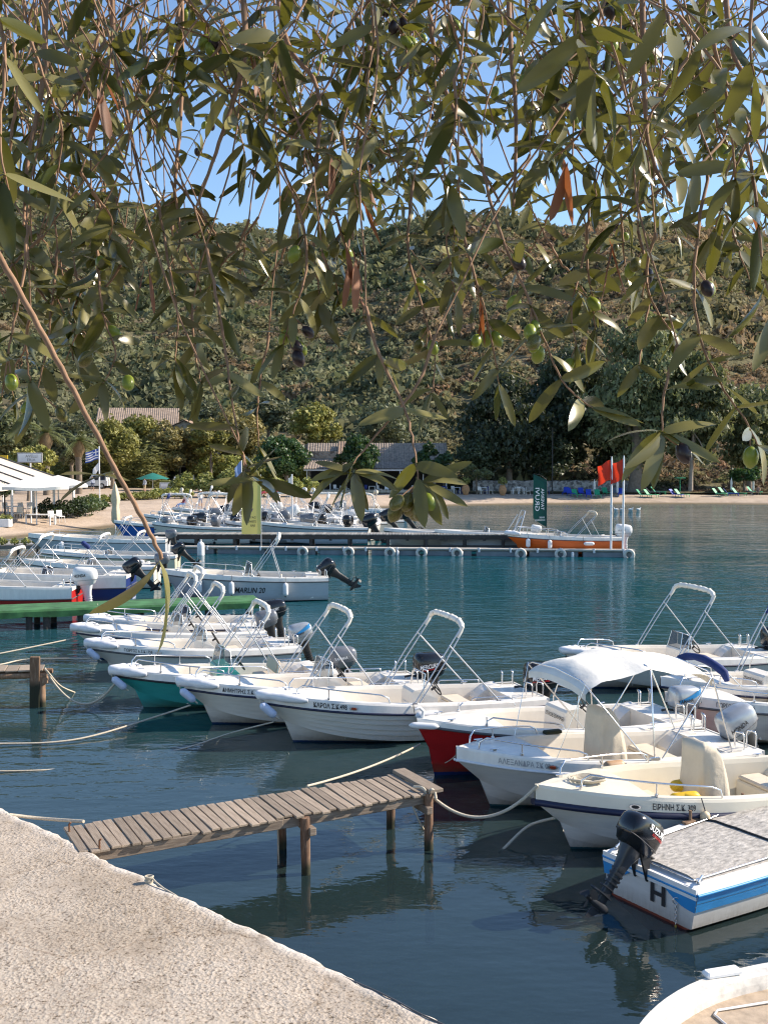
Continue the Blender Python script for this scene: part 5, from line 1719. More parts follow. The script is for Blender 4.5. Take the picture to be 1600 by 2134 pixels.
# --- near plank jetty
JZ = 0.76
n0 = P(206, 1770, JZ); n1 = P(897, 1652, JZ)
jd = (n1 - n0); JL = jd.length; jd.normalize()
jn = Vector((-jd.y, jd.x, 0))
JW = 0.94
ja = math.atan2(jd.y, jd.x)
jt = empty('wooden_jetty', n0 + jn * JW / 2 - Vector((0, 0, JZ)), ja, 'weathered plank jetty running out from the concrete quay', 'jetty')
npl = 38
step = (JL + 0.18) / npl
pl_me = {}
for i in range(npl):
    x = -0.22 + (i + 0.5) * step
    w = step - random.uniform(0.008, 0.02)
    lw = JW + random.uniform(-0.05, 0.05)
    mb = MB(); mb.box((0, 0, 0), (lw, w, 0.032), 0, bev=0.005)
    o = mb.build('plank', WOOD, jt)
    o.location = (x, random.uniform(-0.03, 0.03), JZ - 0.016 + random.uniform(-0.006, 0.006))
    o.rotation_euler = (random.uniform(-0.02, 0.02), random.uniform(-0.008, 0.008), math.pi / 2 + random.uniform(-0.02, 0.02))
timber('end_plank', (JL + 0.06, 0.0, JZ + 0.028), (1.06, 0.2, 0.05), math.pi / 2, WOOD, jt)
for sg in (-1, 1):
    for k, (x0, x1) in enumerate(((-0.15, JL * 0.52), (JL * 0.48, JL + 0.12))):
        mb = MB(); mb.box((0, 0, 0), (x1 - x0, 0.07, 0.12), 0, bev=0.008)
        o = mb.build('beam', WOODBEAM, jt); o.location = ((x0 + x1) / 2, sg * (JW / 2 - 0.07 - 0.012 * k), JZ - 0.095 - 0.006 * k)
PILE = wood_mat('rusty_pile', (0.16, 0.09, 0.055), (0.36, 0.25, 0.17), (10, 10, 1.5), weed=True)
for x, sg, top in ((JL * 0.585, -1, JZ - 0.04), (JL * 0.60, 1, JZ - 0.05), (JL - 0.03, -1, JZ + 0.0), (JL - 0.1, 1, JZ - 0.05)):
    post('post', (x, sg * (JW / 2 - 0.0), top), (x + 0.02, sg * (JW / 2 + 0.02), -1.9), 0.06, PILE, jt)
for x in (JL * 0.6, JL - 0.07):
    mb = MB(); mb.box((0, 0, 0), (0.09, JW + 0.2, 0.10), 0, bev=0.01)
    o = mb.build('crossbeam', WOODBEAM, jt); o.location = (x, 0, JZ - 0.21)

# --- jetty stub on the left
c = P(84, 1398, JZ)
la = math.radians(4)
jt2 = empty('wooden_jetty', Vector((c.x, c.y, 0)), la, 'short plank jetty end with a reddish post at the photo edge', 'jetty')
for i in range(9):
    mb = MB(); mb.box((0, 0, 0), (0.24, 0.62, 0.035), 0, bev=0.006)
    o = mb.build('plank', WOOD, jt2); o.location = (-0.12 - 0.255 * i, 0.28, JZ + random.uniform(-0.004, 0.008)); o.rotation_euler = (0, random.uniform(-0.02, 0.02), random.uniform(-0.03, 0.03) + 0.18)
for y, zz in ((0.0, JZ - 0.10), (0.5, JZ - 0.10)):
    mb = MB(); mb.tube([(-2.6, y, zz), (-1.0, y + 0.01, zz - 0.01), (0.14, y, zz)], [0.06, 0.065, 0.055], 0, 8)
    mb.build('beam', WOODB, jt2)
mb = MB(); mb.box((0, 0, 0), (0.2, 0.09, 1.42), 0, bev=0.012)
o = mb.build('post', WOODB, jt2); o.location = (-0.1, -0.04, 0.36); o.rotation_euler = (0, 0.02, 0)
post('post', (-0.14, 0.06, JZ - 0.1), (-0.16, 0.05, -1.6), 0.085, WOODB, jt2)
post('post', (0.03, 0.02, JZ - 0.1), (0.02, 0.02, -1.6), 0.08, WOODB, jt2)
mb = MB(); mb.box((-0.02, 0.02, JZ - 0.2), (0.34, 0.16, 0.14), 0, bev=0.015); mb.build('crossbeam', WOODB, jt2)

# --- green carpeted walkway
GREEN = mat('green_carpet', (0.05, 0.16, 0.058), 0.95, var=0.5, nscale=2.2, bmp=0.7, bdist=0.02)
g0 = P(-80, 1277, 0.62); g1 = P(545, 1252, 0.62)
gd = g1 - g0; GL = gd.length; ga = math.atan2(gd.y, gd.x)
gw_ = empty('green_walkway', Vector((g0.x, g0.y, 0)), ga, 'walkway covered with green carpet on dark piles', 'walkway')
mb = MB()
nn = 40; rows = []
for i in range(nn + 1):
    x = GL * i / nn
    drop = 0.24 + 0.05 * mnoise.noise((x * 0.8, 0, 0)) + 0.03 * mnoise.noise((x * 3, 0, 5))
    wv = lambda y: 0.012 * mnoise.noise((x * 1.2, y, 3))
    rows.append([Vector((x, -0.01 + 0.02 * mnoise.noise((x * 1.5, 2, 0)), 0.62 - drop)), Vector((x, -0.015, 0.56)), Vector((x, 0.02, 0.62)), Vector((x, 0.5, 0.62 + wv(.5))), Vector((x, 1.0, 0.62 + wv(1))), Vector((x, 1.5, 0.62)), Vector((x, 1.53, 0.40))])
for a_, c_ in zip(rows[:-1], rows[1:]):
    mb.add(a_ + c_, [(k, 7 + k, 8 + k, k + 1) for k in range(6)], 0, False)
e = rows[-1]; mb.add(e, [tuple(range(7))], 0)
mb.build('carpet', GREEN, gw_)
k = 0
for x in (0.6, 1.9, 2.4, 3.4, 4.6, 5.1, 6.5, 7.3, 8.6, 9.3):
    if x > GL - 0.2: break
    for y in (0.15, 1.3):
        post('pile', (x + 0.2 * (y > 1), y, 0.5), (x + 0.2 * (y > 1), y, -2.5), 0.1, WOODD, gw_)
mb = MB(); mb.box((GL / 2, 0.75, 0.45), (GL - 0.1, 1.3, 0.14), 0); mb.build('underframe', WOODD, gw_)
o = MB(); o.tube([(0, 0, 0), (0.1, -0.1, -0.18), (0.35, -0.12, -0.16), (0.55, -0.05, -0.05)], 0.012, 0, 5)
tag(o.build('rope_end', ROPE, None, P(203, 1258, 0.66)), 'loose pale rope end draped over the green walkway', 'rope')

# --- long dark pier
PZ = 0.92
a0 = P(318, 1114, PZ); a1 = P(1185, 1115, PZ)
pd = a1 - a0; PL = pd.length; pa = math.atan2(pd.y, pd.x)
pier = empty('timber_pier', Vector((a0.x, a0.y, 0)), pa, 'long dark pier with grey decking in front of the crowded boats', 'pier')
DECKG = wood_mat('grey_decking', (0.26, 0.25, 0.23), (0.36, 0.35, 0.33), (20, 2, 2))
nd = 130
dstep = PL / nd
mb = MB(); mb.box((0, 0, 0), (dstep - 0.02, 1.6, 0.05), 0)
dm_ = mb.build('plank', DECKG, pier); dm_.location = (dstep / 2, 0.8, PZ)
for i in range(1, nd):
    o = dm_.copy(); COL.objects.link(o); o.parent = pier
    o.location = ((i + 0.5) * dstep, 0.8, PZ + random.uniform(-0.006, 0.006))
for y in (0.06, 1.5):
    mb = MB(); mb.box((PL / 2, y, PZ - 0.15), (PL, 0.1, 0.22), 0); mb.build('beam', WOODD, pier)
mb = MB(); mb.box((PL / 2, 0.12, 0.28), (PL, 0.06, 0.1), 0); mb.build('beam', WOODD, pier)
x = 0.3
while x < PL:
    for y in (0.1, 1.45):
        post('pile', (x, y, PZ - 0.04), (x, y, -2.8), 0.10, WOODD, pier, 7)
    mb = MB(); mb.box((x, 0.8, PZ - 0.33), (0.12, 1.6, 0.14), 0); mb.build('crossbeam', WOODD, pier)
    mb = MB(); mb.box((x + 1.1, 0.02, PZ - 0.2), (0.16, 0.1, 0.26), 0); mb.build('bracket', WOODD, pier)
    x += 2.15

# --- floating pontoon in front of it
FZ = 0.36
f0 = P(345, 1139, FZ); f1 = P(1322, 1147, FZ)
fd = f1 - f0; FL = fd.length; fa = math.atan2(fd.y, fd.x)
pon = empty('floating_pontoon', Vector((f0.x, f0.y, 0)), fa, 'low floating pontoon with pale edge pipe in front of the long pier', 'pontoon')
PONT = mat('pontoon_deck', (0.42, 0.38, 0.33), 0.8, var=0.2, nscale=2)
PONTS = mat('pontoon_float', (0.20, 0.24, 0.27), 0.6, var=0.25, nscale=2)
mb = MB(); mb.box((FL / 2, 0.45, FZ - 0.05), (FL, 0.9, 0.10), 0, bev=0.015); mb.build('deck', PONT, pon)
nseg = 9
for i in range(nseg):
    mb = MB(); mb.box(((i + 0.5) * FL / nseg, 0.45, 0.08), (FL / nseg - 0.25, 0.8, 0.36), 0, bev=0.03); mb.build('float', PONTS, pon)
mb = MB(); mb.tube([(0, -0.04, FZ - 0.01), (FL, -0.04, FZ - 0.01)], 0.055, 0, 8); mb.build('edge_pipe', mat('pale_pipe', (0.50, 0.46, 0.40), 0.6), pon)
i = 0
x = 0.7
while x < FL - 0.5:
    mb = MB(); mb.tube([(x, -0.05, FZ - 0.16), (x, -0.05, FZ + 0.07)], 0.065, 0, 8); mb.build('pipe_clamp', FENDW, pon)
    x += 1.45 + 0.25 * math.sin(x * 3)
    i += 1
TYREW = mat('painted_tyre', (0.66, 0.62, 0.56), 0.7, var=0.2, nscale=8)
def pon_x(u, v=1150):
    q = P(u, v, 0.2); return (Vector((q.x, q.y, 0)) - Vector((f0.x, f0.y, 0))).dot(fd.normalized())
for k, u in enumerate((627, 725, 812, 878, 952, 1084, 1165, 1304)):
    x = pon_x(u)
    mb = MB()
    big = k == 7
    mb.tube([(0.23 * math.cos(a), 0.0, 0.23 * math.sin(a)) for a in [j * 2 * math.pi / 20 for j in range(20)]], 0.085, 0, 8, closed=True)
    nm = ['first', 'second', 'third', 'fourth', 'fifth', 'sixth', 'seventh', 'last'][k]
    R3 = Matrix.Rotation(fa, 4, 'Z') @ Vector((x, -0.19, 0.14))
    o = mb.build('tyre_fender', TYREW, None, Vector((f0.x, f0.y, 0)) + R3)
    o.rotation_euler = (0.06, 0, fa)
    tag(o, ('white painted tyre at the pontoon end under the flagpoles' if big else f'white painted tyre fender, {nm} from the left along the pontoon'), 'tyre', 'tyres hung along the pontoon')
    q = MB(); q.tube([(0, 0.02, 0.24), (0, 0.06, 0.34)], 0.014, 0, 5); q.build('hanger', ROPE, o)
for u in (828, 962, 1190):
    x = pon_x(u)
    R3 = Matrix.Rotation(fa, 4, 'Z') @ Vector((x, -0.17, 0.28))
    mb = MB(); mb.capsule((0, 0, 0), (0, 0, -0.36), 0.075, 0, 8)
    o = mb.build('fender', FENDW, None, Vector((f0.x, f0.y, 0)) + R3)
    tag(o, {828: 'white post fender beside the third tyre on the pontoon', 962: 'white post fender beside the fifth tyre on the pontoon', 1190: 'white post fender between the last two tyres on the pontoon'}[u], 'fender', 'boat fenders')
# buoy seen between the boats and the pontoon
mb = MB(); mb.capsule((0, 0, -0.2), (0, 0, 0.75), 0.2, 0, 12); mb.tube([(0, 0, 0.7), (0, 0, 0.85)], 0.05, 0, 6)
tag(mb.build('buoy', FENDW, None, P(419, 1157, 0)), 'white upright buoy floating at the left end of the pontoon', 'buoy')

# --- flagpoles
POLE = mat('white_pole', (0.74, 0.74, 0.75), 0.35, var=0.04)
REDF = leaf_mat('red_flag_cloth', (0.62, 0.035, 0.015), (0.62, 0.035, 0.015), (0.75, 0.06, 0.02), 0.7, transw=0.4)
def flag_mesh(w, h, seed, droop=0.25, m=REDF, name='flag', cols=14, rows=10, sgn=-1):
    mb = MB(); vs = []
    for i in range(cols + 1):
        f = i / cols
        for j in range(rows + 1):
            g = j / rows
            x = sgn * w * f * (1 - 0.06 * math.sin(g * 3))
            z = -h * g - droop * f ** 1.3 + 0.04 * math.sin(f * 6 + seed)
            y = 0.12 * math.sin(f * 7 + g * 2.5 + seed) * f + 0.05 * math.sin(g * 8 + seed) * f
            vs.append((x, y, z))
    k = rows + 1
    mb.add(vs, [(i * k + j, i * k + j + 1, (i + 1) * k + j + 1, (i + 1) * k + j) for i in range(cols) for j in range(rows)], 0, True)
    return mb
for u, vt, seed, lab in ((1272, 951, 0.3, 'white flagpole with red flag, the one farther from the pontoon tip'), (1297, 949, 2.2, 'white flagpole with red flag at the very end of the pontoon')):
    base = P(u, 1151, 0.2); 
    hh = D(u, vt, base.y).z
    fp = empty('flagpole', base, 0, lab, 'flagpole', 'flagpoles on the pontoon')
    mb = MB(); mb.tube([(0, 0, -0.3), (0, 0, 2.6), (0, 0, hh - 0.4), (0, 0, hh - 0.2)], [0.062, 0.058, 0.05, 0.02], 0, 8)
    for z in (1.0, 2.4): mb.tube([(0, 0, z), (0, 0, z + 0.12)], 0.075, 0, 8)
    mb.build('pole', POLE, fp)
    o = flag_mesh(0.68, 1.05, seed, 0.32).build('flag', REDF, fp); o.location = (-0.05, 0, hh - 0.42)

# --- feather banners
def banner(label, u, vt, vb, depth, w_px, col, texts, lean=0.0, curved=True, name='feather_banner'):
    base = D(u, vb, depth); top = D(u, vt, depth)
    H = top.z - base.z; w = w_px * depth / FOC
    r = empty(name, base, 0, label, 'banner')
    m = leaf_mat(name + '_cloth', col, col, shade(col, 1.2), 0.7, transw=0.35)
    mb = MB(); vs = []; n = 24; c_ = 8
    for i in range(n + 1):
        g = i / n
        z = H * (0.0 + g)
        ww = w
        if curved:
            ww = w * min(1, (g / 0.16) ** 0.8 if g < 0.16 else 1)
            shift = -0.0
        for j in range(c_ + 1):
            f = j / c_
            zz = z
            if curved and g > 0.85: zz = z - 0.0
            x = -ww * f
            y = 0.03 * math.sin(g * 9 + f * 4) * f
            if curved and g > 0.86:
                zz = H * 0.86 + (g - 0.86) * H * (0.25 + 0.75 * math.cos((1 - f) * 1.45) if False else (0.2 + 0.8 * f))
            vs.append((x, y, zz))
    k = c_ + 1
    mb.add(vs, [(i * k + j, i * k + j + 1, (i + 1) * k + j + 1, (i + 1) * k + j) for i in range(n) for j in range(c_)], 0, True)
    cl = mb.build('cloth', m, r)
    mb = MB(); mb.tube([(0.01, 0.02, -0.9), (0.01, 0.02, H * 0.84), (-0.03 if curved else 0.01, 0.02, H * 0.9)] + ([(-w * 0.5, 0.02, H * 0.985), (-w, 0.02, H * 1.01)] if curved else [(0.01, 0.02, H * 1.03)]), [0.025, 0.02, 0.016] + ([0.012, 0.01] if curved else [0.012]), 0, 6)
    mb.build('pole', BLACKM if curved else ALU, r)
    for tx, x, z, h, wd, vert, tm in texts:
        if vert:
            text_on('lettering', tx, (x * w, -0.06, z * H), (0, 0, 1), (1, 0, 0), h, tm, cl, bold=0.01, width=wd)
        else:
            text_on('lettering', tx, (x * w, -0.06, z * H), (1, 0, 0), (0, 0, 1), h, tm, cl, bold=0.01, width=wd, mirror=True)
    return r
banner('tall dark green feather banner with white lettering at the pier end', 1138, 988, 1098, 61.2, 28, (0.004, 0.055, 0.045),
       [('TAVERNA', -0.42, 0.32, 0.17, 1.25, True, LETTERW), ('GRUVI', -0.85, 0.30, 0.24, 1.35, True, LETTERW), ('FREE', -0.55, 0.165, 0.09, 0.3, False, LETTERW), ('MOORING', -0.85, 0.115, 0.09, 0.56, False, LETTERW)])
yb = banner('pale yellow rectangular banner with purple emblem in front of the pier', 544, 992, 1113, 58.6, 40, (0.60, 0.52, 0.16),
       [('SIVOTA', -0.62, 0.90, 0.18, 0.5, False, LETTER), ('DAY', -0.55, 0.27, 0.12, 0.3, False, LETTER), ('STEFANIA', -0.72, 0.20, 0.12, 0.5, False, LETTER), ('BAR', -0.55, 0.13, 0.12, 0.26, False, LETTER)], curved=False)
PURP = mat('purple_print', (0.12, 0.02, 0.16), 0.6)
mb = MB(); H = 3.2; mb.add([(-0.92, -0.07, 1.42), (-0.42, -0.07, 1.42), (-0.50, -0.07, 1.24), (-0.66, -0.07, 1.20), (-0.84, -0.07, 1.24)], [(0, 4, 3, 2, 1)], 0)
mb.build('emblem', PURP, yb)
base = P(609, 1093, 0.9); r = empty('flagpole', base, 0, 'thin white pole with a small white flag among the moored boats', 'flagpole')
mb = MB(); mb.tube([(0, 0, 0), (0, 0, D(609, 988, base.y).z - 0.9)], 0.045, 0, 6); mb.build('pole', POLE, r)
o = flag_mesh(0.22, 0.75, 1.1, 0.1, CANVAS).build('flag', CANVAS, r); o.location = (-0.04, 0, D(609, 992, base.y).z - 0.95)

# --- ropes
rope('rope sagging from the reddish jetty post to the teal hulled boat', [c_ for c_ in (Vector((c.x + 0.1, c.y, 0.82)), BOAT_D.W(BOAT_D.L, 0.1, 0.62))], 0.022, sag=0.62, n=24)
rope('slack rope end dipping into the water beside the reddish post', [P(98, 1397, 0.82), P(125, 1428, 0.35), P(156, 1443, 0.0), P(175, 1450, -0.15)], 0.018)
rope('long rope from the boat numbered 1665 down into the water', [BOAT_E.W(BOAT_E.L - 0.1, 0.1, 0.42), P(330, 1492, 0.18), P(200, 1532, 0.06), P(110, 1547, 0.03), P(0, 1550, 0.04), P(-90, 1550, 0.1)], 0.018)
rope('rope from the boat numbered 498 slanting into the water', [BOAT_F.W(BOAT_F.L - 0.15, 0.1, 0.42), P(480, 1528, 0.16), P(400, 1555, 0.04), P(330, 1572, -0.05)], 0.014)
rope('rope stretched from the red hulled boat to the jetty planks', [BOAT_G.W(BOAT_G.L - 0.05, 0.02, 0.55), P(640, 1638, 0.77)], 0.017, sag=0.06)
rope('rope sagging from the jetty end to the cream decked boat', [P(880, 1640, 0.80), BOAT_I.W(BOAT_I.L - 0.02, 0.04, 0.92)], 0.022, sag=0.42, n=24)
rope('frayed rope from the cream decked boat stem into the water', [BOAT_I.W(BOAT_I.L - 0.28, 0.02, 0.45), P(1100, 1722, 0.22), P(1050, 1768, 0.0), P(1040, 1776, -0.1)], 0.020)
rope('upper rope running off from the motorboat with dark bow light', [BOAT_B.W(BOAT_B.L, 0.1, 0.6), P(0, 1362, 0.45), P(-60, 1370, 0.4)], 0.018)
rope('lower rope running off from the boat numbered 1758', [BOAT_C.W(BOAT_C.L, 0.1, 0.5), P(60, 1374, 0.34), P(0, 1385, 0.34), P(-60, 1390, 0.34)], 0.018)
rope('pale rope reaching from the quay edge to the jetty foot', [P(20, 1698, 0.70), P(90, 1706, 0.62), P(175, 1712, 0.70)], 0.022)
rope('thin rope lying on the water near the quay corner', [P(-60, 1604, 0.05), P(0, 1607, 0.02), P(90, 1605, 0.0), P(150, 1600, -0.04)], 0.014)
rope('thick rope hanging in loops on the jetty end post', [P(862, 1640, 0.80), P(885, 1646, 0.80), P(889, 1690, 0.5), P(886, 1715, 0.35), P(893, 1690, 0.5), P(897, 1648, 0.8), P(905, 1650, 0.78), P(908, 1665, 0.7)], 0.020)
rope('thin rope slanting from the jetty end into the water', [P(852, 1660, 0.70), P(875, 1715, 0.35), P(900, 1755, 0.0), P(905, 1762, -0.1)], 0.012)
rope('thin rope hanging straight from the middle of the jetty', [P(579, 1706, 0.66), P(580, 1760, 0.3), P(581, 1800, 0.02), P(581, 1810, -0.1)], 0.010)
rope('rope between the bows of the red and canopied boats', [BOAT_G.W(BOAT_G.L - 0.35, 0.35, 0.30), BOAT_H.W(BOAT_H.L - 0.1, 0.05, 0.95)], 0.008, sag=0.03)
# rope bundle and line on the quay lip
q = MB()
for k in range(6):
    rr = 0.045 + 0.006 * (k % 3)
    q.tube([(rr * math.cos(a), rr * 0.8 * math.sin(a), 0.02 + 0.02 * k) for a in [j * 2 * math.pi / 12 for j in range(12)]], 0.013, 0, 5, closed=True)
q.tube([(0.04, 0, 0.1), (0.12, -0.1, 0.07), (0.25, -0.22, 0.03), (0.42, -0.36, 0.0), (0.6, -0.5, -0.06)], 0.013, 0, 5)
ob_ = q.build('rope_knot', ROPE, None, P(328, 1836, QZ) + qin * 0.10); ob_.scale = (0.75, 0.75, 0.65)
tag(ob_, 'pale rope knotted round a ring on the quay lip', 'rope')
rope('dark thin line following the quay edge to the water corner', [P(480, 1925, QZ + 0.0), P(640, 2003, QZ - 0.02), P(790, 2068, QZ + 0.01), P(870, 2110, QZ + 0.02), P(935, 2140, QZ)], 0.008, GREYR)
# two iron hoops at the jetty foot
for uu, vv_, lab in ((145, 1733, 'small rusty iron pin at the jetty foot, on the far side'), (208, 1768, 'small rusty iron hook at the jetty foot, on the near side')):
    q = MB(); q.tube([(0, 0, 0), (0, 0, 0.09), (0.02, 0, 0.11)], 0.012, 0, 6)
    tag(q.build('iron_pin', mat('rusty_iron', (0.22, 0.10, 0.05), 0.8, 0.3), None, P(uu, vv_, JZ)), lab, 'pin')
# ================================================================== THE SHORE
def ground(u, d):
    return Vector(((u - 800) / FOC * d, d, 0))
def gz(p):
    """Height of the beach sheet under a point."""
    best = 1e9; bz = 1.0
    for i in range(0, len(shl) - 1):
        a, b_ = shl[i], shl[i + 1]
        ab = b_ - a
        t = max(0, min(1, (Vector((p.x, p.y, 0)) - a).dot(ab) / ab.length_squared))
        q = a + ab * t
        dd = (Vector((p.x, p.y, 0)) - q)
        if dd.length < best:
            best = dd.length
            n = Vector((-ab.y, ab.x, 0)).normalized()
            w = dd.dot(n)
            bz = np.interp(w, [x for x, _ in prof], [z for _, z in prof])
    return float(bz)
def at(u, d):
    p = ground(u, d); p.z = gz(p)
    return p

STONE = None
def stone_mat(name, a, b_, scale=2.2):
    m, nt, b = _nodes(name)
    tc = N(nt, 'ShaderNodeTexCoord')
    vo = N(nt, 'ShaderNodeTexVoronoi'); vo.inputs['Scale'].default_value = scale
    nt.links.new(tc.outputs['Object'], vo.inputs['Vector'])
    r = ramp(nt, vo.outputs['Color'], [(0.2, a), (0.8, b_)])
    nt.links.new(r.outputs[0], b.inputs['Base Color'])
    b.inputs['Roughness'].default_value = 0.95
    ve = N(nt, 'ShaderNodeTexVoronoi'); ve.feature = 'DISTANCE_TO_EDGE'; ve.inputs['Scale'].default_value = scale
    nt.links.new(tc.outputs['Object'], ve.inputs['Vector'])
    bump(nt, ve.outputs['Distance'], b, 0.8, 0.15)
    return m
STONE = stone_mat('rubble_stone', (0.15, 0.125, 0.10), (0.36, 0.31, 0.25))
TILE = mat('clay_tile', (0.32, 0.22, 0.155), 0.9, var=0.4, nscale=3)
TILEG = mat('weathered_tile', (0.30, 0.24, 0.19), 0.9, var=0.45, nscale=3)
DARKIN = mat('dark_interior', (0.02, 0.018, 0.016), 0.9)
PLAST = mat('pale_plaster', (0.55, 0.48, 0.38), 0.9, var=0.15, nscale=1.2)

def tiled_roof(mb, p00, p10, p11, p01, pitch=0.32, amp=0.06, mi=0):
    """Roof slope with half-round tile ridges running down it (p0x eave, p1x ridge side)."""
    p00, p10, p11, p01 = map(Vector, (p00, p10, p11, p01))
    n = max(4, int((p10 - p00).length / pitch)) * 4
    nrm = (p10 - p00).cross(p01 - p00).normalized()
    if nrm.z < 0: nrm = -nrm
    lo, hi = [], []
    for i in range(n + 1):
        f = i / n
        o = nrm * (amp * abs(math.sin(math.pi * i / 4)))
        lo.append(p00.lerp(p10, f) + o); hi.append(p01.lerp(p11, f) + o)
    k = n + 1
    rows = [[a_.lerp(b_, t) + nrm * (0.03 * ((j) % 2)) for a_, b_ in zip(lo, hi)] for j, t in enumerate((0, .2, .21, .4, .41, .6, .61, .8, .81, 1))]
    for r0, r1 in zip(rows[:-1], rows[1:]):
        mb.add(r0 + r1, [(i, i + 1, k + i + 1, k + i) for i in range(n)], mi)

def window(parent, x0, x1, z0, z1, y, frame=PLAST, depth=0.12):
    m = MB(); t = 0.14
    m.box(((x0 + x1) / 2, y - 0.03, z1 + t / 2), (x1 - x0 + 2 * t, 0.12, t), 0); m.box(((x0 + x1) / 2, y - 0.04, z0 - t / 2), (x1 - x0 + 2 * t, 0.16, t), 0)
    m.box((x0 - t / 2, y - 0.03, (z0 + z1) / 2), (t, 0.12, z1 - z0), 0); m.box((x1 + t / 2, y - 0.03, (z0 + z1) / 2), (t, 0.12, z1 - z0), 0)
    w = m.build('window', frame, parent)
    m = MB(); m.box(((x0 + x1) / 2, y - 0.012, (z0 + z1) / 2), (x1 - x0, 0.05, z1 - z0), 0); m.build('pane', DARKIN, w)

# --- beach taverna with stone walls and tiled roofs
dT = 129.0
o0 = at(640, dT)
W = (930 - 640) / FOC * dT
tv = empty('taverna', o0, 0, 'long beach taverna with weathered tiled roof and dark open front', 'building')
m = MB(); m.box((W * 0.5, 5.0, 1.4), (W, 5.0, 4.6), 0); m.build('wall', STONE, tv)
m = MB(); tiled_roof(m, (-0.3, 1.6, 3.55), (W + 0.3, 1.6, 3.55), (W + 0.3, 5.0, 5.9), (-0.3, 5.0, 5.9)); m.quad((-0.3, 5, 5.9), (W + .3, 5, 5.9), (W + .3, 8, 3.9), (-.3, 8, 3.9)); m.build('roof', TILEG, tv)
m = MB(); tiled_roof(m, (-0.4, -1.6, 2.75), (W + 0.4, -1.6, 2.75), (W + 0.4, 1.9, 3.6), (-0.4, 1.9, 3.6)); m.build('porch_roof', TILEG, tv)
m = MB(); m.box((W / 2, -1.5, 2.6), (W + 0.6, 0.14, 0.16), 0); m.build('porch_beam', WHITEP, tv)
for i in range(7):
    m = MB(); m.box((0.1 + i * (W - 0.2) / 6, -1.5, 1.25), (0.1, 0.1, 2.55), 0); m.build('post', POLE, tv)
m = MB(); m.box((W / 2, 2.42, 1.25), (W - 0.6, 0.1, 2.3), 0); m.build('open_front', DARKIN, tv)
m = MB(); m.box((W / 2, -0.2, 0.05), (W + 1.2, 4.5, 0.3), 0); m.build('terrace', PLAST, tv)
m = MB(); m.box((1.8, 2.3, 4.0), (3.4, 0.3, 1.8), 0); m.build('gable_wall', STONE, tv)
m = MB(); tiled_roof(m, (3.6, 2.0, 4.5), (7.2, 2.0, 4.5), (7.2, 4.6, 6.1), (3.6, 4.6, 6.1), mi=0); m.build('dormer_roof', TILE, tv)

# --- stone house half hidden by leaves
dH = 142.0
o1 = ground(318, dH); o1.z = 1.2
sh = empty('stone_house', o1, 0.0, 'two storey grey stone house behind the parked cars', 'building')
W = (455 - 318) / FOC * dH
m = MB(); m.box((W / 2, 3.5, 3.4), (W, 7, 7.4), 0)
m.add([(0, 0, 7.1), (W, 0, 7.1), (W / 2, 0, 9.0)], [(0, 1, 2)], 0); m.add([(0, 7, 7.1), (W / 2, 7, 9.0), (W, 7, 7.1)], [(0, 1, 2)], 0); m.build('wall', STONE, sh)
m = MB(); tiled_roof(m, (-0.4, -0.3, 6.95), (-0.4, 7.3, 6.95), (W / 2, 7.3, 9.1), (W / 2, -0.3, 9.1)); tiled_roof(m, (W + 0.4, -0.3, 6.95), (W + 0.4, 7.3, 6.95), (W / 2, 7.3, 9.1), (W / 2, -0.3, 9.1)); m.build('roof', TILE, sh)
for x, z in ((1.5, 1.4), (3.9, 1.4), (6.6, 1.4), (1.7, 4.6), (4.2, 4.6), (6.7, 4.6)):
    window(sh, x, x + 0.8, z, z + 1.4, 0)
o1 = ground(208, 165); o1.z = 2.0
h2 = empty('upper_house', o1, 0.15, 'pale stone house with broad brick coloured roof up the slope', 'building')
m = MB(); m.box((5.8, 4, 4.2), (11.6, 8, 8.4), 0); m.build('wall', STONE, h2)
m = MB(); tiled_roof(m, (-0.5, -0.6, 8.2), (12.2, -0.6, 8.2), (12.2, 4, 11.2), (-0.5, 4, 11.2)); m.quad((-.5, 4, 11.2), (12.2, 4, 11.2), (12.2, 8.5, 8.2), (-.5, 8.5, 8.2)); m.build('roof', mat('salmon_tile', (0.33, 0.25, 0.19), 0.9, var=0.35, nscale=2), h2)
for x in (1.5, 4.5, 8.6): window(h2, x, x + 0.9, 5.4, 6.9, 0)

# --- windmill tower on the ridge
u_w = 222; dW = ridge_d(u_w) - 4
pw = ground(u_w, dW); pw.z = hill_z(u_w, dW) + 1.5
wm = empty('windmill', pw, 0, 'round white windmill tower with conical cap on the ridge', 'windmill')
m = MB(); m.tube([(0, 0, -2), (0, 0, 3), (0, 0, 7.0)], [3.6, 3.3, 2.9], 0, 16); m.build('tower', mat('whitewash', (0.62, 0.60, 0.57), 0.9, var=0.1), wm)
m = MB(); m.tube([(0, 0, 7.0), (0, 0, 7.1), (0, 0, 9.4)], [2.6, 3.3, 0.15], 0, 16); m.build('cap', mat('grey_thatch', (0.14, 0.12, 0.11), 0.95), wm)
m = MB(); m.box((0.4, -3.15, 2.2), (1.0, 0.4, 2.0), 0); m.box((-1.5, -2.75, 4.6), (0.7, 0.4, 0.9), 0); m.build('opening', DARKIN, wm)

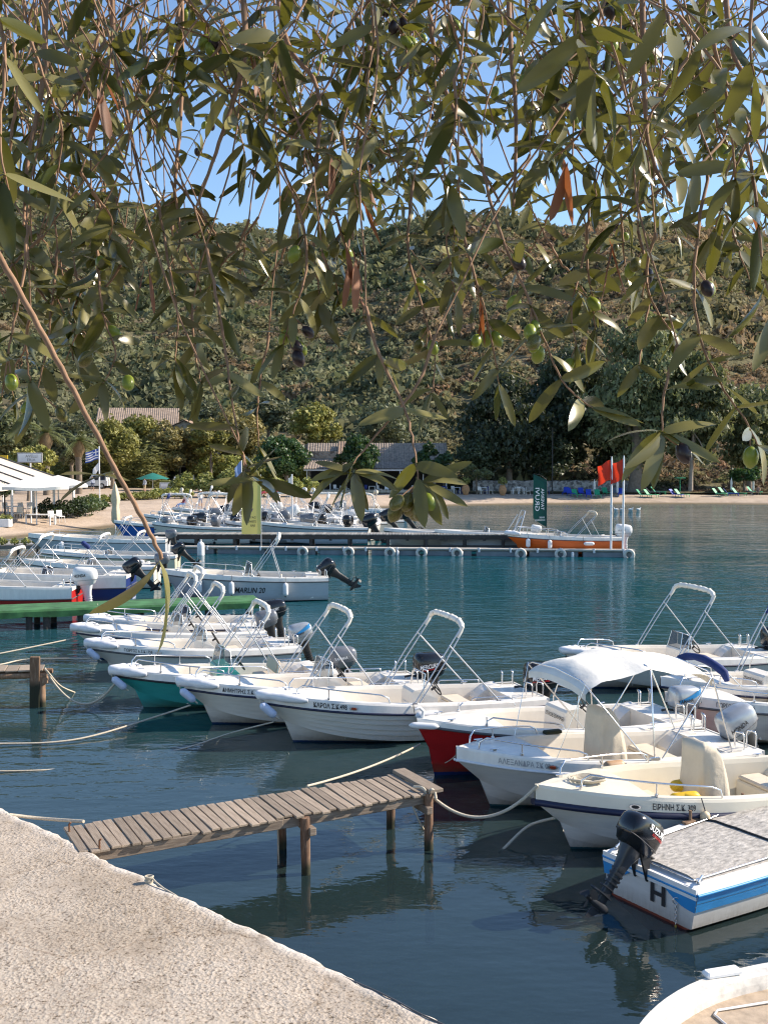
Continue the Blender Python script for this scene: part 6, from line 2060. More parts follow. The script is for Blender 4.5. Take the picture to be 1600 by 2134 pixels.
# --- taverna on the left: awning, sign, parasols, hedge, tables
LZ = 0.85
dl = 84.0
def LP(u, d, z=None):
    p = ground(u, d); p.z = gz(p) if z is None else z
    return p
aw0 = Vector((-32, 74, 0.9))
aw = empty('awning', aw0, 1.12, 'big sloping cream awning of the left taverna terrace', 'awning')
AWN = mat('awning_cream', (0.68, 0.60, 0.50), 0.8, var=0.08, nscale=2)
x1_, zf, zb_ = 12.0, 2.3, 4.9
def awpt(f, g): return Vector((lerp(-1.0, x1_, f), lerp(-2.5, 7.5, g), lerp(zf, zb_, g)))
for i in range(6):
    m = MB(); fa0, fa1 = i / 6 + 0.006, (i + 1) / 6 - 0.006
    rows = []
    for g in np.linspace(0, 1, 7):
        rows.append([awpt(lerp(fa0, fa1, j / 4), g) + Vector((0, 0, -0.12 * math.sin(math.pi * j / 4))) for j in range(5)])
    for r0, r1 in zip(rows[:-1], rows[1:]): m.add(r0 + r1, [(j, j + 1, 6 + j, 5 + j) for j in range(4)], 0, True)
    rr = rows[0]; m.add(rr + [p + Vector((0, -0.02, -0.28)) for p in rr], [(j, j + 1, 6 + j, 5 + j) for j in range(4)], 0)
    m.build('awning_panel', AWN, aw)
for i in range(7):
    m = MB(); m.tube([awpt(i / 6, 0) + Vector((0, 0, .05)), awpt(i / 6, 1) + Vector((0, 0, .05))], 0.05, 0, 5); m.build('awning_bar', GREYR, aw)
    m = MB(); m.box((awpt(i / 6, 0).x, -2.4, zf / 2), (0.14, 0.14, zf), 0); m.build('post', WHITEP, aw)
sg_ = empty('taverna_sign', LP(64, 88), 0, 'white rectangular sign board above the cream awning', 'sign')
z_s = D(64, 954, 88).z - sg_.location.z
m = MB(); m.box((0, 0, z_s), (2.1, 0.12, 0.85), 0, bev=0.03); m.build('board', LETTERG, sg_)
m = MB(); m.box((0, -0.07, z_s), (1.9, 0.03, 0.68), 0); m.build('face', WHITEP, sg_)
text_on('lettering', 'AVELLI', (-0.35, -0.10, z_s + 0.02), (1, 0, 0), (0, 0, 1), 0.24, LETTERG, sg_, bold=0.01, width=1.0)
text_on('lettering', 'ERIA', (-0.2, -0.10, z_s - 0.28), (1, 0, 0), (0, 0, 1), 0.22, LETTERG, sg_, bold=0.01, width=0.7)
m = MB(); m.tube([(0, 0.1, 0), (0, 0.1, z_s - 0.3)], 0.07, 0, 6); m.build('post', POLE, sg_)
ys = empty('yellow_sign', LP(6, 92), 0, 'small yellow and orange sign at the left photo edge', 'sign')
zy = D(6, 957, 92).z - ys.location.z
m = MB(); m.box((0, 0, zy), (1.0, 0.1, 0.7), 0); m.build('board', YELLOW, ys)
m = MB(); m.tube([(0, 0.1, 0), (0, 0.1, zy)], 0.05, 0, 5); m.build('post', POLE, ys)

def parasol(label, u, d, vtop, half, m_=CANVAS, name='parasol', square=True, drop=0.75, group=None, pole=POLE, val=True):
    p = LP(u, d)
    zt = D(u, vtop, d).z - p.z
    r = empty(name, p, 0.3, label, 'parasol', group)
    m = MB(); n = 8 if not square else 4
    tip = Vector((0, 0, zt)); k = 24
    ring = []; ring2 = []
    for i in range(k):
        a = 2 * math.pi * i / k
        if square:
            mx = max(abs(math.cos(a)), abs(math.sin(a))); rr = half / mx
        else:
            rr = half * (1 - 0.06 * abs(math.sin(4 * a)))
        ring.append(Vector((rr * math.cos(a), rr * math.sin(a), zt - drop + 0.05 * math.cos(n * a) * -1))); ring2.append(ring[-1] + Vector((0, 0, -0.2)))
    midr = [tip.lerp(q, 0.5) + Vector((0, 0, 0.03)) for q in ring]
    m.add([tip] + midr, [(0, 1 + i, 1 + (i + 1) % k) for i in range(k)], 0, True)
    m.loft([midr, ring], 0, caps=False)
    if val: m.loft([ring, ring2], 0, caps=False)
    m.build('canopy', m_, r)
    m = MB(); m.tube([(0, 0, 0), (0, 0, zt - 0.03)], 0.05, 0, 6); m.build('pole', pole, r)
    rb = MB()
    for i in range(4):
        rb.tube([(0, 0, zt - drop - 0.25), tuple(tip.lerp(ring[i * 6 + 3], 0.75) + Vector((0, 0, -0.03)))], 0.02, 0, 4)
    rb.build('rib', pole, r)
    return r
parasol('white parasol nearest the water at the left taverna', 76, 75, 992, 2.2, group='white taverna parasols')
parasol('white parasol behind the first one, beside the hedge', 122, 80, 990, 2.1, group='white taverna parasols')
GREENP = mat('green_parasol_cloth', (0.01, 0.16, 0.13), 0.8, var=0.15)
parasol('large teal green parasol over the white carts', 319, 126, 985, 2.1, GREENP, square=False, group='green parasols by the road', val=False)
parasol('smaller teal green parasol beside the white jeep', 236, 134, 989, 1.2, GREENP, square=False, group='green parasols by the road', val=False)
def closed_parasol(label, u, d, h, r_=0.22, m_=BEIGEC, group='folded parasols'):
    p = LP(u, d)
    r = empty('folded_parasol', p, 0, label, 'parasol', group)
    m = MB()
    zz = [0.18, 0.22, 0.4, 0.5, 0.58, 0.66, 0.8, 0.95, 1.0]
    rr = [0.6, 0.95, 1.0, 0.78, 0.9, 1.1, 0.8, 0.3, 0.05]
    rings = []
    for z, q in zip(zz, rr):
        rings.append([Vector((r_ * q * (1 + 0.16 * math.sin(5 * a)) * math.cos(a), r_ * q * (1 + 0.16 * math.sin(5 * a)) * math.sin(a), h * z)) for a in [i * 2 * math.pi / 20 for i in range(20)]])
    m.loft(rings, 0); m.build('canopy', m_, r)
    m = MB(); m.tube([(0, 0, 0), (0, 0, h * 1.02)], 0.03, 0, 6); m.tube([(0, 0, 0), (0, 0, 0.08)], 0.25, 0, 10); m.build('pole', POLE, r)
closed_parasol('tall folded cream parasol standing behind the bowrider', 240, 77, 3.6, 0.30, mat('cream_canvas', (0.62, 0.53, 0.36), 0.85, bmp=0.3, bdist=0.03))
closed_parasol('folded white parasol by the blue sunloungers near the stone wall', 1238, 125, 1.9, 0.13, CANVAS)
closed_parasol('folded white parasol beside the big eucalyptus trunk', 1286, 125, 1.9, 0.13, CANVAS)
closed_parasol('folded white parasol left of the seated beachgoers', 1523, 127, 1.9, 0.13, CANVAS)
closed_parasol('folded white parasol beside the seated beachgoers', 1569, 127, 1.9, 0.13, CANVAS)

def table(u, d, label, m_=WHITEP, w=1.0, l=1.0, h=0.75, group='taverna tables'):
    r = empty('table', LP(u, d), random.uniform(-0.15, 0.15), label, 'table', group)
    m = MB(); m.box((0, 0, h), (l, w, 0.05), 0, bev=0.01); m.build('table_top', m_, r)
    for sx in (-1, 1):
        for sy in (-1, 1):
            m = MB(); m.box((sx * (l / 2 - 0.06), sy * (w / 2 - 0.06), h / 2 - 0.02), (0.07, 0.07, h - 0.05), 0); m.build('leg', m_, r)
    return r
def chair(u, d, label, m_=WHITEP, group='taverna chairs', rz=None, proto={}):
    r = empty('chair', LP(u, d), random.uniform(0, 6.28) if rz is None else rz, label, 'chair', group)
    if m_.name not in proto:
        a = []
        m = MB(); m.box((0, 0, 0.45), (0.46, 0.46, 0.05), 0, bev=0.01); a.append(('seat', m.build('seat', m_, r).data))
        m = MB(); m.box((0, 0.22, 0.70), (0.46, 0.04, 0.42), 0, bev=0.01, M=Matrix.Rotation(-0.15, 3, 'X')); a.append(('backrest', m.build('backrest', m_, r).data))
        for sx in (-1, 1):
            for sy in (-1, 1):
                m = MB(); m.tube([(sx * 0.2, sy * 0.2, 0.45), (sx * 0.23, sy * 0.23, 0)], 0.02, 0, 5); a.append(('leg', m.build('leg', m_, r).data))
        proto[m_.name] = a
    else:
        for nm, me_ in proto[m_.name]:
            link(nm, me_, r)
    return r
table(84, 75, 'white table at the edge of the left taverna terrace', l=1.9, w=0.9)
for i, u in enumerate((38, 58, 108, 126)):
    chair(u, 76.5 + (i % 2), ['white chair left of the terrace edge table', 'white chair close behind the terrace edge table', 'white chair right of the terrace edge table', 'outermost white chair right of the terrace edge table'][i], WHITEP if i > 1 else BUFF)
table(30, 79, 'white table under the awning behind the planter', l=1.2); 
ORD = ['first', 'second', 'third', 'fourth', 'fifth', 'sixth', 'seventh', 'eighth', 'ninth', 'tenth', 'eleventh', 'twelfth']
for i, u in enumerate((14, 46, 64, 90, 112)):
    chair(u, 80.5 + 0.6 * (i % 3), f'white chair under the white parasols, {ORD[i]} from the left', WHITEP, 'chairs under the white parasols')
BLUECH = mat('blue_chair', (0.02, 0.04, 0.24), 0.5)
chs = [(640, 1), (655, 0), (672, 0), (700, 0), (722, 0), (745, 0), (760, 1), (790, 0), (805, 0), (835, 0), (860, 0), (885, 0)]
for i, (u, b_) in enumerate(chs):
    chair(u, 127.0 + random.uniform(-0.5, 0.7), f'{"blue" if b_ else "pale"} chair on the shaded taverna porch, {ORD[i]} from the left', BLUECH if b_ else WHITEP, 'taverna porch chairs')
for i, u in enumerate((665, 715, 775, 815, 870)):
    table(u, 127.4, f'small white table on the taverna porch, {ORD[i]} from the left', l=0.8, w=0.8, group='taverna porch tables')
for i, (u, b_) in enumerate(((918, 1), (930, 1), (945, 0), (958, 1), (1000, 0), (1012, 1), (1022, 0), (1068, 0), (1080, 0), (1092, 0), (1100, 0), (1140, 1))):
    chair(u, 125.8 + random.uniform(-0.5, 0.5), f'{"blue" if b_ else "pale"} chair before the stone wall, {ORD[i]} from the taverna side', BLUECH if b_ else LINER, 'open air chairs by the stone wall')
for i, u in enumerate((924, 952, 1008, 1074, 1086)):
    table(u, 126.2, f'small table before the low stone wall, {ORD[i]} from the taverna side', l=0.8, w=0.8, group='open air tables')

LEAFG = leaf_mat('shrub_leaf', (0.06, 0.10, 0.03), (0.08, 0.11, 0.05), (0.12, 0.16, 0.04), 0.5)
LEAFY = leaf_mat('yellow_green_leaf', (0.25, 0.27, 0.07), (0.26, 0.27, 0.085), (0.32, 0.33, 0.08), 0.6)
LEAFD = leaf_mat('dark_leaf', (0.022, 0.045, 0.014), (0.03, 0.05, 0.02), (0.05, 0.09, 0.02), 0.5)
def cloud(name, lobes, n, size, m_, parent, rng=RNG, fill=0.4, flat=1.0, elong=1.0):
    vs = []
    tot = sum(r * r for _, r in lobes)
    for c_, r in lobes:
        k = max(12, int(n * r * r / tot))
        v = leaf_cloud(k, size / r, rng, flat, fill)
        if elong != 1.0:
            t3 = v.reshape(-1, 3, 3); cen = t3.mean(1, keepdims=True); t3 = cen + (t3 - cen) * np.array([1, 1, elong]); v = t3.reshape(-1, 3)
        v = v * r
        low = rng.random(k) < 0.35                      # some leaf below the lobe's middle too
        t3 = v.reshape(-1, 3, 3); t3[low, :, 2] *= -0.7; v = t3.reshape(-1, 3)
        vs.append(v + np.array(c_))
    vs = np.concatenate(vs)
    return link(name, arr_mesh(name, vs, np.arange(len(vs)).reshape(-1, 3), m_), parent)
def hedge(label, u0, u1, d0, d1, h, m_, n=1600, size=0.16, w=0.8, cat='hedge', name='hedge'):
    a, b_ = LP(u0, d0), LP(u1, d1)
    r = empty(name, a, 0, label, cat)
    k = max(3, int((b_ - a).length / (h * 0.6)))
    lobes = [((b_ - a) * (i / (k - 1)) + Vector((0, random.uniform(-.1, .1) * w, h * 0.5 + random.uniform(-.08, .08) * h)), h * random.uniform(0.52, 0.66)) for i in range(k)]
    cloud('foliage', [((c_.x, c_.y, c_.z), r_) for c_, r_ in lobes], n, size, m_, r)
    m = MB()
    for c_, r_ in lobes:
        m.tube([(c_.x, c_.y, -0.1), (c_.x + .05, c_.y, h * 0.5)], 0.04, 0, 5)
    m.build('stem', WOODD, r)
hedge('clipped dark green hedge beside the white parasols', 98, 160, 79, 81, 1.3, LEAFD, 2600, 0.10)
hedge('loose green shrubs at the end of the clipped hedge', 165, 190, 82, 84, 1.6, LEAFG, 1400, 0.12)
hedge('low yellow green shrubs at the foot of the flagpole', 195, 236, 97, 98, 0.8, LEAFY, 1100, 0.16, name='shrub_row', cat='shrubs')
hedge('low shrubs in front of the green parasol', 248, 318, 103, 106, 0.8, LEAFY, 1500, 0.16, name='shrub_row', cat='shrubs')
hedge('bright yellow green bamboo hedge behind the marina boats', 385, 520, 113, 112, 2.6, LEAFY, 5200, 0.2)
hedge('yellow green hedge right of the yellow banner', 545, 645, 114, 117, 2.0, LEAFY, 2600, 0.2)
hedge('low green bushes on the sand between hedge and boats', 170, 214, 86, 89, 0.9, LEAFG, 1500, 0.12, name='shrub_row', cat='shrubs')
hedge('yellow green bushes along the road before the carts', 322, 392, 107, 109, 1.0, LEAFY, 1500, 0.16, name='shrub_row', cat='shrubs')
hedge('tall dense shrubbery behind the parked cars', 96, 330, 141, 141, 4.2, LEAFG, 6500, 0.26, name='shrub_row', cat='shrubs')
hedge('tall pale shrubbery behind the fig trees and taverna', 430, 640, 140, 140, 4.0, LEAFY, 5500, 0.26, name='shrub_row', cat='shrubs')
# topiary ball and planter on the terrace
r = empty('topiary_ball', LP(10, 78), 0, 'round clipped topiary at the left photo edge', 'topiary')
cloud('foliage', [((0, 0, 1.9), 0.62)], 900, 0.07, LEAFG, r, flat=1.0); m = MB(); m.tube([(0, 0, 0), (0, 0, 1.9)], 0.06, 0, 6); m.build('stem', WOODD, r)
r = empty('planter', LP(11, 72), 0, 'white box planter with small green plant on the terrace', 'planter')
m = MB(); m.box((0, 0, 0.28), (0.7, 0.7, 0.55), 0, bev=0.02); m.build('box', WHITEP, r); cloud('foliage', [((-.15, 0, 0.62), 0.28), ((.2, 0, 0.6), 0.26)], 400, 0.06, LEAFY, r)
# timber terrace edge at the waterside
p0 = P(-60, 1138, 0.55); p1 = P(88, 1136, 0.55)
tr_ = empty('timber_terrace', Vector((p0.x, p0.y, 0)), math.atan2((p1 - p0).y, (p1 - p0).x), 'grey timber terrace edge on posts at the left waterside', 'terrace')
Lt = (p1 - p0).length
m = MB(); m.box((Lt / 2, 1.6, 0.50), (Lt, 3.4, 0.10), 0); m.build('deck', DECKG, tr_)
m = MB(); m.box((Lt / 2, -0.1, 0.46), (Lt, 0.08, 0.2), 0); m.build('beam', WOODBEAM, tr_)
for i in range(5): post('post', (0.4 + i * 1.0, 0, 0.45), (0.4 + i * 1.0, 0, -1.5), 0.07, WOODD, tr_)
for i in range(4):
    r = empty('potted_plant', Vector((p0.x, p0.y, 0.55)) + (p1 - p0) * (0.42 + 0.16 * i) + Vector((0, 0.35, 0)), 0, ['leftmost of the small bushes on the timber terrace edge', 'second small bush from the left on the terrace edge', 'third small bush from the left on the terrace edge', 'small bush at the bow end of the terrace edge'][i], 'bush', 'bushes on the terrace edge')
    cloud('foliage', [((0, 0, 0.16), 0.24)], 160, 0.07, LEAFY, r); m = MB(); m.tube([(0, 0, -0.02), (0, 0, 0.2)], 0.03, 0, 5); m.build('stem', WOODD, r)

# --- Greek flag pole
fp = empty('flagpole', LP(208, 96), 0, 'white pole with blue and white striped flag by the shrubs', 'flagpole')
hp_ = D(208, 930, 96).z - fp.location.z
m = MB(); m.tube([(0, 0, 0), (0, 0, hp_)], 0.055, 0, 6); m.build('pole', POLE, fp)
FB = leaf_mat('flag_blue', (0.03, 0.08, 0.34), (0.03, 0.08, 0.34), (0.05, 0.1, 0.4), 0.7, transw=0.25); FWH = leaf_mat('flag_white', (0.75, 0.75, 0.75), (0.75, 0.75, 0.75), (0.75, 0.75, 0.75), 0.7, transw=0.25)
mb = flag_mesh(1.25, 0.95, 0.6, 0.35, FB, cols=12, rows=9)
mb.m = []
for i in range(12):
    for j in range(9):
        canton = i < 5 and j < 5
        mi = (0 if j % 2 == 0 else 1) if not canton else (1 if (i == 2 or j == 2) else 0)
        mb.m.append(mi)
o = mb.build('flag', [FB, FWH], fp); o.location = (-0.05, 0, hp_ - 0.25)
o = flag_mesh(0.55, 0.7, 1.9, 0.6, FWH).build('pennant', [FWH], fp); o.location = (-0.05, 0, hp_ - 1.5)
o = D(492, 1005, 112); o.z = gz(o)
fp = empty('flagpole', o, 0, 'leaning pole with a pale blue flag behind the crowded boats', 'flagpole')
m = MB(); m.tube([(0.6, 0, 0), (0.6, 0, 4.0)], 0.05, 0, 6); m.build('pole', POLE, fp)
PBL = leaf_mat('flag_pale_blue', (0.2, 0.35, 0.7), (0.2, 0.35, 0.7), (0.3, 0.45, 0.8), 0.7)
o = flag_mesh(0.7, 1.5, 0.9, 0.8, PBL).build('flag', PBL, fp); o.location = (0.55, 0, 3.9)

# --- cars
def car(label, u, d, L, H, W_, col, rz, boxy=True, name='parked_car'):
    r = empty(name, LP(u, d), rz, label, 'car', 'cars parked behind the beach')
    m = MB(); hz = H * 0.55
    prof_ = [(-L / 2, 0.35), (-L / 2, hz), (-L / 2 + 0.12, hz + 0.03), (L / 2 - (1.1), hz + 0.02), (L / 2 - 0.1, hz - 0.12), (L / 2, hz - 0.25), (L / 2, 0.32)]
    n = len(prof_)
    rings = [[Vector((x, y * W_ / 2 * (0.97 if z > hz - 0.05 else 1), z)) for x, z in prof_] for y in (-1, -0.93, 0.93, 1)]
    rings[0] = [Vector((p.x * 0.985, p.y, p.z)) for p in rings[0]]; rings[3] = [Vector((p.x * 0.985, p.y, p.z)) for p in rings[3]]
    m.loft(rings, 0, smooth=False); m.build('body', col, r)
    m = MB(); xa, xb = -L / 2 + 0.08, L / 2 - (1.25 if boxy else 1.5)
    cab = [(xa, hz), (xa + 0.08, H), (xb - 0.45, H), (xb, hz)]
    rr = [[Vector((x, y * W_ / 2 * (0.82 if z > hz else 0.95), z)) for x, z in cab] for y in (-1, 1)]
    m.loft(rr, 0, smooth=False); cb = m.build('cabin', col, r)
    for sg in (-1, 1):
        for k, (fa_, fb_) in enumerate(((0.08, 0.42), (0.47, 0.88))):
            m = MB(); q = []
            for x, f in ((lerp(xa + .05, xb - .05, fa_), 0.12), (lerp(xa + .05, xb - .12, fb_), 0.12), (lerp(xa + .08, xb - .45, fb_), 0.85), (lerp(xa + .08, xb - .45, fa_), 0.85)):
                q.append(Vector((x, sg * (lerp(W_ / 2 * 0.95, W_ / 2 * 0.82, f) + 0.012), lerp(hz, H, f))))
            m.add(q, [(0, 1, 2, 3)], 0); m.build('side_window', GLASSD, cb)
    m = MB(); m.add([Vector((xb - 0.02 + 0.015, y, hz + 0.06)) for y in (-W_ * .44, W_ * .44)] + [Vector((xb - 0.38 + 0.015, y, H - 0.06)) for y in (W_ * .38, -W_ * .38)], [(0, 1, 2, 3)], 0); m.build('windscreen', GLASSD, cb)
    for sx in (-1, 1):
        for sy in (-1, 1):
            m = MB(); c_ = Vector((sx * (L / 2 - 0.68), sy * (W_ / 2 - 0.08), 0.33))
            m.tube([c_ + Vector((0, -0.1, 0)), c_ + Vector((0, 0.1, 0))], 0.33, 0, 16); w_ = m.build('wheel', BLACKR, r)
            m = MB(); m.tube([c_ + Vector((0, 0.08 * sy, 0)), c_ + Vector((0, 0.115 * sy, 0))], 0.19, 0, 12); m.build('rim', SILVERM, w_)
    return r
car('white compact jeep parked beside the flagpole', 197, 128, 3.6, 1.7, 1.6, WHITEP, math.pi)
car('dark small van parked in front of the stone house', 372, 133, 4.0, 1.6, 1.7, mat('dark_car_paint', (0.05, 0.06, 0.07), 0.3), math.pi * 0.9, False)
car('silver car half hidden between the two green parasols', 280, 137, 4.2, 1.5, 1.7, SILVERM, math.pi, False)
car('grey car behind the white jeep toward the house', 268, 146, 4.3, 1.6, 1.7, GREYM, 0.2, False)
# --- white carts under the green parasol
for u, lab in ((346, 'white two wheeled vending cart under the green parasol'), (370, 'white vending cart at the bamboo hedge end')):
    r = empty('vending_cart', LP(u, 122), 0.1, lab, 'cart', 'vending carts')
    m = MB(); m.box((0, 0, 0.75), (1.35, 0.8, 0.8), 0, bev=0.03); m.build('box', mat('cart_grey', (0.52, 0.53, 0.54), 0.4, var=0.06), r)
    m = MB(); m.box((-0.05, -0.41, 0.85), (0.9, 0.03, 0.3), 0); m.build('panel', WHITEP, r)
    for sy in (-1, 1):
        m = MB(); m.tube([(0.35, sy * 0.42, 0.32), (0.35, sy * 0.5, 0.32)], 0.32, 0, 14); w_ = m.build('wheel', BLACKR, r)
        m = MB(); m.tube([(0.35, sy * 0.5, 0.32), (0.35, sy * 0.52, 0.32)], 0.17, 0, 10); m.build('rim', SILVERM, w_)
    if u == 346:
        q = MB(); q.box((0, 0, 1.3), (1.1, 0.6, 0.3), 0, bev=0.1); q.build('produce', LEAFY, r)
    else:
        q = MB(); q.box((0, 0.1, 1.45), (0.75, 0.08, 0.75), 0, bev=0.02); q.build('menu_board', WHITEP, r); q = MB(); q.box((0, 0.05, 1.42), (0.35, 0.03, 0.45), 0); q.build('print', LETTERG, r)
# --- dry stone wall behind the sunloungers
a_, b_ = at(985, 131), at(1310, 131)
m = MB(); nn = 60; rows = []
for i in range(nn + 1):
    p = a_.lerp(b_, i / nn); h_ = 1.35 + 0.12 * mnoise.noise((p.x * 0.9, 0, 0))
    rows.append([p + Vector((0, 0.0, -0.3)), p + Vector((0, 0.06, h_)), p + Vector((0, 0.5, h_ + 0.05)), p + Vector((0, 0.55, -0.3))])
for r0, r1 in zip(rows[:-1], rows[1:]): m.add([v - a_ for v in r0 + r1], [(0, 4, 5, 1), (1, 5, 6, 2), (2, 6, 7, 3)], 0)
tag(m.build('stone_wall', stone_mat('dry_wall_stone', (0.14, 0.13, 0.12), (0.42, 0.39, 0.35), 3.5), None, a_), 'low dry stone wall behind the beach tables and loungers', 'wall')

# --- sunloungers
LGREEN = mat('green_plastic', (0.02, 0.30, 0.14), 0.45); LBLUE = mat('blue_plastic', (0.015, 0.05, 0.40), 0.45); LLIME = mat('lime_plastic', (0.10, 0.42, 0.20), 0.45)
def lounger(label, u, d, m_, rz, group='sunloungers on the beach', proto={}):
    r = empty('sunlounger', LP(u, d), rz, label, 'sunlounger', group)
    if 'a' not in proto:
        a = []
        q = MB(); q.box((0.28, 0, 0.32), (1.25, 0.62, 0.06), 0, bev=0.015); a.append(('seat', q.build('seat', m_, r)))
        q = MB(); q.box((-0.62, 0, 0.62), (0.80, 0.62, 0.05), 0, bev=0.015, M=Matrix.Rotation(0.85, 3, 'Y')); a.append(('backrest', q.build('backrest', m_, r)))
        for x in (-0.3, 0.8):
            for y in (-0.27, 0.27):
                q = MB(); q.tube([(x, y, 0.32), (x * 1.05, y, 0)], 0.03, 0, 5); a.append(('leg', q.build('leg', m_, r)))
        proto['a'] = a
    else:
        for nm, ob in proto['a']:
            c_ = ob.copy(); c_.data = ob.data; COL.objects.link(c_); c_.parent = r
            c_.material_slots[0].link = 'OBJECT'; c_.material_slots[0].material = m_
SL = [(1178, 126, LBLUE, 'leftmost blue sunlounger of the row by the stone wall'), (1188, 124.5, LBLUE, 'second blue sunlounger of the row by the stone wall'), (1201, 123.5, LGREEN, 'single bright green sunlounger between blue ones by the stone wall'), (1211, 125, LBLUE, 'blue sunlounger just right of the bright green one'),
      (1226, 123.5, LBLUE, 'blue sunlounger left of the folded parasol by the wall'), (1245, 123.5, LGREEN, 'low green sunlounger right of the folded parasol by the wall'), (1263, 125.5, LGREEN, 'green sunlounger behind the red flags'), (1280, 125, GREYM, 'grey sunlounger beside the folded parasol at the trunk'), (1293, 124.5, LBLUE, 'blue sunlounger just left of the eucalyptus trunk'),
      (1341, 123.5, LGREEN, 'green sunlounger first to the right of the eucalyptus trunk'), (1356, 123.5, LLIME, 'light green sunlounger second right of the eucalyptus trunk'), (1359, 126.5, GREYM, 'grey sunlounger behind the pair right of the trunk'), (1371, 126.5, LGREEN, 'green sunlounger behind the pair right of the trunk'),
      (1409, 123.5, LBLUE, 'blue sunlounger in the pair in open sand'), (1420, 123.5, LLIME, 'light green sunlounger in the pair in open sand'), (1499, 123.5, LLIME, 'light green sunlounger at the bank, first on the right beach'), (1511, 125, LGREEN, 'green sunlounger behind the light green one at the bank'), (1522, 123.8, LBLUE, 'blue sunlounger below the folded parasol at the bank'), (1539, 124, LGREEN, 'green sunlounger left of the seated beachgoers'), (1571, 125.5, LGREEN, 'green sunlounger between the two beachgoers')]
for i, (u, d, m_, lab) in enumerate(SL):
    lounger(lab, u, d, m_, random.uniform(-0.9, -0.1) if u > 1300 else -math.pi / 2 + random.uniform(-0.3, 0.3))
m = MB(); m.box((0, 0, 1.9), (1.1, 1.1, 0.1), 0, bev=0.03)
r = empty('green_shelter', LP(1416, 127.5), 0, 'small green table like shelter under the eucalyptus', 'shelter'); m.build('top', LGREEN, r); m = MB(); m.tube([(0, 0, 0), (0, 0, 1.9)], 0.05, 0, 6); m.build('post', LGREEN, r)
# --- terracotta pots
TERRA = mat('terracotta', (0.45, 0.24, 0.11), 0.8, var=0.2)
for u, lab in ((970, 'terracotta jar with plant nearer the taverna'), (1047, 'terracotta jar with spiky plant farther from the taverna')):
    r = empty('terracotta_pot', LP(u, 124.5), 0, lab, 'pot', 'terracotta pots')
    m = MB(); m.tube([(0, 0, 0), (0, 0, 0.1), (0, 0, 0.55), (0, 0, 0.95), (0, 0, 1.1), (0, 0, 1.18)], [0.25, 0.3, 0.48, 0.40, 0.28, 0.33], 0, 14); m.build('jar', TERRA, r)
    cloud('foliage', [((0, 0, 1.6), 0.55)], 260, 0.1, LEAFY, r, elong=1.6)
# lamp post
r = empty('lamp_post', LP(1150, 127), 0, 'thin dark pole standing before the dark trees', 'pole'); m = MB(); m.tube([(0, 0, 0), (0, 0, 8)], [0.09, 0.06], 0, 6); m.build('shaft', BLACKM, r)
# --- low jetty of stone at the beach behind the boats
a_ = P(655, 1076, 0.5)
m = MB(); m.box((3.5, 0.8, 0), (7.5, 1.8, 0.9), 0, bev=0.1)
tag(m.build('stone_jetty', STONE, None, Vector((a_.x, a_.y + 1.5, 0.15))), 'short stone jetty between the crowded boats and the blue boat', 'jetty')

# --- ducks
for i, u in enumerate((1283, 1295, 1313, 1329)):
    p = P(u, 1063, 0); 
    m = MB()
    m.tube([p_ for p_ in [(-0.34, 0, 0.16), (-0.25, 0, 0.14), (-0.05, 0, 0.12), (0.15, 0, 0.12), (0.24, 0, 0.15), (0.27, 0, 0.28), (0.29, 0, 0.4), (0.33, 0, 0.45), (0.40, 0, 0.44)]], [0.02, 0.09, 0.17, 0.16, 0.1, 0.055, 0.05, 0.065, 0.02], 0, 10)
    o = m.build('goose', WHITEP, None, p); o.scale = (0.75, 0.75, 0.62); o.rotation_euler[2] = random.uniform(-0.5, 0.5) + (math.pi if i == 0 else 0)
    q = MB(); q.tube([(0.39, 0, 0.44), (0.47, 0, 0.42)], [0.022, 0.01], 0, 6); q.build('beak', mat('orange_beak', (0.6, 0.2, 0.02), 0.5), o)
    tag(o, ['leftmost white goose, swimming near the flagpoles', 'white goose second from the left near the flagpoles', 'white goose third from the left near the beach', 'rightmost white goose, swimming apart near the beach'][i], 'goose', 'geese on the water')

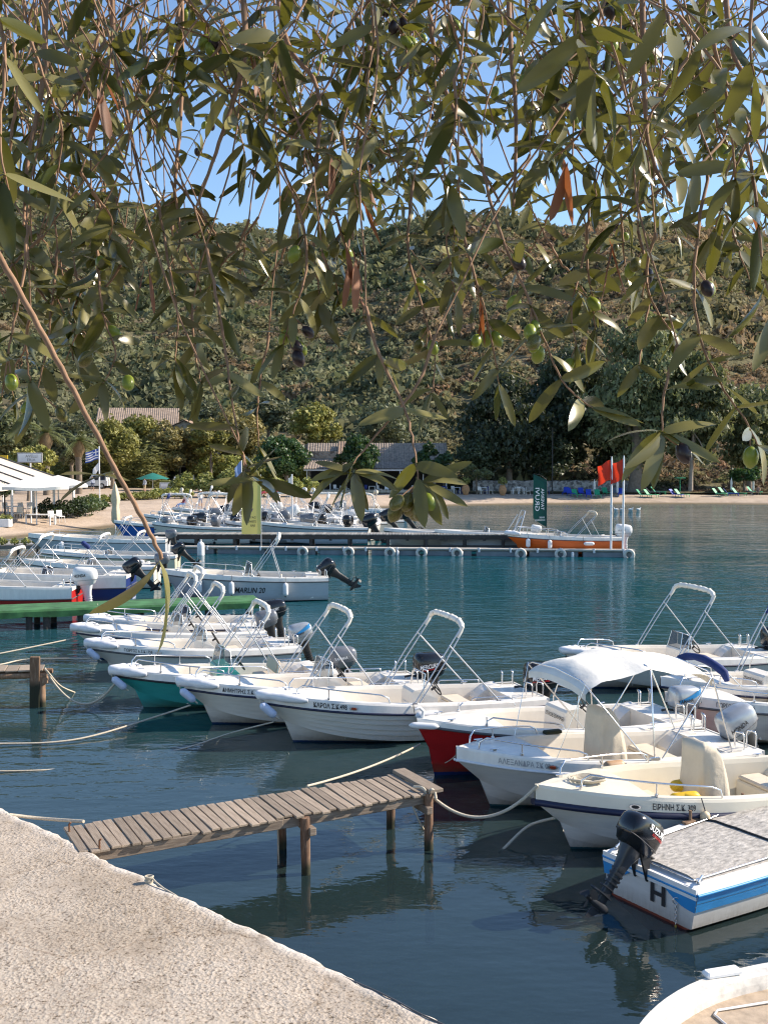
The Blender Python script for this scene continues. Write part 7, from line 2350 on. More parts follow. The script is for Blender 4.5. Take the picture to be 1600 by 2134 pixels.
# --- people
SKIN = mat('skin', (0.45, 0.27, 0.19), 0.6, var=0.08)
def person(label, p, rz, shirt, trousers, pose='stand', hat=None):
    r = empty('person', p, rz, label, 'person')
    me = bpy.data.meshes.new('body')
    if pose == 'stand':
        J = {'pel': (0, 0, .93), 'sp': (0, .01, 1.15), 'ch': (0, .0, 1.38), 'nk': (0, .0, 1.50), 'hd': (0, -.02, 1.60), 'tp': (0, -.01, 1.72),
             'sl': (.18, 0, 1.42), 'el': (.24, .04, 1.14), 'wl': (.22, -.10, .92), 'hl': (.21, -.15, .84), 'sr': (-.18, 0, 1.42), 'er': (-.25, .05, 1.14), 'wr': (-.20, -.14, .96), 'hr': (-.18, -.20, .90),
             'pl': (.10, 0, .88), 'kl': (.12, -.03, .50), 'al': (.12, .03, .09), 'fl': (.13, -.12, .04), 'pr': (-.10, 0, .88), 'kr': (-.12, .0, .50), 'ar': (-.13, .05, .09), 'fr': (-.14, -.1, .04)}
    else:
        J = {'pel': (0, .2, .45), 'sp': (0, .28, .62), 'ch': (0, .36, .84), 'nk': (0, .38, .96), 'hd': (0, .35, 1.06), 'tp': (0, .36, 1.18),
             'sl': (.18, .34, .88), 'el': (.25, .25, .62), 'wl': (.20, .02, .56), 'hl': (.19, -.05, .55), 'sr': (-.18, .34, .88), 'er': (-.25, .25, .62), 'wr': (-.2, .02, .56), 'hr': (-.19, -.05, .55),
             'pl': (.10, .16, .44), 'kl': (.13, -.26, .55), 'al': (.13, -.5, .14), 'fl': (.14, -.64, .08), 'pr': (-.10, .16, .44), 'kr': (-.13, -.28, .50), 'ar': (-.13, -.58, .14), 'fr': (-.14, -.72, .08)}
    R = {'pel': .13, 'sp': .125, 'ch': .135, 'nk': .06, 'hd': .10, 'tp': .075, 'sl': .065, 'el': .048, 'wl': .036, 'hl': .04, 'sr': .065, 'er': .048, 'wr': .036, 'hr': .04, 'pl': .095, 'kl': .065, 'al': .045, 'fl': .045, 'pr': .095, 'kr': .065, 'ar': .045, 'fr': .045}
    ks = list(J)
    E = [('pel', 'sp'), ('sp', 'ch'), ('ch', 'nk'), ('nk', 'hd'), ('hd', 'tp'), ('ch', 'sl'), ('sl', 'el'), ('el', 'wl'), ('wl', 'hl'), ('ch', 'sr'), ('sr', 'er'), ('er', 'wr'), ('wr', 'hr'), ('pel', 'pl'), ('pl', 'kl'), ('kl', 'al'), ('al', 'fl'), ('pel', 'pr'), ('pr', 'kr'), ('kr', 'ar'), ('ar', 'fr')]
    me.from_pydata([J[k] for k in ks], [(ks.index(a), ks.index(b)) for a, b in E], [])
    o = bpy.data.objects.new('body', me); COL.objects.link(o); o.parent = r
    mod = o.modifiers.new('skin', 'SKIN')
    me.skin_vertices.new() if not me.skin_vertices else None
    for k, sv in zip(ks, me.skin_vertices[0].data):
        sv.radius = (R[k], R[k] * 0.85); sv.use_root = (k == 'pel')
    o.modifiers.new('sub', 'SUBSURF').levels = 1
    o.modifiers['sub'].render_levels = 1
    # clothed / bare by height along the body
    mm, nt, bb = _nodes('clothed_skin')
    tc = N(nt, 'ShaderNodeTexCoord'); sp = N(nt, 'ShaderNodeSeparateXYZ'); nt.links.new(tc.outputs['Object'], sp.inputs[0])
    hi, wa, kn = (1.50, 0.98, 0.50) if pose == 'stand' else (0.96, 0.60, -1)
    rp = ramp(nt, sp.outputs['Z'], [(0.0, (0.45, 0.27, 0.19)), (max(kn, 0) / 2, trousers), (wa / 2, shirt), (hi / 2, (0.45, 0.27, 0.19)), (0.81 if pose == 'stand' else 0.55, (0.05, 0.03, 0.02))])
    rp.color_ramp.interpolation = 'CONSTANT'
    dv = N(nt, 'ShaderNodeMath', operation='MULTIPLY'); dv.inputs[1].default_value = 0.5
    nt.links.new(sp.outputs['Z'], dv.inputs[0]); nt.links.new(dv.outputs[0], rp.inputs['Fac'])
    nt.links.new(rp.outputs[0], bb.inputs['Base Color']); bb.inputs['Roughness'].default_value = 0.8
    me.materials.append(mm)
    if hat:
        q = MB(); z = J['tp'][2]; q.tube([(0, J['tp'][1], z - 0.06), (0, J['tp'][1], z + 0.0), (0, J['tp'][1], z + 0.06)], [0.125, 0.11, 0.03], 0, 10); q.box((0, J['tp'][1] - 0.13, z - 0.05), (0.16, 0.14, 0.015), 0); q.build('cap', hat, r)
    return r
person('person in a pale blue shirt standing by the white jeep', LP(193, 122), 0.4, (0.50, 0.55, 0.68), (0.06, 0.08, 0.14))
person('person in a grey shirt and tan shorts near the green parasol', LP(302, 119), -0.6, (0.42, 0.45, 0.50), (0.40, 0.32, 0.20))
person('person in white shirt and cap standing among the moored boats', LP(418, 97), 0.5, (0.72, 0.72, 0.72), (0.3, 0.32, 0.4), hat=CANVAS)
person('person in a red top seated among the moored boats', LP(378, 95), -0.8, (0.30, 0.05, 0.05), (0.1, 0.2, 0.45), 'sit')
person('beachgoer seated nearer the trees at the far right', LP(1559, 124), 0.6, (0.35, 0.22, 0.15), (0.05, 0.05, 0.06), 'sit')
person('beachgoer seated nearest the right photo edge', LP(1578, 124), -0.5, (0.33, 0.20, 0.14), (0.07, 0.05, 0.05), 'sit')
# ================================================================== TREES ALONG THE SHORE
BARK = mat('grey_bark', (0.20, 0.16, 0.12), 0.9, var=0.35, nscale=3, bmp=0.8, bdist=0.05)
BARKP = mat('pale_bark', (0.36, 0.30, 0.25), 0.85, var=0.3, nscale=3)
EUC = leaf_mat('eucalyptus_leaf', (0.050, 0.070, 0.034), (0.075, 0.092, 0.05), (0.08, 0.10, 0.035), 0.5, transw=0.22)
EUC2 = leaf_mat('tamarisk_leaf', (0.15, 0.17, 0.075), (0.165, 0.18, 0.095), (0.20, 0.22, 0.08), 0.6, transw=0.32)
OLV = leaf_mat('grey_olive_leaf', (0.13, 0.145, 0.075), (0.15, 0.16, 0.10), (0.15, 0.16, 0.07), 0.6, transw=0.22)
YEL = leaf_mat('yellow_crown_leaf', (0.24, 0.235, 0.055), (0.25, 0.24, 0.07), (0.3, 0.28, 0.06), 0.6, transw=0.25)
OCH = leaf_mat('ochre_crown_leaf', (0.20, 0.17, 0.055), (0.21, 0.18, 0.07), (0.24, 0.2, 0.06), 0.6, transw=0.25)
FIGG = leaf_mat('fig_leaf', (0.035, 0.085, 0.022), (0.06, 0.11, 0.04), (0.09, 0.16, 0.03), 0.45, transw=0.25)
def tree(label, u, d, vtop, u0, u1, vlow, leaf, n=9000, size=0.26, lobes=38, trunk_r=0.35, trunk_u=None, bark=BARK, hang=1.0, seed=1, depth=None, name='tree', z0=None, limbs=6, lobe_r=(0.16, 0.27)):
    rs = random.Random(seed); rng = np.random.default_rng(seed)
    base = LP(trunk_u if trunk_u is not None else u, d)
    if z0 is not None: base.z = z0
    r = empty(name, base, 0, label, 'tree', 'trees along the shore')
    zt = D(u, vtop, d).z - base.z; zl = max(0.3, D(u, vlow, d).z - base.z)
    xa = ground(u0, d).x - base.x; xb = ground(u1, d).x - base.x
    cx, cz = (xa + xb) / 2, (zt + zl) / 2
    rx, rz_ = (xb - xa) / 2, (zt - zl) / 2
    ry = depth or rx * 0.9
    L = []
    while len(L) < lobes:
        q = Vector((rs.uniform(-1, 1), rs.uniform(-1, 1), rs.uniform(-1, 1)))
        if q.length > 1 or q.length < 0.25: continue
        # crown narrows at the top unevenly
        lr = rs.uniform(*lobe_r) * min(rx, rz_) * 1.6
        k = 1 - lr / max(rx, rz_) * 0.75
        L.append(((cx + q.x * rx * k * (1 - 0.25 * max(0, q.z)), q.y * ry * k, cz + q.z * rz_ * k), lr))
    cloud('crown', L, n, size, leaf, r, rng=rng, fill=0.55, elong=hang)
    m = MB()
    top = Vector((cx * 0.6, 0, cz + rz_ * 0.3))
    pth = [Vector((0, 0, -0.3)), Vector((0, 0, 0.4)), Vector((cx * 0.1, 0.1, zl * 0.6 + 0.5)), Vector((cx * 0.35, 0, cz * 0.8)), top]
    m.tube(pth, [trunk_r * 1.5, trunk_r * 1.05, trunk_r * 0.85, trunk_r * 0.5, trunk_r * 0.15], 0, 9)
    for i in range(limbs):
        c_, lr = L[i * len(L) // limbs]
        s_ = pth[2].lerp(pth[3], rs.uniform(0, 1)); e_ = Vector(c_)
        m.tube([s_, s_.lerp(e_, 0.5) + Vector((0, 0, 0.4)), e_], [trunk_r * 0.4, trunk_r * 0.26, trunk_r * 0.08], 0, 6)
    m.build('trunk', bark, r)
    return r
tree('biggest eucalyptus with thick grey trunk on the right beach', 1335, 129, 628, 1225, 1445, 1000, EUC2, 19000, 0.26, 58, 0.95, 1323, seed=3, hang=1.5, limbs=8)
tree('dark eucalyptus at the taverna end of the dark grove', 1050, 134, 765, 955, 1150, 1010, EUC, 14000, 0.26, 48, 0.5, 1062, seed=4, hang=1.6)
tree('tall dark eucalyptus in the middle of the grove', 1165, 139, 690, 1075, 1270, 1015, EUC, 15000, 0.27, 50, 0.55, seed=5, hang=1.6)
tree('eucalyptus with pale leaning trunks right of the big one', 1440, 130, 705, 1375, 1525, 985, EUC2, 11000, 0.26, 44, 0.3, 1438, BARKP, 1.5, seed=6)
tree('grey green eucalyptus toward the right photo edge', 1560, 136, 775, 1480, 1650, 1000, EUC2, 10000, 0.26, 40, 0.4, seed=8, hang=1.4)
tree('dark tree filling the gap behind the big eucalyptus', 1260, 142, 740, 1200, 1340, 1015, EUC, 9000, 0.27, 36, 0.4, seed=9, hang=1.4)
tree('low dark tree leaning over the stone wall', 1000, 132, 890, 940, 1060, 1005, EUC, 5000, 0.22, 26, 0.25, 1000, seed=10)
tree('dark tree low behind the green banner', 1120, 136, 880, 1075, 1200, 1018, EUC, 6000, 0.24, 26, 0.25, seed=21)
tree('round green fig tree left of the taverna roof', 592, 124, 905, 532, 648, 1005, FIGG, 8000, 0.2, 34, 0.22, 600, seed=11)
tree('green fig tree in front of the taverna roof', 748, 126, 908, 690, 806, 990, FIGG, 7000, 0.2, 30, 0.2, 742, seed=12)
tree('green fig tree at the far corner of the taverna', 900, 126.5, 925, 848, 962, 990, FIGG, 6000, 0.2, 28, 0.18, 905, seed=13)
tree('small spreading tree on a thin trunk by the terracotta jars', 1000, 126.5, 965, 950, 1030, 1003, EUC2, 3200, 0.18, 20, 0.12, 993, seed=14)
tree('bright yellow green tree behind the fig tree', 662, 150, 842, 598, 722, 935, YEL, 8000, 0.25, 36, 0.3, seed=15, z0=1.5)
tree('ochre tinged tree beside the stone house', 490, 146, 838, 428, 560, 975, OCH, 9000, 0.24, 40, 0.3, seed=16, z0=1.4)
tree('grey olive tree above the bright yellow tree', 560, 160, 820, 505, 620, 905, OLV, 6500, 0.26, 34, 0.3, seed=17, z0=3.0)
tree('grey olive tree on the slope above the taverna', 800, 162, 830, 735, 870, 930, OLV, 6500, 0.26, 34, 0.3, seed=18, z0=3.2)
tree('dark bushy tree in front of the upper house', 270, 150, 905, 205, 330, 1005, EUC2, 7000, 0.24, 36, 0.3, seed=19, z0=1.5)
tree('dark leafy tree on the right bank', 1560, 128, 965, 1515, 1582, 1012, FIGG, 3600, 0.2, 22, 0.15, 1550, seed=20)
tree('tall grey green tree behind the left awning', 20, 112, 850, -50, 85, 985, EUC2, 8000, 0.22, 36, 0.3, seed=22)
tree('bushy tree over the stone house corner', 395, 139, 880, 350, 440, 985, OCH, 4500, 0.22, 26, 0.2, seed=23)
tree('pale green tree behind the ochre tree', 440, 158, 835, 380, 500, 930, OLV, 5000, 0.25, 28, 0.25, seed=24, z0=2.5)

tree('leafy tree hiding the left corner of the stone house', 345, 136, 872, 300, 398, 985, OCH, 6000, 0.22, 30, 0.2, seed=41)
tree('yellow green tree in front of the upper house wall', 235, 128, 868, 170, 300, 985, YEL, 8500, 0.22, 36, 0.25, seed=42)
tree('broad green tree between the palms and the reeds', 150, 122, 858, 85, 215, 980, OLV, 8000, 0.22, 36, 0.25, seed=43)
tree('pale tree in front of the stone house gable', 440, 137, 862, 400, 482, 975, YEL, 5500, 0.22, 28, 0.2, seed=44)
tree('yellow green tree before the muted upper roof', 290, 140, 858, 245, 350, 960, YEL, 6500, 0.22, 30, 0.2, seed=45)
tree('pale green bush behind the cream awning', 60, 100, 925, 10, 130, 1005, YEL, 5000, 0.18, 30, 0.15, seed=46)
# palms
FROND = leaf_mat('palm_frond', (0.16, 0.19, 0.065), (0.17, 0.19, 0.08), (0.22, 0.24, 0.06), 0.5, transw=0.25)
def palm(label, u, d, vcrown, seed):
    rs = random.Random(seed)
    base = LP(u, d); r = empty('palm_tree', base, 0, label, 'palm', 'palms by the left taverna')
    h = D(u, vcrown, d).z - base.z
    m = MB(); m.tube([(0, 0, -.2), (0.05, 0, h * .3), (0, 0, h * .7), (0, 0, h)], [0.4, 0.32, 0.36, 0.3], 0, 9); m.build('trunk', BARK, r)
    m = MB(); m.tube([(0, 0, h - 1.8), (0, 0, h - 1.0), (0, 0, h)], [0.4, 0.75, 0.35], 0, 9); m.build('dead_skirt', mat('palm_skirt', (0.22, 0.15, 0.08), 0.9, var=0.3, nscale=6), r)
    for i in range(26):
        a = rs.uniform(0, 6.28); up = rs.uniform(-0.2, 1.2); Lf = rs.uniform(2.2, 3.0)
        m = MB(); pts = []
        for k in range(9):
            f = k / 8
            rad = Lf * (f * math.cos(up * 0.8) + 0.1 * f); z = h + Lf * (math.sin(up) * f - 0.55 * f * f * (1.2 - up * 0.3))
            pts.append(Vector((rad * math.cos(a), rad * math.sin(a), z)))
        m.tube(pts, [0.035 * (1 - 0.8 * k / 8) for k in range(9)], 0, 4)
        side = Vector((-math.sin(a), math.cos(a), 0))
        for k in range(1, 9):
            for sub in (0, 0.5):
                p_ = pts[k - 1].lerp(pts[k], sub + 0.25) ; t_ = (pts[k] - pts[k - 1]).normalized()
                ll = 0.75 * math.sin(math.pi * (0.15 + 0.8 * k / 9))
                for sg in (1, -1):
                    e_ = p_ + (side * sg * 0.8 + t_ * 0.6) .normalized() * ll + Vector((0, 0, -0.22 * ll))
                    w_ = t_ * 0.05
                    m.add([p_ - w_, p_ + w_, e_], [(0, 1, 2)], 0)
        m.build('frond', FROND, r)
palm('fan topped palm rising behind the white sign board', 98, 112, 902, 31)
palm('shorter palm right of the sign board among the reeds', 165, 116, 918, 32)
# reeds: an uncountable stand
rng = np.random.default_rng(5); vs = []
for i in range(3400):
    u = rng.uniform(105, 340); d = rng.uniform(131, 140)
    p = ground(u, d); z0 = 0.9
    hgt = rng.uniform(3.0, 8.6) * (1.05 - abs(u - 205) / 420)
    lean = rng.normal(0, 0.5, 2)
    for k in range(7):
        f = rng.uniform(0.12, 1.0); q = np.array([p.x + lean[0] * f * f, p.y + lean[1] * f * f, z0 + hgt * f])
        a = rng.uniform(0, 6.28); ll = rng.uniform(0.5, 1.0)
        dr = np.array([math.cos(a), math.sin(a), 0]); e = q + dr * ll + np.array([0, 0, ll * rng.uniform(-0.5, 0.5)]); w = np.cross(dr, [0, 0, 1.0]) * 0.06 + np.array([0, 0, 0.05])
        vs += [q - w, q + w, e]
vs = np.array(vs)
REED = leaf_mat('reed_leaf', (0.23, 0.235, 0.08), (0.24, 0.24, 0.09), (0.28, 0.28, 0.08), 0.6, transw=0.25)
tag(link('reeds', arr_mesh('reeds', vs, np.arange(len(vs)).reshape(-1, 3), REED)), 'dense stand of tall yellow green reeds behind the flagpole', 'reeds', kind='stuff')
# dry brush bank at right and along the foot of the slope
vv = []; tt = []
for i in range(1500):
    u = random.uniform(-150, 1750); d = random.uniform(133, 152)
    if 1440 < u < 1700 and random.random() < 0.6: d = random.uniform(126.5, 134)
    p = ground(u, d); z = max(1.0, hill_z(u, d)) if d > 138 else 0.9
    r_ = random.uniform(0.5, 1.5) if d > 134 else random.uniform(0.3, 0.8)
    c_ = np.array(random.choice(PAL_B if u > 1440 or random.random() < 0.3 else PAL_G)) * random.uniform(0.8, 1.3)
    pr = random.choice(protos)
    vv.append(pr * r_ + np.array([p.x, p.y, z])); tt.append(np.repeat(c_[None], len(pr) // 3, 0))
vv = np.concatenate(vv); tt = np.concatenate(tt)
tag(link('undergrowth', arr_mesh('undergrowth', vv, np.arange(len(vv)).reshape(-1, 3), SCRUB, attr=tt)), 'dry brush and low bushes at the foot of the slope', 'undergrowth', kind='stuff')
# ================================================================== OLIVE TREE OVER THE CAMERA
OLEAF = leaf_mat('olive_leaf', (0.044, 0.056, 0.015), (0.17, 0.158, 0.062), (0.24, 0.23, 0.03), 0.24, transw=0.19)
DEADL = leaf_mat('dead_leaf', (0.20, 0.075, 0.035), (0.24, 0.11, 0.06), (0.35, 0.12, 0.04), 0.6, transw=0.3)
TWIG = mat('olive_twig', (0.30, 0.18, 0.11), 0.85, var=0.3, nscale=60, bmp=0.4, bdist=0.002)
OLG = mat('green_olive', (0.22, 0.27, 0.03), 0.3, var=0.25, nscale=40)
OLP = mat('purple_olive', (0.028, 0.016, 0.018), 0.3, var=0.4, nscale=40)
OLM = mat('turning_olive', (0.15, 0.14, 0.03), 0.3, var=0.8, nscale=25)
olive = empty('olive_tree', (-3.2, -2.6, QZ), 0, 'olive tree whose leafy fruiting branches hang across the top', 'tree')
ORG = Vector((-3.2, -2.6, QZ))
ro = random.Random(42)

def leaf_proto(seed):
    r_ = random.Random(seed)
    n = 9
    bend = r_.uniform(-0.12, 0.34); fold = r_.uniform(0.02, 0.07); wid = r_.uniform(0.088, 0.128); tw = r_.uniform(-0.9, 0.9); sway = r_.uniform(-0.06, 0.06)
    vs = []
    for i in range(n + 1):
        f = i / n
        w = wid * (max(0.0, math.sin(math.pi * min(1, f ** 0.9 * 0.98 + 0.02))) ** 0.55) + 0.006
        z = -bend * f * f
        y0 = sway * math.sin(math.pi * f)
        ct, st_ = math.cos(tw * f), math.sin(tw * f); e = fold * w / wid * 0.6
        vs += [(f, y0 + w * ct - e * st_, z + w * st_ + e * ct), (f, y0, z), (f, y0 - w * ct - e * st_, z - w * st_ + e * ct)]
    fs = []
    for i in range(n):
        a = 3 * i
        fs += [(a, a + 1, a + 4, a + 3), (a + 1, a + 2, a + 5, a + 4)]
    vs.append((-0.08, 0, 0.0)); fs.append((0, len(vs) - 1, 1)); fs.append((1, len(vs) - 1, 2))
    # upward normal = upper side
    me = bpy.data.meshes.new('leaf')
    me.from_pydata(vs, [], [tuple(reversed(f)) for f in fs])
    me.materials.append(OLEAF)
    me.polygons.foreach_set('use_smooth', [True] * len(me.polygons)); me.update()
    return me, np.array(vs), fs
LPRO = [leaf_proto(100 + i) for i in range(12)]
dead_me = LPRO[0][0].copy(); dead_me.materials.clear(); dead_me.materials.append(DEADL)

leaves = []      # (proto, matrix, size seen, dead)
olives = []      # (position, axis, length, kind)
twigs = MB()
def frame(direction, up):
    x = direction.normalized()
    z = (up - x * up.dot(x))
    if z.length < 1e-4: z = x.orthogonal()
    z.normalize(); y = z.cross(x)
    return Matrix((x, y, z)).transposed()
def put_leaf(p, d, L, dead=False, up=None):
    if up is None:
        up = Vector((ro.gauss(0, 0.6), ro.gauss(-0.15, 0.7), 1.0)) if ro.random() > 0.24 else Vector((0.6 + ro.gauss(0, 0.3), -0.8 + ro.gauss(0, 0.3), 0.35))
    R = frame(d, up)
    M = Matrix.Translation(p) @ R.to_4x4() @ Matrix.Diagonal((L, L * ro.uniform(0.85, 1.15), L, 1))
    depth = max(p.y, 0.2)
    leaves.append([ro.randrange(len(LPRO)), M, L / depth, dead])
def put_olives(p, n, kinds):
    for _ in range(n):
        ax = Vector((ro.gauss(0, 0.5), ro.gauss(0, 0.5), -1)).normalized()
        st = ro.uniform(0.012, 0.028)
        c = p + ax * (st + 0.010) + Vector((ro.gauss(0, .006), ro.gauss(0, .006), 0))
        olives.append((c, ax, ro.uniform(0.019, 0.025), ro.choice(kinds)))
        twigs.tube([p, p.lerp(c, 0.6) + Vector((0, 0, 0.002)), c - ax * 0.008], 0.0009, 0, 4, caps=False)
def lead(p):
    """Thin bare shoot from above the picture down to p, so that no twig starts in mid-air."""
    u = 800 + FOC * p.x / p.y
    v = 1067 - FOC * math.tan(math.atan((p.z - CAM_H) / p.y) + PITCH)
    if v < -120: return
    q = D(u + ro.gauss(0, 230), -170, p.y + ro.gauss(0.08, 0.08))
    n = 9; ph = ro.uniform(0, 6); am = 0.012
    pts = [q.lerp(p, i / n) + Vector((am * math.sin(ph + i * 0.9), am * math.cos(ph * 2 + i * 0.7), 0)) * math.sin(math.pi * i / n) for i in range(n + 1)]
    twigs.tube(pts, [lerp(0.0016, 0.0011, i / n) for i in range(n + 1)], 0, 5)
    for i in range(2, n):
        if ro.random() < 0.2: put_leaf(pts[i], Vector((ro.gauss(0, 1), ro.gauss(0, 1), -0.4)), ro.uniform(0.04, 0.058))
def twig(ctrl, r0=0.0035, leaf=(0.045, 0.068), node=0.024, dens=1.0, fruit=0.25, start=0.0, kinds='ggmp', droop=0.25, spread=1.15):
    """Twig along world points with opposite leaf pairs at its nodes."""
    pts = []
    for i in range(len(ctrl) - 1):
        p0 = ctrl[max(i - 1, 0)]; p1 = ctrl[i]; p2 = ctrl[i + 1]; p3 = ctrl[min(i + 2, len(ctrl) - 1)]
        for k in range(5):
            t = k / 5
            pts.append(0.5 * ((2 * p1) + (p2 - p0) * t + (2 * p0 - 5 * p1 + 4 * p2 - p3) * t * t + (3 * p1 - p0 - 3 * p2 + p3) * t ** 3))
    pts.append(ctrl[-1])
    pts = [p + Vector((ro.gauss(0, 1), ro.gauss(0, 1), ro.gauss(0, 1))) * 0.0006 for p in pts]
    n = len(pts); r0 = min(r0, 0.0022); lead(pts[0])
    twigs.tube(pts, [r0 * 1.05 * (1 - 0.65 * i / (n - 1)) for i in range(n)], 0, 5)
    acc = 0; ang = ro.uniform(0, 6.28); tot = sum((b - a).length for a, b in zip(pts[:-1], pts[1:])); run = 0
    for a, b in zip(pts[:-1], pts[1:]):
        seg = (b - a).length; run += seg; acc += seg
        if run / tot < start: continue
        if acc >= node:
            acc = 0; ang += math.pi / 2 + ro.gauss(0, 0.3)
            t = (b - a).normalized()
            e1 = t.orthogonal().normalized(); e2 = t.cross(e1)
            for s_ in (0, math.pi):
                if ro.random() > dens: continue
                o = e1 * math.cos(ang + s_) + e2 * math.sin(ang + s_)
                d = (o * spread * ro.uniform(0.8, 1.2) + t * ro.uniform(-0.15, 0.85) + Vector((0, 0, -droop * ro.random())))
                put_leaf(b, d, ro.uniform(*leaf))
            if ro.random() < fruit:
                put_olives(b, ro.choice((1, 1, 2, 3)), kinds)
    t = (pts[-1] - pts[-2]).normalized()
    for _ in range(2):
        put_leaf(pts[-1], t + Vector((ro.gauss(0, .35), ro.gauss(0, .35), ro.gauss(0, .2))), ro.uniform(*leaf))

# hanging branches that the photograph shows one by one (picture position, metres ahead)
B = lambda *q: [D(u, v, d) for u, v, d in q]
def bare(ctrl, r0, r1):
    n = len(ctrl); pts = []
    for i in range(n - 1):
        p0 = ctrl[max(i - 1, 0)]; p1 = ctrl[i]; p2 = ctrl[i + 1]; p3 = ctrl[min(i + 2, n - 1)]
        for k in range(6):
            t = k / 6
            pts.append(0.5 * ((2 * p1) + (p2 - p0) * t + (2 * p0 - 5 * p1 + 4 * p2 - p3) * t * t + (3 * p1 - p0 - 3 * p2 + p3) * t ** 3) + Vector((ro.gauss(0, 1), ro.gauss(0, 1), ro.gauss(0, 1))) * 0.0004)
    pts.append(ctrl[-1])
    twigs.tube(pts, [lerp(r0, r1, i / (len(pts) - 1)) for i in range(len(pts))], 0, 7)
# the long bare one on the left, ending in two hanging leaves
bare(B((-120, 330, 1.05), (0, 535, 1.0), (70, 660, 0.98), (140, 790, 0.97), (215, 930, 0.96), (280, 1050, 0.95), (325, 1135, 0.95), (338, 1165, 0.95)), 0.0032, 0.0018)
for u, v, L, dx, dz in ((325, 1178, 0.078, -0.62, -0.78), (336, 1180, 0.080, 0.22, -0.97)):
    p = D(u, v, 0.95); put_leaf(p, Vector((dx, 0.15, dz)), L, up=Vector((0.95 if dx > 0 else 0.7, -0.12, -0.45 if dx < 0 else 0.2)))
for u, v, dx, dz in ((245, 985, -1, -0.15), (262, 1000, -0.9, 0.2)):
    put_leaf(D(u, v, 0.96), Vector((dx, 0.1, dz)), 0.062, up=Vector((0, -0.3, 1)))
twig(B((430, 520, 1.35), (455, 640, 1.3), (470, 740, 1.28), (482, 830, 1.25), (500, 930, 1.22), (512, 985, 1.2)), 0.003, (0.048, 0.066), 0.027, 0.85, 0.12, 0.3)
twig(B((500, 930, 1.22), (520, 985, 1.2), (540, 1000, 1.18)), 0.002, (0.05, 0.068), 0.012, 1.0, 0, 0.2)
twig(B((905, 700, 1.2), (870, 800, 1.18), (800, 890, 1.15), (735, 965, 1.12)), 0.0028, (0.05, 0.066), 0.05, 0.5, 0.0, 0.55)
for dx, dz in ((-1, 0.05), (-0.6, -0.7), (0.15, -1), (0.42, -0.95), (1, -0.25), (0.95, 0.08), (-0.9, 0.2)):
    put_leaf(D(738, 985, 1.12), Vector((dx, ro.uniform(-0.3, 0.2), dz)), ro.uniform(0.042, 0.056), up=Vector((ro.uniform(-.4, .4), -0.7, 0.8)))
twig(B((760, 640, 1.2), (790, 740, 1.18), (838, 840, 1.15), (858, 910, 1.13), (872, 1000, 1.1)), 0.003, (0.05, 0.062), 0.06, 0.55, 0.0, 0.3)
for dx, dz in ((1, 0.12), (0.85, -0.5), (0.7, -0.72), (0.95, 0.35)):
    put_leaf(D(880, 1005, 1.1), Vector((dx, ro.uniform(-0.2, 0.2), dz)), ro.uniform(0.046, 0.058), up=Vector((0, -0.6, 0.8)))
for _ in range(4): put_olives(D(872, 1005, 1.1), 2, 'gmm')
twig(B((1000, 330, 1.35), (1040, 480, 1.3), (1090, 600, 1.25), (1130, 700, 1.22), (1170, 790, 1.2), (1235, 852, 1.18)), 0.0035, (0.048, 0.066), 0.026, 0.8, 0.3, 0.3)
twig(B((950, 430, 1.5), (985, 560, 1.45), (1010, 650, 1.42), (1030, 740, 1.4), (1038, 800, 1.4)), 0.0035, (0.045, 0.062), 0.028, 0.7, 0.2, 0.3)
twig(B((1410, 720, 1.2), (1390, 790, 1.18), (1380, 850, 1.16), (1378, 900, 1.15)), 0.003, (0.055, 0.072), 0.05, 0.4, 0.0, 0.5)
for dx, dz in ((1, -0.55), (-0.7, -0.75), (-0.15, -1), (0.75, 0.25)):
    put_leaf(D(1378, 902, 1.15), Vector((dx, 0, dz)), ro.uniform(0.055, 0.072), up=Vector((0, -0.8, 0.6)))
put_olives(D(1380, 905, 1.15), 1, 'p')
twig(B((1480, 330, 1.3), (1455, 470, 1.26), (1445, 600, 1.22), (1462, 720, 1.2), (1500, 800, 1.18), (1555, 880, 1.15), (1580, 930, 1.14)), 0.0038, (0.05, 0.072), 0.027, 0.8, 0.3, 0.3)
twig(B((1555, 300, 1.2), (1575, 420, 1.18), (1590, 560, 1.15), (1610, 660, 1.12)), 0.0035, (0.055, 0.08), 0.03, 0.75, 0.15)
twig(B((620, 420, 1.4), (640, 540, 1.38), (615, 640, 1.36), (590, 720, 1.35)), 0.003, (0.045, 0.062), 0.024, 0.85, 0.25, 0.2)
twig(B((700, 450, 1.5), (735, 560, 1.48), (760, 660, 1.46), (790, 740, 1.45)), 0.003, (0.042, 0.06), 0.024, 0.85, 0.2)
twig(B((860, 380, 1.5), (850, 520, 1.46), (880, 640, 1.42), (905, 740, 1.4), (900, 820, 1.38)), 0.003, (0.042, 0.06), 0.026, 0.75, 0.2)
twig(B((330, 420, 1.5), (350, 540, 1.45), (370, 660, 1.42), (365, 760, 1.4)), 0.003, (0.045, 0.062), 0.024, 0.85, 0.3)
twig(B((200, 460, 1.4), (205, 560, 1.38), (215, 650, 1.36), (240, 740, 1.35), (215, 800, 1.34)), 0.003, (0.048, 0.066), 0.024, 0.85, 0.3)
twig(B((60, 470, 1.3), (45, 600, 1.28), (20, 720, 1.26), (5, 830, 1.25)), 0.003, (0.05, 0.07), 0.026, 0.8, 0.2)
twig(B((120, 520, 1.5), (110, 620, 1.48), (95, 740, 1.46), (70, 850, 1.45)), 0.003, (0.05, 0.068), 0.028, 0.7, 0.15)
twig(B((1230, 420, 1.5), (1215, 540, 1.46), (1190, 640, 1.42), (1200, 720, 1.4)), 0.003, (0.048, 0.066), 0.025, 0.8, 0.3)
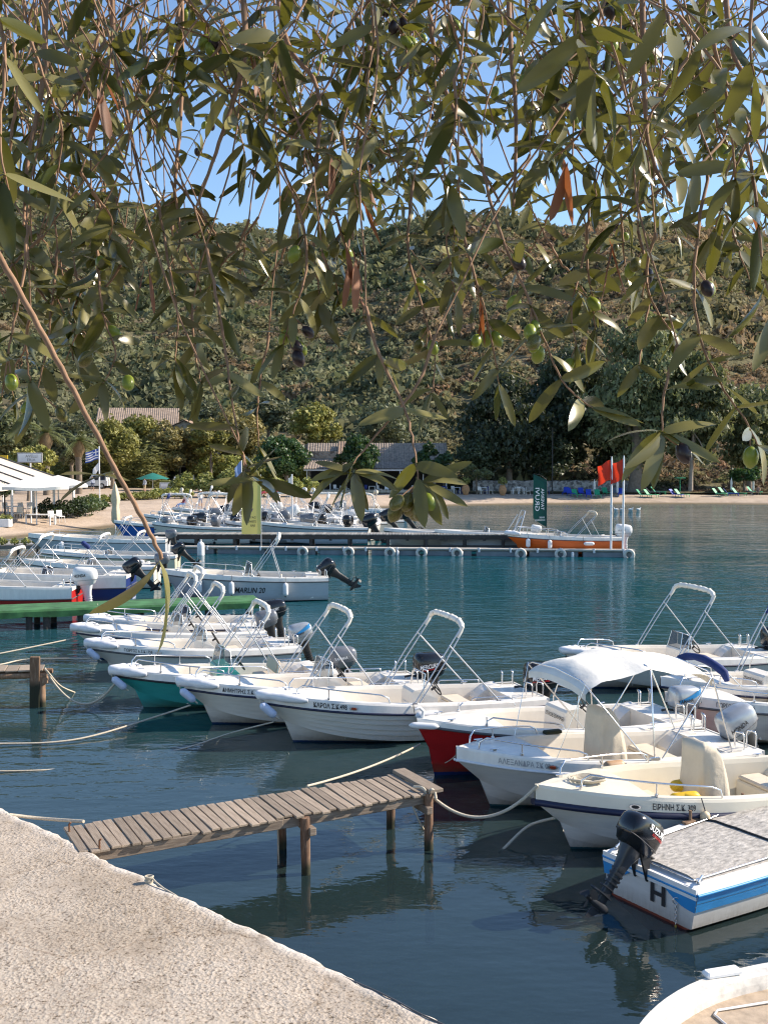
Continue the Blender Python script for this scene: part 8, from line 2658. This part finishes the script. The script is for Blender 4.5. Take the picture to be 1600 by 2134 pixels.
twig(B((1330, 480, 1.4), (1350, 600, 1.36), (1340, 700, 1.34), (1330, 760, 1.32)), 0.003, (0.045, 0.062), 0.03, 0.6, 0.2)
twig(B((560, 700, 1.6), (545, 780, 1.58), (535, 860, 1.56), (540, 930, 1.55)), 0.0025, (0.045, 0.06), 0.03, 0.6, 0.1)
twig(B((400, 640, 1.5), (405, 720, 1.48), (420, 800, 1.46)), 0.0025, (0.045, 0.062), 0.026, 0.75, 0.2)
# big weeping branches in the upper half
for q in (((490, -250, 1.5), (510, 60, 1.42), (495, 180, 1.4), (450, 320, 1.38), (410, 430, 1.36)), ((560, -260, 1.7), (590, 60, 1.6), (660, 180, 1.55), (660, 340, 1.5), (640, 420, 1.48)),
          ((1050, -260, 1.6), (1060, 40, 1.5), (1075, 250, 1.42), (1070, 430, 1.38)), ((90, -220, 1.5), (95, 120, 1.42), (60, 330, 1.36), (50, 470, 1.32)), ((370, -250, 1.9), (380, 150, 1.8), (365, 380, 1.75), (360, 480, 1.7)),
          ((880, -250, 1.8), (900, 80, 1.7), (960, 260, 1.6), (1040, 420, 1.5)), ((1330, -260, 1.5), (1340, 100, 1.42), (1350, 300, 1.38), (1400, 420, 1.35)), ((1500, -250, 1.6), (1520, 80, 1.5), (1570, 200, 1.42), (1540, 330, 1.38)),
          ((740, -250, 2.0), (770, 100, 1.9), (740, 330, 1.8), (735, 500, 1.75)), ((230, -250, 1.7), (240, 100, 1.6), (270, 260, 1.55), (300, 420, 1.5))):
    bare(B(*q), 0.0048, 0.0016)
# the thick of the crown: many twigs falling from above the frame
def dense(n, u_rng, v0_rng, len_rng, d_rng, leaf=(0.046, 0.071), dens=0.9, fruit=0.2, node=0.024):
    for _ in range(n):
        u = ro.uniform(*u_rng); v = ro.uniform(*v0_rng); d = ro.uniform(*d_rng)
        p = D(u, v, d); Lt = ro.uniform(*len_rng)
        dirv = Vector((ro.gauss(0, 0.85), ro.gauss(0, 0.4), -1)).normalized()
        c = [p]
        for k in range(3):
            dirv = (dirv + Vector((ro.gauss(0, 0.25), ro.gauss(0, 0.2), -0.15))).normalized()
            c.append(c[-1] + dirv * Lt / 3)
        twig(c, 0.0028, leaf, node, dens, fruit)
dense(58, (-60, 1660), (-170, 40), (0.12, 0.26), (1.1, 2.3))
dense(15, (-60, 560), (-60, 180), (0.2, 0.4), (2.2, 3.4))
dense(28, (560, 1660), (-60, 300), (0.2, 0.4), (2.2, 3.4))
dense(17, (-60, 240), (20, 260), (0.10, 0.22), (1.1, 2.2))
dense(9, (240, 560), (20, 130), (0.08, 0.18), (1.2, 2.2))
dense(28, (540, 980), (20, 340), (0.10, 0.22), (1.2, 2.3))
dense(31, (1080, 1660), (20, 360), (0.10, 0.22), (1.1, 2.2))
dense(26, (-40, 420), (340, 540), (0.07, 0.16), (1.3, 2.1))
dense(7, (420, 760), (420, 540), (0.06, 0.14), (1.3, 2.0))
dense(9, (1120, 1640), (360, 520), (0.06, 0.14), (1.2, 1.9))
dense(6, (-20, 300), (540, 680), (0.06, 0.12), (1.3, 1.8))
# two or three very near sprays at the top right
twig(B((1180, -120, 1.0), (1200, 0, 0.95), (1215, 90, 0.92), (1240, 160, 0.9)), 0.003, (0.055, 0.075), 0.026, 0.9, 0.3, kinds='gm')
twig(B((1330, -120, 0.95), (1380, 0, 0.92), (1400, 60, 0.9)), 0.003, (0.05, 0.07), 0.03, 0.8, 0.9, kinds='gg')
twig(B((1580, -100, 1.0), (1560, 60, 0.98), (1570, 160, 0.97)), 0.003, (0.055, 0.075), 0.028, 0.8, 0.1)
twig(B((-20, -60, 1.0), (10, 120, 0.98), (0, 260, 0.97), (10, 380, 0.96)), 0.003, (0.055, 0.075), 0.034, 0.7, 0.25, kinds='gm')
# withered sprays
for u, v, d in ((735, 520, 1.3), (728, 540, 1.32), (745, 530, 1.34), (722, 520, 1.3), (740, 545, 1.28), (752, 520, 1.31), (718, 560, 1.3), (1175, 340, 1.1), (1180, 345, 1.1), (1270, 505, 1.25), (1275, 510, 1.25), (205, 190, 1.2), (225, 180, 1.22), (215, 200, 1.2), (735, 380, 1.5), (745, 400, 1.5), (725, 420, 1.5), (760, 430, 1.48), (770, 350, 1.5), (755, 360, 1.52), (690, 330, 1.5), (300, 560, 1.5), (310, 565, 1.5), (1000, 630, 1.4), (1005, 640, 1.4), (520, 110, 1.4), (530, 120, 1.4), (1560, 420, 1.3), (110, 240, 1.4)):
    put_leaf(D(u, v, d), Vector((ro.gauss(0, .22), ro.gauss(0, .1), -1)), ro.uniform(0.05, 0.068), True, up=Vector((1, ro.gauss(0, .4), 0)))
# crown outside the picture, to the right and above: keeps the hanging sprays in shade
vs_out = []
def out_leaf(p):
    L = ro.uniform(0.09, 0.14)
    d = Vector((ro.gauss(0, 1), ro.gauss(0, 1), ro.gauss(-0.3, 0.8))); R = frame(d, Vector((ro.gauss(0, .6), ro.gauss(0, .6), 1)))
    pr = LPRO[ro.randrange(len(LPRO))]
    return (pr[1] * L) @ np.array(R).T + np.array(p), pr[2]

in_view = []
for i, (k, M, sz, dead) in enumerate(leaves):
    c = M @ Vector((0.5, 0, 0))
    u = 800 + FOC * c.x / c.y; w = (c.z - CAM_H) / c.y
    v = 1067 - FOC * math.tan(math.atan(w) + PITCH)
    in_view.append((sz if (-20 < u < 1620 and -20 < v < 2134) else sz * 0.01, i))
in_view.sort(reverse=True)
big = set(i for _, i in in_view[:300])
rest_v = []; rest_f = []; off = 0; dead_v = []
for i, (k, M, sz, dead) in enumerate(leaves):
    if i in big or dead:
        o = link('leaf', dead_me if dead else LPRO[k][0], olive)
        o.matrix_local = Matrix.Translation(-ORG) @ M
    else:
        V_ = LPRO[k][1]; A = np.array(M)
        rest_v.append(V_ @ A[:3, :3].T + A[:3, 3]); 
        for f in LPRO[k][2]:
            rest_f.append(tuple(reversed([off + j for j in f])))
        off += len(V_)
# off-frame crown leaves
for _ in range(4200):
    q_ = ro.random()
    if q_ < 0.62:      # roof of leaves over and behind the viewer
        y = ro.uniform(-2.6, 3.2); x = ro.uniform(-3.2, 0.5)
        z = CAM_H + (0.50 * max(y, 0) + 0.30) + abs(ro.gauss(0, 0.45))
    elif q_ < 0.92:    # behind the viewer and to the left
        y = ro.uniform(-3.0, -0.7); x = ro.uniform(-3.2, 1.2); z = ro.uniform(4.2, 7.0)
    else:              # right side, loose
        y = ro.uniform(0.3, 3.2); x = 0.42 * y + 0.15 + abs(ro.gauss(0, 1.3)); z = ro.uniform(4.9, 7.4)
    V_, F_ = out_leaf((x, y, z))
    rest_v.append(V_)
    for f in F_: rest_f.append(tuple(reversed([off + j for j in f])))
    off += len(V_)
RV = np.concatenate(rest_v) - np.array(ORG)
me = bpy.data.meshes.new('foliage'); me.from_pydata([tuple(p) for p in RV.tolist()], [], rest_f); me.materials.append(OLEAF)
me.polygons.foreach_set('use_smooth', [True] * len(me.polygons)); me.update()
tag(link('foliage', me, olive), kind='stuff')
twigs.v = [tuple(Vector(p) - ORG) for p in twigs.v]
twigs.build('twigs', TWIG, olive)
# olives
def olive_mesh(m_):
    mb = MB(); mb.tube([(t, 0, 0) for t in (-0.5, -0.47, -0.36, -0.18, 0.05, 0.28, 0.42, 0.49, 0.52)], [0.02, 0.12, 0.25, 0.33, 0.35, 0.29, 0.18, 0.07, 0.01], 0, 9)
    o = mb.build('olive', m_); me_ = o.data; bpy.data.objects.remove(o); return me_
OM = {'g': olive_mesh(OLG), 'p': olive_mesh(OLP), 'm': olive_mesh(OLM)}
for c, ax, L, kd in olives[:290]:
    o = link('olive', OM[kd], olive)
    o.matrix_local = Matrix.Translation(c - ORG) @ frame(ax, Vector((0.3, 1, 0.2))).to_4x4() @ Matrix.Diagonal((L, L, L, 1))
# trunk and limbs, outside the picture
mb = MB()
mb.tube([(0, 0, -0.1), (0, 0, 0.3), (-0.1, 0.05, 1.5), (0.05, 0.1, 3.0), (0.2, 0.1, 4.6), (0.6, 0.4, 5.6)], [0.5, 0.38, 0.33, 0.30, 0.24, 0.17], 0, 12)
mb.build('trunk', BARK, olive)
mb = MB()
for e in ((2.0, 3.8, 5.95), (3.4, 4.0, 6.3), (4.8, 4.2, 6.4), (2.8, 4.8, 6.8)):
    s_ = Vector((0.6, 0.4, 5.6)); e = Vector(e)
    mb.tube([s_, s_.lerp(e, 0.35) + Vector((0, 0, 0.45)), s_.lerp(e, 0.7) + Vector((0, 0.1, 0.35)), e], [0.13, 0.09, 0.06, 0.03], 0, 8)
mb.build('limb', BARK, olive)
print('olive leaves', len(leaves), 'olives', len(olives))
